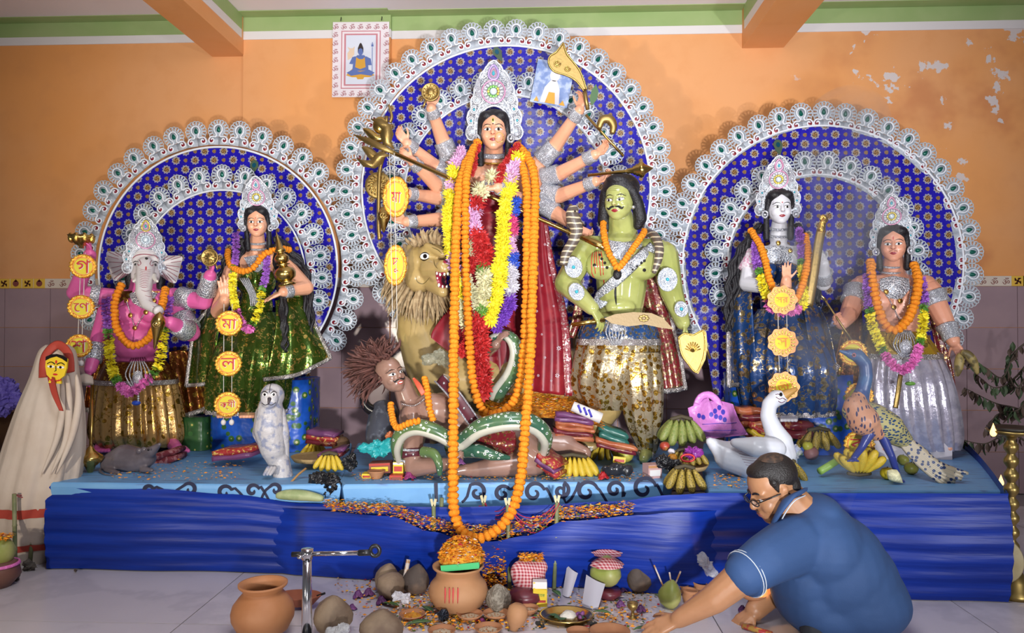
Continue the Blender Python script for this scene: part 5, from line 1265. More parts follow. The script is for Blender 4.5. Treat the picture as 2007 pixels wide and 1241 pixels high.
D2=FR(411,505,3.48,0,m(1,3.48));part('disc',MB().lathe([(0,2.5),(5,2.5),(6,1),(14,1),(15,2.2),(17.5,2.2),(18,0),(0,-1)],D2,26),BRASS_D,d2)
for k in range(8):a=2*PI*k/8;part('spoke',MB().tube([D2@Vector((5*math.cos(a),5*math.sin(a),1.4)),D2@Vector((14.5*math.cos(a),14.5*math.sin(a),1.4))],m(.9,3.5),5),BRASS,d2)
part('grip',MB().tube([D2@Vector((12,-13,0)),D2@Vector((16,-24,0))],m(2,3.5),8),BRASS_D,d2)
cn=root('brass_conch','golden brass conch in front of the chest of the pink statue','conch',P(310,682,3.42))
part('shell',MB().lathe([(0,-40),(2,-36),(6,-14),(12,6),(14,16),(11,26),(6,33),(0,38)],FR(308,648,3.43,math.radians(-8),m(1,3.43))@Matrix.Rotation(-PI/2,4,'X'),20),BRASS,cn)
part('spiral',MB().tube([P(306+(8-.35*k)*math.cos(k*.6),636+(7-.35*k)*math.sin(k*.6),3.385)for k in range(19)],m(1.2,3.4),6),BRASS_D,cn)
mc=root('brass_mace','brass mace standing head down beside the grey rat','mace',PT(176,928));Ym=PT(176,926).y
part('handle',MB().tube([P(181,748,Ym+.25),P(178,892,Ym+.03)],m(3.6,Ym),10),BRASS,mc)
part('mace_head',MB().lathe([(0,-34),(3,-30),(10,-12),(22,-2),(25,4),(22,9),(14,14),(8,20),(5,26),(0,30)],Matrix.Translation(P(177,902,Ym))@Matrix.Scale(m(1,Ym),4),26,lambda a,z:1+.012*math.cos(3*z)),BRASS,mc)
# ================================================================ rat
RAT=mat('rat_grey_paint',(0.10,0.085,0.10),0.32,var=(14,(0.15,0.13,0.15),.35,.7))
rt=root('rat_statue','dark grey rat statue lying on the left plinth','statue',PT(258,924));Yr=PT(258,924).y+.03
b=MB();b.limb([P(222,908,Yr),P(245,900,Yr),P(275,902,Yr-.02),P(288,898,Yr-.04)],[m(r,Yr)for r in(24,30,24,18)],14)
b.limb([P(284,892,Yr-.04),P(298,884,Yr-.07),P(313,871,Yr-.10)],[m(r,Yr)for r in(15,10,4)],12)
b.cap(P(210,922,Yr-.05),P(232,928,Yr-.10),m(7,Yr),m(5,Yr));b.cap(P(280,920,Yr-.06),P(298,922,Yr-.10),m(7,Yr),m(4,Yr))
part('body',blob(b,.005,4),RAT,rt)
for x,y in((272,884),(282,882)):part('ear',MB().ell(P(x,y,Yr-.07),(m(6,Yr),m(3,Yr),m(6,Yr))),RAT,rt)
part('eye',MB().ell(P(291,882,Yr-.115),m(2.2,Yr),None,8,6),EYE_B,rt)
part('tail',MB().tube(smooth_path([P(205,915,Yr),P(196,922,Yr-.06),P(206,930,Yr-.12),P(225,932,Yr-.15)],16),[m(3-.15*i,Yr)for i in range(16)],8),RAT,rt)
# ================================================================ goddess in green with the raised palm
GRN_B=brocade('green_gold_foil',(0.05,0.10,0.012),(0.78,0.58,0.16),30,.40,ground_metal=.6,rough=.25,fill=(0.10,0.22,0.03))
YK=3.76
lk=root('goddess_statue','goddess statue in green and gold foil dress with one palm raised','statue',P(500,815,3.7))
MK=FC(505,466,YK-.05,math.radians(2),m(60,YK),math.radians(-8));hm=head_mesh(MK);part('head',hm,PEACH,lk);face(lk,hm,MK,eyes=1.05,mark='bindi',look=-.2)
part('hair',hair_cap(MK,low=.3),BLACK_H,lk);earrings(lk,MK,m(60,YK));crown(lk,FC(506,444,YK-.04,math.radians(3),m(.57,YK),math.radians(-4)),GOLD_T,None,PINK_T)
hs=[]
for i in range(8):hs.append([P(478-i,470,YK),P(470-i*4,510,YK-.02),P(444-i*3,560,YK-.03),P(424-i*2,610,YK-.05),P(414-i,648,YK-.06)])
for i in range(8):hs.append([P(538+i,466,YK),P(560+i*3,500,YK-.0),P(584+i*3,540,YK-.0),P(598+i*2,600,YK-.05),P(606+i,660,YK-.08)])
for i in range(4):hs.append([P(536+i,480,YK-.03),P(548+i*3,560,YK-.12),P(552+i*3,640,YK-.20),P(556+i*2,690,YK-.22)])
part('hair_lock',strands(hs,m(4.2,YK),40,.007),BLACK_H,lk,kind='stuff')
b=MB();Yb=YK+.02;b.cap(P(505,462,Yb),P(503,490,Yb),m(14,Yb),m(17,Yb));b.cap(P(462,512,Yb),P(548,512,Yb),m(19,Yb),m(19,Yb));b.ell(P(503,528,Yb),(m(38,Yb),m(24,Yb),m(30,Yb)))
bd=blob(b,.006,5);part('body',bd,PEACH,lk)
b=MB();b.ell(P(503,552,Yb-.01),(m(40,Yb),m(27,Yb),m(34,Yb)))
for x in(484,522):b.ell(P(x,545,Yb-.07),m(17,Yb))
b.ell(P(502,600,Yb),(m(34,Yb),m(26,Yb),m(40,Yb)));bl2=blob(b,.007,5);part('blouse',bl2,GRN_B,lk)
bk=bvh_of(bd);KF=FC(503,530,YK-.1);kk=m(1,YK-.1)
def kp(ps):return[((x-503)*kk,(530-y)*kk)for x,y in ps]
part('necklace',decal(MB(),bk,KF,kp([(478,502),(500,497),(524,502),(520,520),(504,534),(488,522)]),.012,4),LACE_S,lk)
for y,r in((476,18),(487,20)):part('choker',MB().tube([P(504+r*math.sin(a),y+3*math.cos(a),Yb-m(r,Yb)*math.cos(a))for a in[-2+4*i/18 for i in range(19)]],m(2.4,Yb),6),LACE_S,lk)
mb=MB()
for i in range(5):mb.tube(smooth_path(pxs([(470+4*i,545,3.60),(488+3*i,575,3.56),(492+4*i,600,3.56)],3.6),12),m(1.4,3.6),5)
part('lace_belt',mb,LACE_S,lk)
arm(lk,[P(458,520,YK),P(428,610,YK-.08),P(441,588,YK-.20)],[m(16,YK),m(15,YK),m(11,YK)],PEACH,hd=(m(50,3.55),V3(-.08,-.1,1),V3(.1,-1,0),.06,1),vox=.0036)
arm(lk,[P(560,520,YK),P(600,564,YK-.04),P(556,572,YK-.16)],[m(16,YK),m(15,YK),m(10,YK)],PEACH,hd=(m(46,3.55),V3(-.85,-.2,-.4),V3(.3,.4,-.8),.12,-1),cuffs=((1,.72,.98),),vox=.0036)
sk=drape([(503,612,Yb,40,30,.02),(500,650,Yb-.04,62,46,.03),(496,700,Yb-.10,76,66,.05),(490,760,Yb-.08,80,66,.07),(486,806,Yb-.06,74,60,.08)],Yb,110,26,15);part('skirt',sk,GRN_B,lk)
part('skirt_braid',drape([(486,801,Yb-.06,77,62,.08),(486,809,Yb-.06,77,62,.08)],Yb,110,4,15),TRIM,lk)
c_=sheet([[(440,560,YK-.02),(428,580,YK-.0),(416,600,YK+.02)],[(430,640,YK-.12),(405,640,YK-.08),(384,640,YK)],[(424,700,YK-.14),(398,702,YK-.10),(374,704,YK)],[(420,752,YK-.12),(394,755,YK-.08),(368,757,YK)]],24,24,.014,2);o_=part('veil_drape',c_,GRN_B,lk)
part('drape_braid',ribbon([p+Vector((.003,-.014,0))for p in c_.edge('r')],m(4,YK)),TRIM,o_);part('drape_braid',ribbon([p+Vector((0,-.014,.004))for p in c_.edge('b')],m(4,YK)),TRIM,o_)
c_=sheet([[(540,590,YK-.12),(570,580,YK-.06),(604,578,YK)],[(540,640,YK-.22),(580,630,YK-.14),(622,640,YK-.02)],[(530,700,YK-.26),(588,690,YK-.18),(648,694,YK-.06)],[(520,745,YK-.24),(586,735,YK-.18),(650,702,YK-.06)]],30,24,.014,3);o_=part('veil_drape',c_,GRN_B,lk)
part('drape_braid',ribbon([p+Vector((0,-.014,.004))for p in c_.edge('b')],m(4,YK)),TRIM,o_);part('drape_braid',ribbon([p+Vector((-.003,-.014,0))for p in c_.edge('r')],m(4,YK)),TRIM,o_)
b=MB()
for x in(484,440):
    for k in range(5):b.cap(P(x+6*k-12,812,YK-.20),P(x+6*k-12,817,YK-.25),m(4,YK),m(3.6,YK))
    b.cap(P(x-8,808,YK-.16),P(x+10,808,YK-.16),m(7,YK),m(7,YK))
part('feet',blob(b,.004,2),PEACH,lk)
def _ped_mat(name,ground,sc):
    t=NT(name);d=t.vor(sc);pet=t.m('COSINE',t.m('MULTIPLY',d,1.0))
    c=t.mix(t.ramp(d,.34,.37,1,0),t.mix(t.ramp(t.noise(6),.4,.6),ground,tuple(x*1.6+.01 for x in ground)),(0.04,0.13,0.035));c=t.mix(t.ramp(d,.14,.17,1,0),c,(0.52,0.48,0.14))
    t.bump(t.noise(8,3),.4,.02);return t.set(color=c,rough=.25)
PED=_ped_mat('blue_flower_foil_wrap',(0.005,0.06,0.34),21)
def pedestal(label,x0,x1,y0,Yf,Yb_,mt,zt=None):
    a,c=P(x0,y0,Yf),P(x1,y0,Yf);zt=a.z
    ro=root('pedestal',label,'pedestal',((a.x+c.x)/2,(Yf+Yb_)/2,TOPZ));mb=MB();n=40
    def fn(u,v):
        per=2*PI*u;k=6.0;ca,sa=math.cos(per),math.sin(per);q_=(abs(ca)**k+abs(sa)**k)**(-1/k);w=1+.012*math.sin(per*9)*v
        return Vector(((a.x+c.x)/2+(c.x-a.x)/2*ca*q_*w,(Yf+Yb_)/2+(Yb_-Yf)/2*sa*q_*w,zt+(TOPZ+.002-zt)*v))
    mb.grid(n,8,fn,cu=True);mb.f.append(tuple(range(n)));part('foil_wrap',mb,mt,ro);return ro
pedestal('blue flowered foil block under the goddess in green',404,600,745,3.72,4.02,PED)
pedestal('low green daisy-print block left of the blue foil block',352,402,818,3.74,3.98,_ped_mat('green_daisy_wrap',(0.02,0.07,0.02),26))
garland('marigold garland on the goddess in green, nearest her shoulders',[(447,492,3.66),(446,506,3.62),(456,524,3.58),(478,532,3.54),(500,522,3.54),(516,500,3.56),(545,488,3.58),(570,490,3.64)],6.2,3.58)
frill_garland('long purple, yellow and pink frilled garland on the goddess in green',[(462,456,3.62),(462,500,3.60),(456,545,3.56),(459,590,3.52),(470,626,3.50),(486,648,3.48),(496,634,3.48),(508,606,3.50),(513,570,3.52),(521,540,3.54),(523,503,3.58)],[('purple',42),('green',9),('yellow',50),('pink',44),('pink',22),('green',8),('yellow',52),('green',8),('purple',46)],9.5,3.53)
ks=root('brass_pot_stack','stacked brass pots with a pointed lid on the forearm of the goddess in green','pot',P(563,560,3.56))
Mk=Matrix.Translation(P(563,560,3.55))@Matrix.Rotation(math.radians(-12),4,'Y')@Matrix.Scale(m(1,3.55),4)
part('lower_pot',MB().lathe([(0,0),(17,0),(18,3),(10,6),(12,9),(20,16),(22,25),(18,33),(9,38),(8,41),(14,43),(0,43)],Mk,28),BRASS,ks)
part('upper_pot',MB().lathe([(0,43),(6,43),(13,49),(15,56),(11,62),(7,65),(7,68),(11,69),(0,70)],Mk,26),BRASS,ks)
part('spire_lid',MB().lathe([(11,69),(11,72),(7,76),(3.5,95),(0,112)],Mk,20),BRASS,ks)
# ================================================================ owl
OWL=mat('owl_white_paint',(0.48,0.46,0.47),0.35,var=(26,(0.26,0.28,0.38),.50,.62),bump=(60,.5,.006))
ow=root('owl_statue','white owl statue standing at the front of the left plinth','statue',PT(544,938));Yo=PT(544,936).y+.03
b=MB();b.ell(P(534,776,Yo),(m(24,Yo),m(23,Yo),m(25,Yo)));b.limb([P(530,800,Yo),P(529,840,Yo),P(536,880,Yo),P(545,915,Yo+.02)],[m(r,Yo)for r in(25,32,26,15)],16)
b.limb([P(550,900,Yo+.01),P(555,936,Yo+.0)],[m(17,Yo),m(20,Yo)],12);b.ell(P(528,782,Yo-.05),(m(18,Yo),m(10,Yo),m(19,Yo)))
ob=blob(b,.005,4);oo=part('body',ob,OWL,ow);bo=bvh_of(ob);OF=FC(528,780,Yo-.06);ok=m(1,Yo-.06)
def op_(ps):return[((x-528)*ok,(780-y)*ok)for x,y in ps]
for x in(519,536):
    e=part('eye',decal(MB(),bo,OF,op_([(x+4.6*math.cos(a),773+3.6*math.sin(a))for a in[2*PI*i/14 for i in range(14)]]),.003),EYE_W,oo);part('pupil',decal(MB(),bo,OF,op_([(x+2.4*math.cos(a),773+2.6*math.sin(a))for a in[2*PI*i/12 for i in range(12)]]),.006),EYE_B,e)
    w_=MB();pline(w_,bo,OF,op_([(x-7,772),(x,767.5),(x+7,771)]),m(1,Yo),10,True);part('brow_line',w_,EYE_B,oo)
part('beak',MB().tube(smooth_path([P(528,782,Yo-.10),P(527,788,Yo-.115),P(526,793,Yo-.11)],8),[m(4-.4*i,Yo)for i in range(8)],8),mat('beak_dark',(.06,.05,.06),.3),oo)
w_=MB();pline(w_,bo,OF,op_([(514,790),(520,794),(526,792),(532,794),(540,789)]),m(.8,Yo),12);part('beak_line',w_,EYE_B,oo)
w_=MB();pline(w_,bo,OF,op_([(528,770),(529,760),(531,754)]),m(.7,Yo),8);part('crest_line',w_,EYE_B,oo)
for x in(518,524,530):part('claw',MB().cap(P(x+8,918,Yo-.06),P(x,930,Yo-.09),m(4.5,Yo),m(3,Yo)),OWL,ow)
for s_ in(-1,1):part('wing',blob(MB().limb([P(530+s_*20,806,Yo+.01),P(531+s_*26,850,Yo-.0),P(546+s_*16,905,Yo+.02)],[m(9,Yo),m(11,Yo),m(5,Yo)],10),.005,3),OWL,ow)
# ================================================================ draped banana plant with mask
DRAPE=mat('cream_cotton',(0.56,0.46,0.38),0.75,var=(5,(0.62,0.53,0.45),.35,.65),bump=(6,.25,.03));BORD=mat('red_border_cotton',(0.42,0.05,0.03),0.7)
kb=root('draped_plant','banana plant draped in a cream red-bordered sari with a yellow painted mask','draped figure',PF(70,1100));Yk=3.12
rg=[(112,676,Yk+.05,20,20,.0),(112,690,Yk+.04,34,30,.01),(108,740,Yk+.03,46,38,.02),(100,800,Yk,62,50,.03),(88,880,Yk-.03,76,58,.04),(72,960,Yk-.06,80,62,.05),(60,1020,Yk-.05,78,60,.05),(52,1098,Yk,70,54,.04)]
dk_=drape(rg,Yk,84,40,9,close=True);part('sari_drape',dk_,DRAPE,kb)
for(y0,y1)in((985,1006),(1054,1070)):
    def ringat(y):
        for a,c in zip(rg,rg[1:]):
            if a[1]<=y<=c[1]:f=(y-a[1])/(c[1]-a[1]);return tuple(a[k]+(c[k]-a[k])*f for k in range(6))
    r0,r1=ringat(y0),ringat(y1);part('sari_border',drape([(r0[0],y0,r0[2],r0[3]*1.07,r0[4]*1.07,r0[5]),(r1[0],y1-4,r1[2],r1[3]*1.07,r1[4]*1.07,r1[5])],Yk,84,5,9),BORD,kb)
hd_=MB().tube(smooth_path(pxs([(84,740,Yk-.06),(88,700,Yk-.04),(112,676,Yk-.02),(134,694,Yk-.04),(138,730,Yk-.06)],Yk),24),[(m(3,Yk),m(9,Yk))]*24,8,squash=(0,-1,0));part('hood_border',hd_,BORD,kb)
part('red_panel',sheet([[(92,735,Yk-.11),(106,740,Yk-.13)],[(100,770,Yk-.13),(114,775,Yk-.14)],[(116,805,Yk-.15),(124,806,Yk-.15)]],8,12,0,1),BORD,kb)
for x0,x1 in((120,132),(132,150),(150,160)):
    part('cloth_fold',MB().tube(smooth_path(pxs([(x0,735,Yk-.05),(x0+4,790,Yk-.085),(x1-20,860,Yk-.125),(x1-50,930,Yk-.165)],Yk),20),[m(7*math.sin(PI*(.1+.85*i/19)),Yk)for i in range(20)],10),DRAPE,kb)
Mm=FR(112,722,Yk-.115,math.radians(-4),m(1,Yk-.1));ml=[(-22,20),(-22,2),(-18,-14),(-11,-20),(-13,-30),(13,-30),(11,-20),(18,-14),(22,2),(22,20),(12,25),(0,27),(-12,25)]
mk=part('mask',MB().prism(ml,Mm,4),mat('mask_yellow',(0.80,0.55,0.02),.4),kb,False)
part('mask_hair',MB().prism([(-22,14),(-12,20),(0,24),(12,20),(22,14),(22,22),(12,27),(0,29),(-12,27),(-22,22)],Mm@Matrix.Translation((0,0,4)),1),EYE_B,mk,False)
for x in(-1,1):
    e=part('eye',MB().prism(ellipse(x*10,3,7.5,2.6,14),Mm@Matrix.Translation((0,0,4)),.8),EYE_W,mk,False);part('pupil',MB().prism(ellipse(x*10,3,2.6,2.6,10),Mm@Matrix.Translation((0,0,5)),.5),EYE_B,e,False)
    part('brow',MB().tube([Mm@Vector((x*(2+16*t),8+4*math.sin(PI*t),4.6))for t in[i/8 for i in range(9)]],m(1,Yk),5),EYE_B,mk)
part('mouth',MB().prism(ellipse(0,-12,5,2,12),Mm@Matrix.Translation((0,0,4)),.8),REDP,mk,False);part('nose_line',MB().tube([Mm@Vector(v)for v in((0,5,4.6),(1,-4,4.6),(-2,-6,4.6))],m(.8,Yk),5),EYE_B,mk);part('bindi',MB().prism(ellipse(0,13,2,3.6,10),Mm@Matrix.Translation((0,0,4)),.8),REDP,mk,False)
for k in range(7):part('mask_bead',MB().ell(Mm@Vector((-12+4*k,-22-3*math.sin(PI*k/6),4.5)),m(1.8,Yk),None,7,5),REDP,mk)
cl=sheet([[(152,738,3.42),(166,732,3.42),(182,738,3.42)],[(150,752,3.40),(166,748,3.39),(184,752,3.40)],[(156,756,3.42),(168,756,3.41),(180,756,3.42)]],14,8,.004,2);thing('hand_cloth',cl,DRAPE,'small cream cloth over the lower left hand of the pink statue','cloth')
# ================================================================ white-faced goddess
IVORY=mat('ivory_white_skin_paint',(0.66,0.66,0.70),0.3,var=(9,(0.72,0.71,0.74),.35,.7),coat=.15)
NAVY_B=brocade('navy_silver_brocade',(0.010,0.045,0.16),(0.66,0.52,0.30),27,.36,ground_metal=.2,rough=.3)
YS=3.76
sa=root('goddess_statue','white-faced goddess statue in a navy and silver brocade dress','statue',P(1540,825,3.7))
MS=FC(1528,441,YS-.05,0,m(66,YS),math.radians(13));hm=head_mesh(MS);part('head',hm,IVORY,sa);face(sa,hm,MS,eyes=1.08,mark='bindi',look=.3)
part('hair',hair_cap(MS,low=.3),BLACK_H,sa);earrings(sa,MS,m(66,YS));crown(sa,FC(1524,416,YS-.04,math.radians(-2),m(.62,YS)),GOLD_T,None,PINK_T)
hs=[]
for i in range(9):hs.append([P(1494-i,440,YS),P(1478-i*3,480,YS-.02),P(1462-i*4,530,YS-.02),P(1448-i*3,590,YS-.03),P(1438-i*2,650,YS-.04)])
for i in range(7):hs.append([P(1560+i,440,YS),P(1574+i*2,490,YS),P(1582+i*3,540,YS),P(1590+i*3,600,YS-.02)])
part('hair_lock',strands(hs,m(4.5,YS),40,.007),BLACK_H,sa,kind='stuff')
b=MB();Yb=YS+.02;b.cap(P(1527,438,Yb),P(1526,468,Yb),m(15,Yb),m(18,Yb));b.cap(P(1480,500,Yb),P(1572,500,Yb),m(19,Yb),m(19,Yb));b.ell(P(1526,508,Yb),(m(40,Yb),m(24,Yb),m(32,Yb)))
bd=blob(b,.006,5);part('body',bd,IVORY,sa)
b=MB();b.ell(P(1526,540,Yb-.01),(m(42,Yb),m(28,Yb),m(36,Yb)))
for x in(1506,1546):b.ell(P(x,532,Yb-.07),m(18,Yb))
b.ell(P(1528,592,Yb),(m(38,Yb),m(28,Yb),m(42,Yb)));bb2=blob(b,.007,5);part('blouse',bb2,NAVY_B,sa)
bk=bvh_of(bb2);SF=FC(1526,520,YS-.1);kk=m(1,YS-.1)
def sp_(ps):return[((x-1526)*kk,(520-y)*kk)for x,y in ps]
bsk=bvh_of(bd);part('collar_necklace',decal(MB(),bsk,SF,sp_([(1500,484),(1526,478),(1552,484),(1552,506),(1528,530),(1506,510)]),.016,4),LACE,sa)
for y,r in((448,18),(462,21)):part('choker',MB().tube([P(1527+r*math.sin(a),y+3*math.cos(a),Yb-m(r,Yb)*math.cos(a))for a in[-2+4*i/18 for i in range(19)]],m(2.6,Yb),6),LACE_S,sa)
for x,y in((1502,490),(1548,490),(1512,520),(1540,524),(1526,474)):part('gold_flower',MB().ell(proj(bsk,SF,*sp_([(x,y)])[0],.02),(m(4.5,YS),.005,m(4.5,YS)),None,10,6),GOLD,sa)
arm(sa,[P(1474,512,YS),P(1464,556,YS-.08),P(1512,566,YS-.24)],[m(17,YS),m(15,YS),m(11,YS)],IVORY,hd=(m(30,3.5),V3(.9,-.3,.2),V3(0,0,1),.2,1),cuffs=((1,.8,.99),),vox=.0038)
part('sleeve',cuff(P(1478,500,YS),P(1466,532,YS-.04),m(20,YS),m(18,YS),1.05),mat('pink_lace_sleeve',(.62,.30,.42),.5,var=(90,(.75,.68,.72),.45,.55)),sa)
arm(sa,[P(1580,512,YS),P(1614,556,YS-.06),P(1614,516,YS-.16)],[m(17,YS),m(14,YS),m(10,YS)],IVORY,hd=(m(44,3.55),V3(-.45,-.2,.8),V3(-.5,-.7,0),.5,1),cuffs=((1,.15,.55),),vox=.0038)
part('arm',blob(hand(MB().cap(P(1540,562,3.46),P(1541,550,3.46),m(11,3.46),m(10,3.46)),P(1541,552,3.46),V3(0,0,1),V3(0,-1,0),m(40,3.46),.05,1),.0034,2),PEACH,sa,label='peach raised palm')
sk=drape([(1530,606,Yb,42,32,.02),(1532,650,Yb-.04,66,48,.03),(1538,710,Yb-.10,88,66,.05),(1542,770,Yb-.08,88,66,.06),(1544,808,Yb-.06,80,60,.07)],Yb,110,26,15);part('skirt',sk,NAVY_B,sa)
part('skirt_braid',drape([(1544,802,Yb-.06,83,62,.07),(1544,812,Yb-.06,83,62,.07)],Yb,110,4,15),TRIM,sa)
c_=sheet([[(1470,520,YS+.0),(1450,540,YS+.02),(1432,560,YS+.04)],[(1475,600,YS-.12),(1448,610,YS-.08),(1426,620,YS)],[(1480,690,YS-.16),(1450,695,YS-.10),(1425,700,YS)],[(1484,748,YS-.14),(1452,754,YS-.08),(1426,758,YS)]],24,24,.014,2);o_=part('veil_drape',c_,NAVY_B,sa)
part('drape_braid',ribbon([p+Vector((.003,-.014,0))for p in c_.edge('r')],m(5,YS)),TRIM,o_);part('drape_braid',ribbon([p+Vector((0,-.014,.004))for p in c_.edge('b')],m(4.5,YS)),TRIM,o_)
c_=sheet([[(1570,560,YS-.02),(1592,580,YS),(1606,600,YS+.02)],[(1580,640,YS-.14),(1606,640,YS-.10),(1624,640,YS)],[(1590,720,YS-.16),(1616,716,YS-.12),(1638,706,YS)],[(1582,812,YS-.10),(1606,790,YS-.10),(1640,716,YS)]],24,24,.012,2);o_=part('veil_drape',c_,NAVY_B,sa)
part('drape_braid',ribbon([p+Vector((0,-.014,.004))for p in c_.edge('b')],m(5,YS)),TRIM,o_)
b=MB()
for k in range(5):b.cap(P(1532+7*k,818,YS-.20),P(1532+7*k,824,YS-.25),m(4,YS),m(3.6,YS))
b.cap(P(1532,814,YS-.16),P(1560,814,YS-.16),m(7,YS),m(7,YS));part('feet',blob(b,.004,2),IVORY,sa)
pedestal('blue flowered foil block under the white-faced goddess',1438,1682,735,3.74,4.02,PED)
garland('marigold garland on the white-faced goddess',[(1472,452,3.68),(1482,468,3.62),(1494,492,3.56),(1503,525,3.50),(1511,556,3.46),(1530,588,3.44),(1556,590,3.44),(1570,568,3.46),(1580,530,3.50),(1584,495,3.56),(1578,462,3.66)],6.6,3.52)
frill_garland('purple, yellow and pink frilled garland on the white-faced goddess',[(1484,462,3.66),(1481,500,3.60),(1490,540,3.52),(1500,575,3.48),(1510,602,3.46),(1540,612,3.44),(1572,600,3.46),(1576,570,3.50),(1571,520,3.56),(1572,490,3.60),(1566,452,3.66)],[('purple',44),('green',9),('yellow',40),('pink',60),('yellow',54),('green',10),('purple',42)],10.5,3.53)
vn=root('golden_veena','slender golden stringed instrument with a curled top in the hand of the white-faced goddess','instrument',P(1586,590,3.5))
part('neck',MB().tube(smooth_path(pxs([(1584,600),(1594,545),(1604,480),(1610,450)],3.50),16),[(m(4,3.5),m(9,3.5))]*16,10,squash=(0,-1,0)),BRASS_D,vn)
part('curled_head',MB().tube(smooth_path(pxs([(1609,455),(1612,438),(1618,430),(1612,424),(1608,432)],3.50),16),[m(8-.35*i,3.5)for i in range(16)],10),GOLD,vn)
letter_disc('topmost orange scalloped disc in front of the white-faced goddess',1533,588,3.36,27,'সর','card',fs=.85)
letter_disc('middle orange scalloped disc in front of the navy brocade skirt',1534,671,3.36,27,'স','card',fs=.75)
letter_disc('lowest orange scalloped disc, just above the white bird',1536,758,3.36,28,'তী','card',fs=.8)
cords('pair of thin cords carrying the orange scalloped discs',[(1533,600),(1536,740)],3.38,17,False)
# ================================================================ peach warrior statue on the right
YR=3.78
ka=root('warrior_statue','bare-chested peach statue in silver trousers at the far right','statue',P(1780,880,3.8))
SILK=mat('silver_lurex',(0.50,0.47,0.58),0.24,0.55,var=(30,(0.64,0.60,0.70),.4,.6),bump=(12,.4,.02))
PEACH2=mat('warm_peach_skin_paint',(0.68,0.30,0.19),0.32,var=(9,(0.72,0.34,0.22),.35,.7))
MKt=FC(1751,514,YR-.05,0,m(68,YR));hm=head_mesh(MKt,jaw=1.12);part('head',hm,PEACH2,ka);bv=face(ka,hm,MKt,eyes=1.0,mark='tilak');s=m(68,YR)
mu=MB()
for x in(-1,1):pline(mu,bv,MKt,[(x*.01,.292),(x*.06,.29),(x*.11,.262)],s*.008,12,True)
part('moustache',mu,BLACK_H,ka)
part('hair',hair_cap(MKt,low=.1),BLACK_H,ka);earrings(ka,MKt,m(68,YR));crown(ka,FC(1748,484,YR-.04,0,m(.58,YR)),GOLD_T,None,PINK_T)
b=MB();Yb=YR+.02;b.cap(P(1751,508,Yb),P(1751,540,Yb),m(18,Yb),m(22,Yb));b.cap(P(1692,560,Yb),P(1812,560,Yb),m(22,Yb),m(22,Yb))
for x in(1728,1776):b.ell(P(x,590,Yb-.06),(m(28,Yb),m(18,Yb),m(24,Yb)))
b.limb([P(1752,575,Yb),P(1754,620,Yb),P(1756,660,Yb)],[m(44,Yb),m(42,Yb),m(40,Yb)],16);bd=blob(b,.006,5);part('body',bd,PEACH2,ka);bk=bvh_of(bd);RF=FC(1752,580,YR-.1);kk2=m(1,YR-.1)
def rp_(ps):return[((x-1752)*kk2,(580-y)*kk2)for x,y in ps]
part('collar_necklace',decal(MB(),bk,RF,rp_([(1728,546),(1752,540),(1778,546),(1780,566),(1764,588),(1742,584),(1728,566)]),.010,4),LACE,ka)
for y,r in((522,21),(533,24)):part('choker',MB().tube([P(1751+r*math.sin(a),y+3*math.cos(a),Yb-m(r,Yb)*math.cos(a))for a in[-2+4*i/18 for i in range(19)]],m(2.2,Yb),6),LACE_S,ka)
for x,y in((1739,572),(1752,602),(1763,590),(1778,602),(1766,630)):part('gold_flower',MB().ell(proj(bk,RF,*rp_([(x,y)])[0],.012),(m(5,YR),.006,m(5,YR)),None,10,6),GOLD,ka)
beads(ka,[proj(bk,RF,*p_,.006)for p_ in rp_([tuple(v.xy)for v in smooth_path([Vector((a,c,0))for a,c in((1726,552),(1738,572),(1750,600),(1765,628),(1776,604),(1782,560))],30)])],m(1.6,YR),STUD,name='bead_chain')
arm(ka,[P(1684,566,YR),P(1664,616,YR-.08),P(1650,634,YR-.22)],[m(22,YR),m(17,YR),m(12,YR)],PEACH2,hd=(m(44,3.5),V3(-.5,-.3,.5),V3(.5,-.4,-.5),.7,-1),cuffs=((0,.1,.55),),vox=.0042)
arm(ka,[P(1822,570,YR),P(1850,626,YR-.05),P(1868,668,YR-.10)],[m(22,YR),m(17,YR),m(12,YR)],PEACH2,hd=(m(46,3.6),V3(.35,-.2,-.8),V3(-.6,-.4,-.4),.3,1),cuffs=((0,.1,.5),(1,.3,.95)),vox=.0042)
part('dhoti',drape([(1768,690,Yb-.02,66,46,.02),(1772,740,Yb-.04,82,56,.05),(1778,800,Yb-.05,88,58,.07),(1788,850,Yb-.04,84,52,.08),(1800,878,Yb-.03,70,46,.08)],Yb,110,26,20),SILK,ka)
part('waist_wrap',drape([(1756,650,Yb-.01,50,38,.02),(1762,675,Yb-.02,62,46,.02),(1768,698,Yb-.02,70,50,.02)],Yb,60,10),brocade('yellow_gold_wrap',(0.42,0.26,0.02),(0.80,0.58,0.12),30,.34,ground_metal=.4),ka)
part('belt_braid',drape([(1768,693,Yb-.02,72,52,.01),(1768,703,Yb-.02,73,53,.01)],Yb,60,4),TRIM,ka)
mb=MB()
for i in range(9):mb.tube(smooth_path(pxs([(1764+2.5*i,648,3.58),(1775+(i-4)*6,676,3.54),(1776+(i-4)*2,700,3.54)],3.5),10),m(1.4,3.5),5)
mb.ell(P(1776,680,3.54),(m(12,3.5),.015,m(15,3.5)));part('belt_tassel',mb,LACE_S,ka)
part('front_pleat',ribbon(smooth_path(pxs([(1765,735,3.50),(1760,770,3.48),(1755,800,3.48)],3.5),14),m(5,3.5),.006),BRASS_D,ka)
beads(ka,pxs([(1782,722),(1784,750)],3.50),m(2,3.5),PEARL);part('green_pendant',MB().ell(P(1784,752,3.5),(m(10,3.5),.014,m(4,3.5))),PETAL['green'],ka)
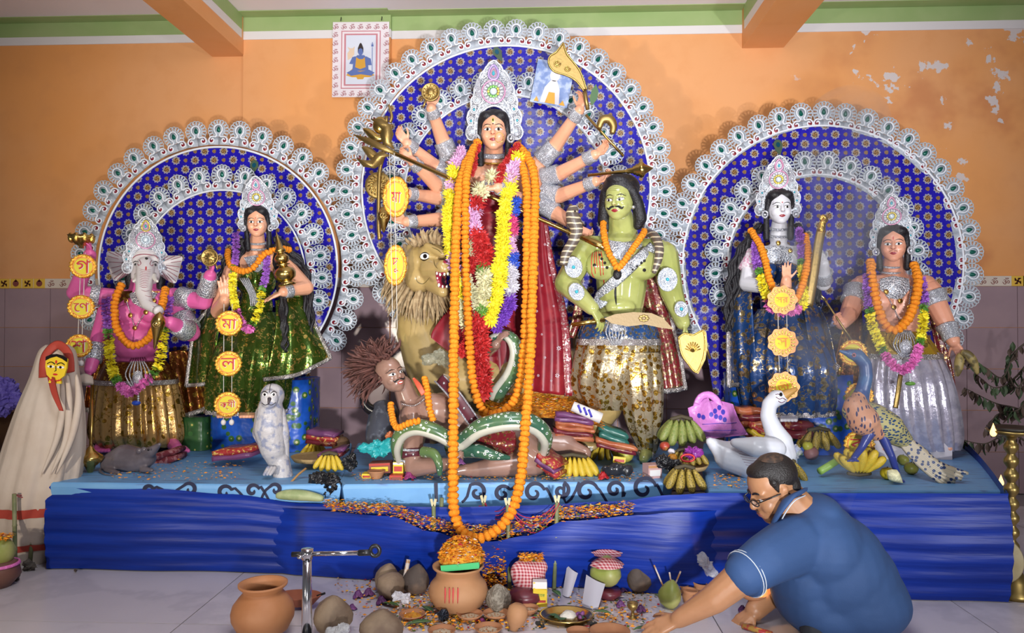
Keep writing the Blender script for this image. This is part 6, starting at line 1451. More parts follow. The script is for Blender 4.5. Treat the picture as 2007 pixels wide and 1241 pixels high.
c_=sheet([[(1820,610,YR+.10),(1838,640,YR+.10)],[(1836,700,YR+.08),(1862,700,YR+.08)],[(1850,770,YR+.06),(1876,770,YR+.06)],[(1862,840,YR+.04),(1882,830,YR+.04)]],14,24,.008,1.5);part('side_sash',c_,MARO_B,ka)
c_=sheet([[(1668,590,YR+.10),(1690,600,YR+.08)],[(1640,680,YR+.06),(1690,690,YR+.02)],[(1625,760,YR+.02),(1690,790,YR-.02)],[(1622,800,YR),(1690,832,YR-.02)]],18,20,.012,2);part('side_sash',c_,BRN_B,ka)
b=MB();b.cap(P(1842,866,YR),P(1858,878,YR-.10),m(13,YR),m(9,YR));b.cap(P(1740,866,YR),P(1730,878,YR-.10),m(13,YR),m(9,YR))
part('feet',blob(b,.005,2),PEACH2,ka);part('anklet',MB().tube([P(1838,862,YR),P(1842,868,YR-.02)],m(18,YR),18),GOLD,ka)
pb=MB();a_,c__=P(1700,836,3.66),P(1866,836,3.66);pb=slab(a_.x,c__.x,3.66,3.95,TOPZ,a_.z);thing('base_block',pb,mat('white_base',(.52,.48,.52),.5),'low whitewashed block under the silver-trousered statue','block',smooth=False)
garland('marigold garland on the bare-chested silver-trousered statue',[(1706,514,3.70),(1709,545,3.62),(1716,585,3.58),(1730,628,3.55),(1752,648,3.54),(1778,628,3.55),(1794,590,3.58),(1799,548,3.62),(1790,514,3.70)],8.2,3.6)
frill_garland('long purple, yellow and pink frilled garland on the silver-trousered statue',[(1700,536,3.64),(1701,580,3.60),(1708,630,3.56),(1722,668,3.52),(1740,704,3.48),(1768,726,3.46),(1792,706,3.48),(1804,668,3.52),(1810,625,3.56),(1811,590,3.60),(1806,545,3.66)],[('purple',50),('green',8),('yellow',56),('green',10),('pink',50),('pink',50),('green',10),('yellow',46),('green',8),('purple',40)],11,3.54)
ar=root('brass_arrow','thin arrow held by the bare-chested statue above the blue long-necked bird','arrow',P(1690,700,3.5));part('shaft',MB().tube(pxs([(1618,590),(1690,698)],3.52),m(2,3.5),6),BRASS_D,ar);part('tip',MB().lathe([(0,0),(4,3),(0,16)],Matrix.Translation(P(1618,590,3.52))@align(P(1608,575,3.52)-P(1618,590,3.52))@Matrix.Scale(m(1,3.5),4),8),BRASS,ar)
bn=root('banana','drooping old plantain hanging from the right hand of the bare-chested statue','fruit',P(1915,735,3.62));part('fruit',MB().tube(smooth_path(pxs([(1884,690),(1896,695),(1908,710),(1916,734)],3.62),14),[m(9*math.sin(PI*(.12+.8*i/13)),3.62)for i in range(14)],8),mat('dull_plantain',(.32,.24,.08),.5,var=(30,(.12,.09,.03),.45,.6)),bn);part('fruit',MB().tube(smooth_path(pxs([(1882,692),(1880,712),(1876,738)],3.64),12),[m(9*math.sin(PI*(.12+.8*i/11)),3.62)for i in range(12)],8),mat('dull_plantain',None),bn)
letter_disc('tinsel disc behind the head of the blue long-necked bird',1672,692,3.22,26,'কা')
letter_disc('tinsel disc behind the neck of the blue long-necked bird',1684,776,3.22,26,'র্তি',fs=1.1)
letter_disc('tinsel disc between the legs of the blue long-necked bird',1684,872,3.24,28,'ক')
# ================================================================ peacock
def _pea(name,a,b_,sc,lo,hi,st=(1,1,1)):
    t=NT(name);d=t.vor(sc,'F1',t.mapv(st));return t.set(color=t.mix(t.ramp(d,lo,hi,1,0),a,b_),rough=.4)
PEA_B=_pea('peacock_speckled_back',(0.40,0.36,0.16),(0.015,0.05,0.14),84,.38,.44,(.7,1,1.3));PEA_S=_pea('peacock_salmon_breast',(0.55,0.26,0.15),(0.03,0.03,0.10),58,.30,.36,(1.6,1,.5));PEA_N=mat('peacock_blue_neck',(0.035,0.07,0.20),.35,var=(16,(0.05,0.12,0.26),.4,.6));PEA_L=mat('peacock_blue_leg',(0.03,0.045,0.22),.3)
PEA_T=_pea('peacock_tail',(0.42,0.36,0.26),(0.02,0.04,0.12),62,.38,.44,(1,1,1))
Yp=PT(1765,944).y+.02
pk=root('peacock_statue','blue-necked peacock statue with speckled back on the right plinth','statue',PT(1762,944))
b=MB();b.limb([P(1676,806,Yp-.02),P(1706,822,Yp),P(1740,838,Yp),P(1770,862,Yp+.02)],[m(r,Yp)for r in(24,34,30,18)],16);part('body',blob(b,.005,4),PEA_B,pk)
b=MB();b.limb([P(1684,780,Yp-.01),P(1678,800,Yp-.03),P(1692,824,Yp-.04),P(1716,846,Yp-.03)],[m(r,Yp)for r in(15,24,30,18)],14);part('breast',blob(b,.005,4),PEA_S,pk)
b=MB();b.limb([P(1682,792,Yp-.01),P(1690,768,Yp),P(1698,738,Yp),P(1696,714,Yp),P(1682,698,Yp),P(1668,694,Yp-.01)],[m(r,Yp)for r in(19,14,12,12,13,10)],12);b.cap(P(1665,694,Yp-.01),P(1646,688,Yp-.02),m(7,Yp),m(2.5,Yp));nk=part('neck',blob(b,.004,3),PEA_N,pk)
e=part('eye',MB().ell(P(1674,696,Yp-.032),(m(4,Yp),m(2.5,Yp),m(4.4,Yp))),mat('rose_eye',(.42,.16,.20),.3),nk);part('pupil',MB().ell(P(1674,696,Yp-.038),m(2,Yp),None,8,6),EYE_B,e)
for p0,p1,p2 in(((1704,850,Yp-.06),(1690,876,Yp-.06),(1672,900,Yp-.04)),((1728,852,Yp-.03),(1748,896,Yp-.04),(1762,940,Yp-.02))):
    lg=MB().limb([P(*p0),P(*p1),P(*p2)],[m(10,Yp),m(7,Yp),m(5.5,Yp)],10)
    for dx in(-10,0,10):lg.cap(P(*p2),P(p2[0]+dx,p2[1]+4,p2[2]-.03),m(4,Yp),m(2.5,Yp))
    part('leg',blob(lg,.004,2),PEA_L,pk)
tl=MB()
for i in range(9):
    o=(i-4)*2.4;tl.tube(smooth_path(pxs([(1758+o*.3,852-o*.6,Yp+.01),(1796+o*.7,888-o,Yp-.01),(1830+o,918-o*.9,Yp-.03),(1868+o*1.8+6*(i%3),944-o*1.2-4+3*(i%2),Yp-.05)],Yp),16),[(m(3+4.6*math.sin(PI*k/15),Yp),m(2.6+2.4*math.sin(PI*k/15),Yp))for k in range(16)],8)
part('tail',tl,PEA_T,pk,kind='stuff')
# ================================================================ swan
SWN=mat('swan_white_paint',(0.60,0.62,0.68),0.32,var=(6,(0.66,0.67,0.71),.35,.7));Yw=3.22
sn_=root('swan_statue','white swan statue with raised neck on the right plinth','statue',PT(1460,932))
b=MB();b.limb([P(1400,872,Yw),P(1430,894,Yw),P(1470,900,Yw),P(1520,892,Yw)],[m(r,Yw)for r in(13,30,40,36)],16);b.cap(P(1392,866,Yw),P(1408,876,Yw),m(9,Yw),m(12,Yw))
b.limb([P(1530,890,Yw),P(1530,868,Yw),P(1516,842,Yw),P(1505,816,Yw),P(1508,792,Yw),P(1522,780,Yw)],[m(r,Yw)for r in(30,24,18,15,14,16)],14);b.ell(P(1526,780,Yw-.01),(m(18,Yw),m(14,Yw),m(15,Yw)))
sb_=blob(b,.006,4);so_=part('body',sb_,SWN,sn_);bs=bvh_of(sb_);WF=FC(1500,850,Yw-.05);wk=m(1,Yw-.05)
def wp_(ps):return[((x-1500)*wk,(850-y)*wk)for x,y in ps]
part('beak',MB().tube(smooth_path(pxs([(1532,778,Yw-.01),(1546,770,Yw-.02),(1562,762,Yw-.02)],Yw),10),[m(12-1.0*i,Yw)for i in range(10)],10),mat('beak_amber',(.45,.24,.06),.4),so_)
part('eye',decal(MB(),bs,WF,wp_([(1529+3*math.cos(a),775+3.6*math.sin(a))for a in[2*PI*i/12 for i in range(12)]]),.004),EYE_B,so_)
for l in([(1514,770),(1522,766),(1530,768),(1538,766)],[(1520,780),(1526,784),(1532,782),(1538,786)],[(1524,788),(1530,791),(1536,788)]):part('face_line',pline(MB(),bs,WF,wp_(l),m(.8,Yw),12),mat('plum_line',(.12,.03,.06),.4),so_)
for k in range(9):
    y=868+5*k;part('wing_line',pline(MB(),bs,WF,wp_([(1440+3*k,y),(1465+2*k,y+2),(1490+k,y+1),(1516-k,y-1)]),m(.6,Yw),16),mat('plum_wash',(.40,.30,.36),.5),so_)
part('wing',blob(MB().limb([P(1520,880,Yw-.09),P(1480,876,Yw-.11),P(1440,868,Yw-.09)],[m(20,Yw),m(20,Yw),m(9,Yw)],12),.006,4),SWN,sn_)
# ================================================================ flower garlands on the tall goddess
garland('longest marigold garland, falling from the goddess to the pot on the floor',[(936,280,3.66),(920,308,3.56),(904,350,3.44),(896,420,3.36),(892,520,3.28),(890,640,3.18),(889,760,3.04),(888,860,2.95),(888,940,2.88),(890,1000,2.83),(900,1034,2.81),(930,1056,2.79),(972,1040,2.79),(1002,1005,2.82),(1018,950,2.87),(1026,880,2.95),(1034,780,3.06),(1040,680,3.14),(1044,560,3.24),(1047,440,3.36),(1049,370,3.44),(1044,330,3.5),(1028,300,3.58),(1012,284,3.66)],9.6,3.1,260,step=10.6)
garland('inner marigold garland of the goddess, ending above the brown demon',[(926,296,3.62),(915,345,3.42),(912,420,3.36),(913,520,3.32),(917,620,3.30),(922,700,3.30),(931,765,3.28),(945,803,3.26),(968,812,3.26),(992,802,3.26),(1010,780,3.26),(1022,730,3.26),(1029,640,3.26),(1032,520,3.30),(1033,420,3.38),(1031,360,3.44),(1020,308,3.56)],8.2,3.3,200,step=9.6)
FLOW={c:_spiky(PETAL[c],seed=i+1)for i,c in enumerate(PETAL)}
def spiky_garland(label,pts,cols,r,Y,step):
    path=smooth_path(pxs(pts,Y),120);lo=min(path,key=lambda p:p.z);ro=root('flower_garland',label,'garland',lo);part('string',MB().tube(path[::3],m(1.2,Y),5),STRING,ro)
    q=along(path,m(step,Y));n=len(q);tot=sum(k for _,k in cols);seq=[]
    for c,k in cols:seq+=[c]*max(1,int(round(k/tot*n)))
    for i,p in enumerate(q):
        c=seq[min(i,len(seq)-1)];s=m(r,Y)*random.uniform(.85,1.12)*(.8 if c=='green' else 1)
        inst('flower',FLOW[c],ro,Matrix.Translation(p+Vector((random.uniform(-1,1),random.uniform(-1,.2),0))*m(r*.28,Y))@align((random.uniform(-1,1),random.uniform(-1,1),random.uniform(-1,1)),random.uniform(0,6))@Matrix.Scale(s,4))
    return ro
spiky_garland('yellow and lilac flower garland at the left edge of the goddess',[(908,296,3.60),(892,330,3.54),(884,380,3.48),(883,440,3.44),(887,500,3.42),(898,560,3.42),(908,610,3.42),(912,640,3.42)],[('lilac',3),('yellow',2),('lilac',1),('yellow',8),('lilac',2),('yellow',3),('cream',4)],16,3.46,9)
spiky_garland('red, cream and pink flower garland down the middle of the goddess',[(940,372,3.44),(930,420,3.40),(938,460,3.38),(950,510,3.38),(946,560,3.38),(942,610,3.38),(940,660,3.37),(944,720,3.36),(948,772,3.36)],[('cream',2),('red',2),('lilac',4),('red',5),('green',1),('cream',6),('green',1),('red',12)],20,3.4,8)
spiky_garland('short deep red and lilac flower garland between the marigold strands',[(925,400,3.42),(916,450,3.40),(926,500,3.40),(916,545,3.40),(925,590,3.40),(920,640,3.40),(914,690,3.40)],[('lilac',4),('red',2),('cream',2),('red',3),('cream',4),('red',6)],16,3.4,9)
spiky_garland('bright yellow flower garland right of the middle of the goddess',[(1012,308,3.56),(1004,345,3.48),(994,390,3.42),(986,440,3.40),(983,500,3.38),(976,555,3.38),(968,600,3.38),(962,630,3.38)],[('yellow',2),('lilac',3),('yellow',20)],17,3.44,8.5)
spiky_garland('blue, magenta, white and purple flower garland at the right of the goddess',[(1012,395,3.44),(1004,425,3.42),(1002,470,3.41),(1006,520,3.40),(1004,560,3.40),(998,595,3.40),(986,625,3.40),(970,645,3.40)],[('blue',3),('magenta',5),('lilac',4),('blue',2),('white',6),('violet',8)],15,3.42,7.5)
spiky_garland('short red flower rope at the left of the neck of the goddess',[(938,284,3.64),(930,310,3.58),(925,345,3.50)],[('red',1)],8,3.55,6)
spiky_garland('red flower rope slanting from the right shoulder of the goddess to her chest',[(1016,286,3.62),(1000,308,3.54),(984,330,3.48),(976,356,3.44)],[('red',1)],10,3.5,7)
for lab,c,x,y,r in(('single large cream flower on the chest of the goddess','cream',964,345,20),('pink flower just right of the large cream flower','lilac',1000,352,14)):
    o=bpy.data.objects.new('flower',FLOW[c]);COL.objects.link(o);o.matrix_world=Matrix.Translation(P(x,y,3.44))@Matrix.Scale(m(r,3.44),4);o['label']=lab;o['category']='flower'
garland('marigold string over the chest of the brown demon',[(832,742,3.10),(838,770,3.06),(842,800,3.05),(850,828,3.04)],6.5,3.06)
garland('curved marigold string on the shoulder of the brown demon',[(766,792,3.14),(768,815,3.10),(778,838,3.04),(800,830,3.02),(824,824,3.03)],6.5,3.06)
# ================================================================ petals: loose heaps nobody could count
PET_M=[mat('orange_petal',(0.85,0.30,0.01),.7),mat('amber_petal',(0.88,0.45,0.02),.7),mat('red_petal',(0.38,0.01,0.02),.7),mat('pale_petal',(0.72,0.64,0.55),.7),mat('leaf_bit',(0.06,0.12,0.02),.7)]
def petals(name,label,gen,n,w=(6,3,.5,.6,.6),size=4.0,par=None,sd=1):
    """gen(rnd) -> world point; one loose heap"""
    rnd=random.Random(sd);mb=MB();mi=[]
    for i in range(n):
        p=gen(rnd);s=m(size,2.9)*rnd.uniform(.6,1.3);A=Matrix.Rotation(rnd.uniform(0,6),3,'Z')@Matrix.Rotation(rnd.uniform(-.7,.7),3,'X')
        mb.add([p+A@Vector(v)for v in((-s,0,0),(0,-s*.45,s*.18),(s,0,.1*s),(0,s*.45,s*.18))],[(0,1,2),(0,2,3)])
        k=rnd.choices(range(5),w)[0];mi+=[k,k]
    if par is not None:o=part(name,mb,PET_M,par,False,kind='stuff')
    else:o=thing(name,mb,PET_M,label,'petals',smooth=False,kind='stuff')
    o.data.polygons.foreach_set('material_index',mi);return o
def on_top(x0,x1,y0,y1,h=.012,pw=1.0):
    def g(r):
        a=r.random();p=PT(x0+(x1-x0)*a,y0+(y1-y0)*r.random());p.z+=r.random()**2*h+.002;return p
    return g
def on_floor(x0,x1,y0,y1,h=.010):
    def g(r):p=PF(x0+(x1-x0)*(r.random()+r.random())/2,y0+(y1-y0)*r.random());p.z+=r.random()**2*h+.002;return p
    return g
hp=root('petal_heap','heap of orange marigold petals piled behind the brown demon','petals',P(1075,830,3.5))
hf=lambda u,v:Vector((P(940+240*u,800,3.48).x,3.36+.30*v,P(1000,838-66*math.sin(PI*min(1,.15+u*.85))**.6*(.35+.65*v)+4*math.sin(u*23)*math.sin(v*9),3.42).z))
part('heap',MB().grid(40,16,hf),mat('petal_ground',(0.60,0.20,0.01),.9,var=(50,(.80,.40,.04),.4,.6),bump=(90,1,.01)),hp,kind='stuff')
def _hg(r):return hf(r.random(),r.random())+Vector((0,-.004,.006+r.random()*.008))
petals('loose_petals','',_hg,2600,size=4.2,par=hp)
def _pk(r):
    u=r.random();px=640+600*u;tu=(px-520)/900;a=pkfn(tu,0.0);b_=clothfn((px-97)/1875,.45);f=r.random();p=a.lerp(Vector((b_.x,b_.y-.02,a.z)),f);p.z+=.002+r.random()*.022-.01*abs(f-.5)+.03*f;return p
petals('loose_petals','petals, leaves and scraps lying in the sagging fold of the blue cloth',_pk,2600,(5,3,1.2,1.6,1.4),4.2,sd=3)
petals('loose_petals','orange petals scattered on the left plinth around the rat',on_top(215,480,905,944),260,(8,2,.2,.1,.3),3.6,sd=4)
petals('loose_petals','orange petals along the front edge of the middle plinth',on_top(690,1280,928,944),620,(6,3,.4,.6,.3),3.6,sd=5)
petals('loose_petals','orange petals on the right plinth left of the swan',on_top(1400,1460,930,958),120,(8,3,0,.2,.2),3.6,sd=6)
petals('loose_petals','petals and leaf scraps strewn on the floor around the flower-topped pot',on_floor(690,1110,1140,1238,.012),2200,(6,3,.9,1.2,1.6),4.0,sd=7)
petals('loose_petals','petals and scraps on the floor beside the green coconuts',on_floor(1100,1330,1150,1236),520,(4,2,1,1.5,1.5),4.0,sd=8)
petals('loose_petals','few orange petals on the floor near the tall lamp stand',on_floor(1800,1850,1155,1175),40,sd=9)
petals('loose_petals','few orange petals on the bare floor near the metal arm',on_floor(640,760,1120,1180),60,sd=10)
# ================================================================ fruit, packets and cloth on the plinths
BAN=mat('ripe_banana',(0.62,0.42,0.03),.5,var=(26,(.48,.36,.03),.45,.65));BAN_T=mat('banana_tip',(0.06,0.045,0.02),.7);BAN_D=mat('spotted_banana',(.42,.30,.05),.55,var=(34,(.06,.045,.02),.5,.6));BAN_G=mat('green_banana',(.16,.22,.04),.5,var=(20,(.26,.27,.08),.4,.6))
def _banana_mesh(mt):
    q=[Vector((math.sin(t*1.3)*.45,0,-t+.25*t*t))for t in[i/11 for i in range(12)]]
    return mesh_of('banana',MB().tube(q,[.03]+[.05+.11*math.sin(PI*(.1+.8*i/10))for i in range(10)]+[.03],7),mt)
BANM={k:_banana_mesh(v)for k,v in(('ripe',BAN),('spot',BAN_D),('green',BAN_G))}
def bananas(label,px,py,w,h,n,kind='ripe',Y=None,up=False,fan=1.0):
    """hand of bananas fanning from one stem; (px, py) is the point it lies on"""
    c=PT(px,py)if Y is None else P(px,py,Y);Y=c.y;ro=root('banana_bunch',label,'fruit',c);L=m(h,Y)*1.25
    for i in range(n):
        row=i%2;t=(i//2+.5)/max(1,(n+1)//2)-.5;a=t*1.9*fan;base=c+Vector((m(w,Y)*t*(.75 if not up else .4),.035*row+.02,m(h*(.82 if not up else .25),Y)))
        M=Matrix.Translation(base)@Matrix.Rotation(-a*.7 if not up else a*1.0,4,'Y')@Matrix.Rotation((.35+.35*row)*(1 if not up else-.6),4,'X')@Matrix.Rotation(-PI/2,4,'Z')@Matrix.Scale(L*random.uniform(.8,.95),4)
        if up:M=M@Matrix.Rotation(PI,4,'X')
        inst('banana',BANM[kind],ro,M)
    part('stem',MB().limb([c+Vector((-m(w*.3,Y),.03,m(h*.85 if not up else h*.2,Y))),c+Vector((0,.03,m(h*.95 if not up else h*.15,Y))),c+Vector((m(w*.3,Y),.03,m(h*.85 if not up else h*.2,Y)))],[m(4,Y)]*3,8),BAN_T,ro);return ro
bananas('yellow banana bunch in front of the demon knee, nearest the plinth edge',1122,934,88,42,16)
bananas('small yellow banana bunch beside the yellow-green mango',1186,902,40,34,8)
bananas('spotted bananas hanging in the gap between the middle and right plinths',1345,962,56,48,8,'spot',Y=2.98)
bananas('bright small bananas on the tray behind the owl',614,898,40,32,9)
bananas('yellow bananas hanging at the end of the left plinth above the black bag',642,922,44,34,9,'ripe',Y=3.12)
bananas('green banana cluster behind the pink carrier bag',1338,868,62,52,10,'green',Y=3.4)
bananas('dark spotted bananas in the round woven tray',1352,912,66,30,12,'spot',Y=3.26)
bananas('large upright banana hand at the feet of the peacock',1690,942,66,54,9,'ripe',up=True)
bananas('old grey bananas beside the neck of the swan',1552,942,30,40,7,'spot')
bananas('browning bananas behind the smoke beside the blue foil block',1610,880,60,40,8,'spot',Y=3.55)
def fruit(name,label,px,py,r,mt,sq=(1,1,.92),Y=None,stalk=True,top=True):
    c=(PT(px,py)if top else PF(px,py))if Y is None else P(px,py,Y);R=m(r,c.y);ro=root(name,label,'fruit',c);cc=c+Vector((0,0,R*sq[2]))
    part('flesh',MB().lathe([(0,-1),(.45,-.92),(.8,-.62),(1,-.1),(.96,.35),(.72,.74),(.34,.92),(.08,.86),(0,.84)],Matrix.Translation(cc)@Matrix.Rotation(random.uniform(-.3,.3),4,'Y')@Matrix.Diagonal((R*sq[0],R*sq[1],R*sq[2],1)),20),mt,ro)
    if stalk:part('stalk',MB().tube([cc+Vector((0,0,R*.78*sq[2])),cc+Vector((R*.08,0,R*1.05*sq[2]))],R*.07,6),BAN_T,ro)
    return ro
YG_F=mat('yellow_green_rind',(.42,.42,.04),.4,var=(12,(.50,.46,.08),.4,.6));LEM=mat('lemon_rind',(.66,.50,.02),.4,bump=(120,.2,.002));LIME=mat('lime_rind',(.24,.26,.04),.4,var=(14,(.34,.32,.06),.4,.6));APP=mat('red_apple',(.36,.05,.03),.3,var=(10,(.5,.28,.06),.5,.65))
fruit('mango','yellow-green mango on the middle plinth with a red mark',1226,906,16,YG_F);fruit('lemon','bright yellow lemon right of the upright banana hand',1739,940,13,LEM)
fruit('lime','dull green lime behind the right leg of the peacock',1770,912,11,LIME);fruit('lime','larger green lime under the peacock tail',1786,930,13,LIME)
fruit('apple','red apple in the jumble behind the woven tray',1303,884,10,APP,Y=3.35);fruit('onion','white onion in the jumble behind the woven tray',1316,892,7,PETAL['white'],Y=3.3);fruit('orange_fruit','small orange fruit at the end of the black bag',1318,906,9,mat('orange_rind',(.62,.26,.02),.45),Y=3.25)
fruit('quince','pale round fruit in the smoke behind the banana hand',1583,884,10,YG_F,Y=3.5);fruit('pomegranate','dull red fruit beside the browning bananas',1590,902,14,mat('dull_rose_rind',(.26,.12,.12),.5),Y=3.5)
fruit('coconut','brown coconut lying behind the packets at the right end of the left plinth',668,888,18,mat('husk_brown',(.12,.065,.03),.8,bump=(60,.6,.006)),Y=3.5)
sh_=root('conch_shell','white conch shell beside the right leg of the peacock','shell',PT(1755,942));part('shell',MB().lathe([(0,-20),(4,-14),(11,-2),(12,6),(7,13),(0,18)],FR(1754,934,3.08,math.radians(50),m(1,3.08))@Matrix.Rotation(-PI/2,4,'X'),18,lambda a,z:1+.05*math.sin(a+z*.5)),PETAL['cream'],sh_)
g_=root('gourd','pale green gourd lying on the blue cloth below the black bag','vegetable',P(590,985,2.96));part('body',MB().tube(smooth_path(pxs([(542,972),(565,970),(600,972),(634,978)],2.95),18),[m(11*math.sin(PI*(.08+.84*i/17))**.6,2.95)for i in range(18)],14),mat('gourd_green',(.26,.32,.14),.5,var=(20,(.36,.40,.2),.4,.6)),g_)
g_=root('plant_stem','thick green plant stem lying in front of the peacock','stem',PT(1610,930));part('stem',MB().tube(pxs([(1607,924,3.2),(1640,904,3.26),(1670,888,3.32)],3.2),m(7,3.2),12),mat('stem_green',(.22,.38,.06),.4),g_)
def folded(label,px,py,w,h,cols,Y=None,rot=0.0,d=.14,tilt=0.0):
    c=PT(px,py)if Y is None else P(px,py,Y);ro=root('folded_sari',label,'cloth',c);n=len(cols);hh=m(h,c.y)/n
    for i,mt in enumerate(cols):
        W_=m(w,c.y)*random.uniform(.92,1.02);M=Matrix.Translation(c+Vector((random.uniform(-.006,.006),.05,hh*(i+.5))))@Matrix.Rotation(rot+random.uniform(-.06,.06),4,'Z')@Matrix.Rotation(tilt,4,'Y');mb=MB()
        out=[]
        for k in range(14):t=k/13;out.append((-W_/2+W_*t,hh*.46+.0025*math.sin(t*9+i)))
        for k in range(5):a=PI/2-PI*(k+.5)/5;out.append((W_/2+hh*.4*math.cos(a),hh*.46*math.sin(a)))
        for k in range(14):t=1-k/13;out.append((-W_/2+W_*t,-hh*.46+.0025*math.sin(t*7+i)))
        mb.prism(out,M@Matrix.Translation((0,-d/2,0))@Matrix(((1,0,0,0),(0,0,1,0),(0,1,0,0),(0,0,0,1))),d);part('fold',mb,mt,ro,True)
    return ro
C_OR=mat('rust_silk',(.34,.08,.03),.3,var=(20,(.42,.14,.06),.4,.6));C_MA=mat('maroon_silk',(.14,.015,.025),.3,var=(40,(.3,.12,.04),.55,.65));C_PU=mat('plum_silk',(.16,.05,.14),.35);C_GR=mat('teal_silk',(.02,.11,.09),.3);C_TE=mat('teal_plastic',(.02,.34,.36),.35);C_RD=mat('red_gold_silk',(.34,.03,.03),.35,var=(60,(.6,.4,.1),.55,.6))
folded('stack of rust and plum folded saris behind the banana bunch',1122,862,74,50,[C_OR,C_MA,C_OR,C_OR,C_PU,C_PU],Y=3.36,rot=.1,tilt=.12)
folded('folded teal sari leaning beside the gold trouser leg',1203,866,56,26,[C_GR,C_GR],Y=3.40,tilt=.35)
folded('flat maroon folded sari under the teal one',1205,884,78,16,[C_MA,C_OR],Y=3.34,tilt=.22)
folded('red folded sari packet right of the demon knee',1080,926,44,26,[C_RD,C_PU,C_RD],Y=3.10,rot=-.4,tilt=.5)
folded('plastic-wrapped maroon sari behind the small bright bananas',628,872,58,26,[C_MA,C_RD,C_PU],Y=3.45,tilt=.1)
folded('maroon folded sari leaning on the tray behind the owl',646,900,50,16,[C_MA,C_PU],Y=3.26,tilt=-.25)
folded('red and orange bordered sari packet lying in plastic left of the owl',462,898,78,20,[C_PU,C_RD],Y=3.36,tilt=-.12,d=.2)
folded('brown sari box standing behind the pink carrier bag',1470,838,44,38,[C_OR,C_MA,C_OR],Y=3.55)
folded('dark maroon sari box beside the neck of the swan',1560,860,52,34,[C_MA,C_MA],Y=3.62)
folded('red and yellow packet just above the back of the swan',1490,872,40,34,[C_RD,mat('yellow_pack',(.6,.42,.03),.4),C_RD],Y=3.48,tilt=.5)
folded('red checked towel by the pink foot of the elephant-headed statue',316,912,44,26,[mat('red_check_dull',(.22,.03,.04),.7,var=(50,(.4,.16,.16),.5,.55))]*2,Y=3.42,tilt=-.3)
def bag(name,label,path,Y,mt,bumpy=.15,seed=1,vox=.008,loc=None,base_top=True):
    rnd=random.Random(seed);b=MB()
    for x,y,r in path:
        b.ell(P(x,y,Y),(m(r,Y),m(r*.8,Y),m(r,Y)))
        for k in range(4):a=rnd.uniform(0,6);b.cap(P(x,y,Y),P(x+r*1.05*math.cos(a),y+r*.9*math.sin(a),Y-rnd.uniform(0,.03)),m(r*.5,Y),m(r*.16,Y))
    q=blob(b,vox,1);a_=np.array(q.v);c_=a_.mean(0)
    for i,v in enumerate(q.v):
        v=Vector(v);d=(v-Vector(c_)).normalized();k=abs(mnoise.noise(v*38+Vector((seed,0,0))))*1.2+.6*mnoise.noise(v*90)
        q.v[i]=tuple(v-d*k*m(bumpy*60,Y))
    return thing(name,q,mt,label,'bag',smooth=bumpy<.1)
BLKP=mat('black_plastic',(.008,.008,.010),.25,bump=(28,.9,.02));CLEARP=mat('clear_plastic',(.75,.77,.80),.12,alpha=.35,bump=(30,1.0,.02));PINKP=mat('pink_plastic',(.58,.20,.55),.35,bump=(16,.6,.02));PURP=mat('purple_plastic',(.24,.03,.26),.3,bump=(16,.6,.02))
bag('plastic_bag','crumpled black plastic bag in the gap between the left and middle plinths',[(625,945,22),(648,950,24),(640,965,20)],3.02,BLKP,seed=2)
bag('plastic_bag','shiny black bag tied round above the black crumpled bag',[(686,908,17),(690,896,10)],3.12,BLKP,seed=3)
bag('plastic_bag','black plastic bag over the bananas at the right end of the middle plinth',[(1300,905,16),(1322,916,17),(1338,930,12)],3.08,BLKP,seed=4)
bag('stone','black glossy oblong stone between the banana bunch and the gold cuff',[(1188,924,12),(1208,920,14),(1230,922,12)],3.16,mat('black_stone',(.02,.022,.028),.25),.04,seed=5)
bag('plastic_bag','turquoise plastic bag left of the brown demon',[(712,878,12),(738,880,18),(765,872,16),(752,886,12)],3.18,C_TE,seed=6)
bag('plastic_bag','orange wrapped packet on the turquoise bag',[(765,856,12),(780,852,10)],3.20,mat('orange_plastic',(.5,.15,.05),.3),seed=7)
bag('plastic_bag','purple plastic bag in the round woven tray',[(1352,888,14),(1368,886,12)],3.24,PURP,seed=8)
bag('plastic_bag','clear plastic bag at the neck of the swan',[(1556,886,15),(1552,902,12)],3.40,CLEARP,seed=9)
bag('plastic_bag','clear plastic wrap between the lion chest and the demon face',[(838,705,14),(862,700,18),(880,712,12)],3.36,mat('smoky_plastic',(.30,.30,.22),.15,alpha=.55,bump=(20,.8,.02)),seed=10)
pb_=root('carrier_bag','pink plastic carrier bag with blue print standing behind the swan','bag',P(1410,862,3.44))
def bagfn(u,v,s=1):
    L=smooth_path([Vector((1348,800,0)),Vector((1356,830,0)),Vector((1375,862,0))],20);R2=smooth_path([Vector((1436,792,0)),Vector((1448,822,0)),Vector((1466,852,0))],20);j=int(round(v*19));p=L[j].lerp(R2[j],u)
    top=26*(math.sin(PI*u)*.4+(1 if .12<u<.45 else 0)*.45)*(1-v)**3;bul=(.06*math.sin(PI*u)*math.sin(PI*min(1,v*1.05))+.006*math.sin(u*14+v*9))*s
    return P(p.x,p.y-top,3.44)+Vector((0,-bul,0))
part('bag_front',MB().grid(26,20,bagfn),PINKP,pb_);part('bag_back',MB().grid(26,20,lambda u,v:bagfn(u,v,-.7)),PINKP,pb_)
part('handle',MB().tube(smooth_path(pxs([(1366,792),(1374,778),(1390,774),(1404,784),(1412,800)],3.43),20),[(m(2,3.4),m(7,3.4))]*20,8,squash=(0,-1,0)),PINKP,pb_)
bb_=bvh_of(MB().grid(26,20,bagfn));BGF=FC(1410,820,3.4);bgk=m(1,3.4)
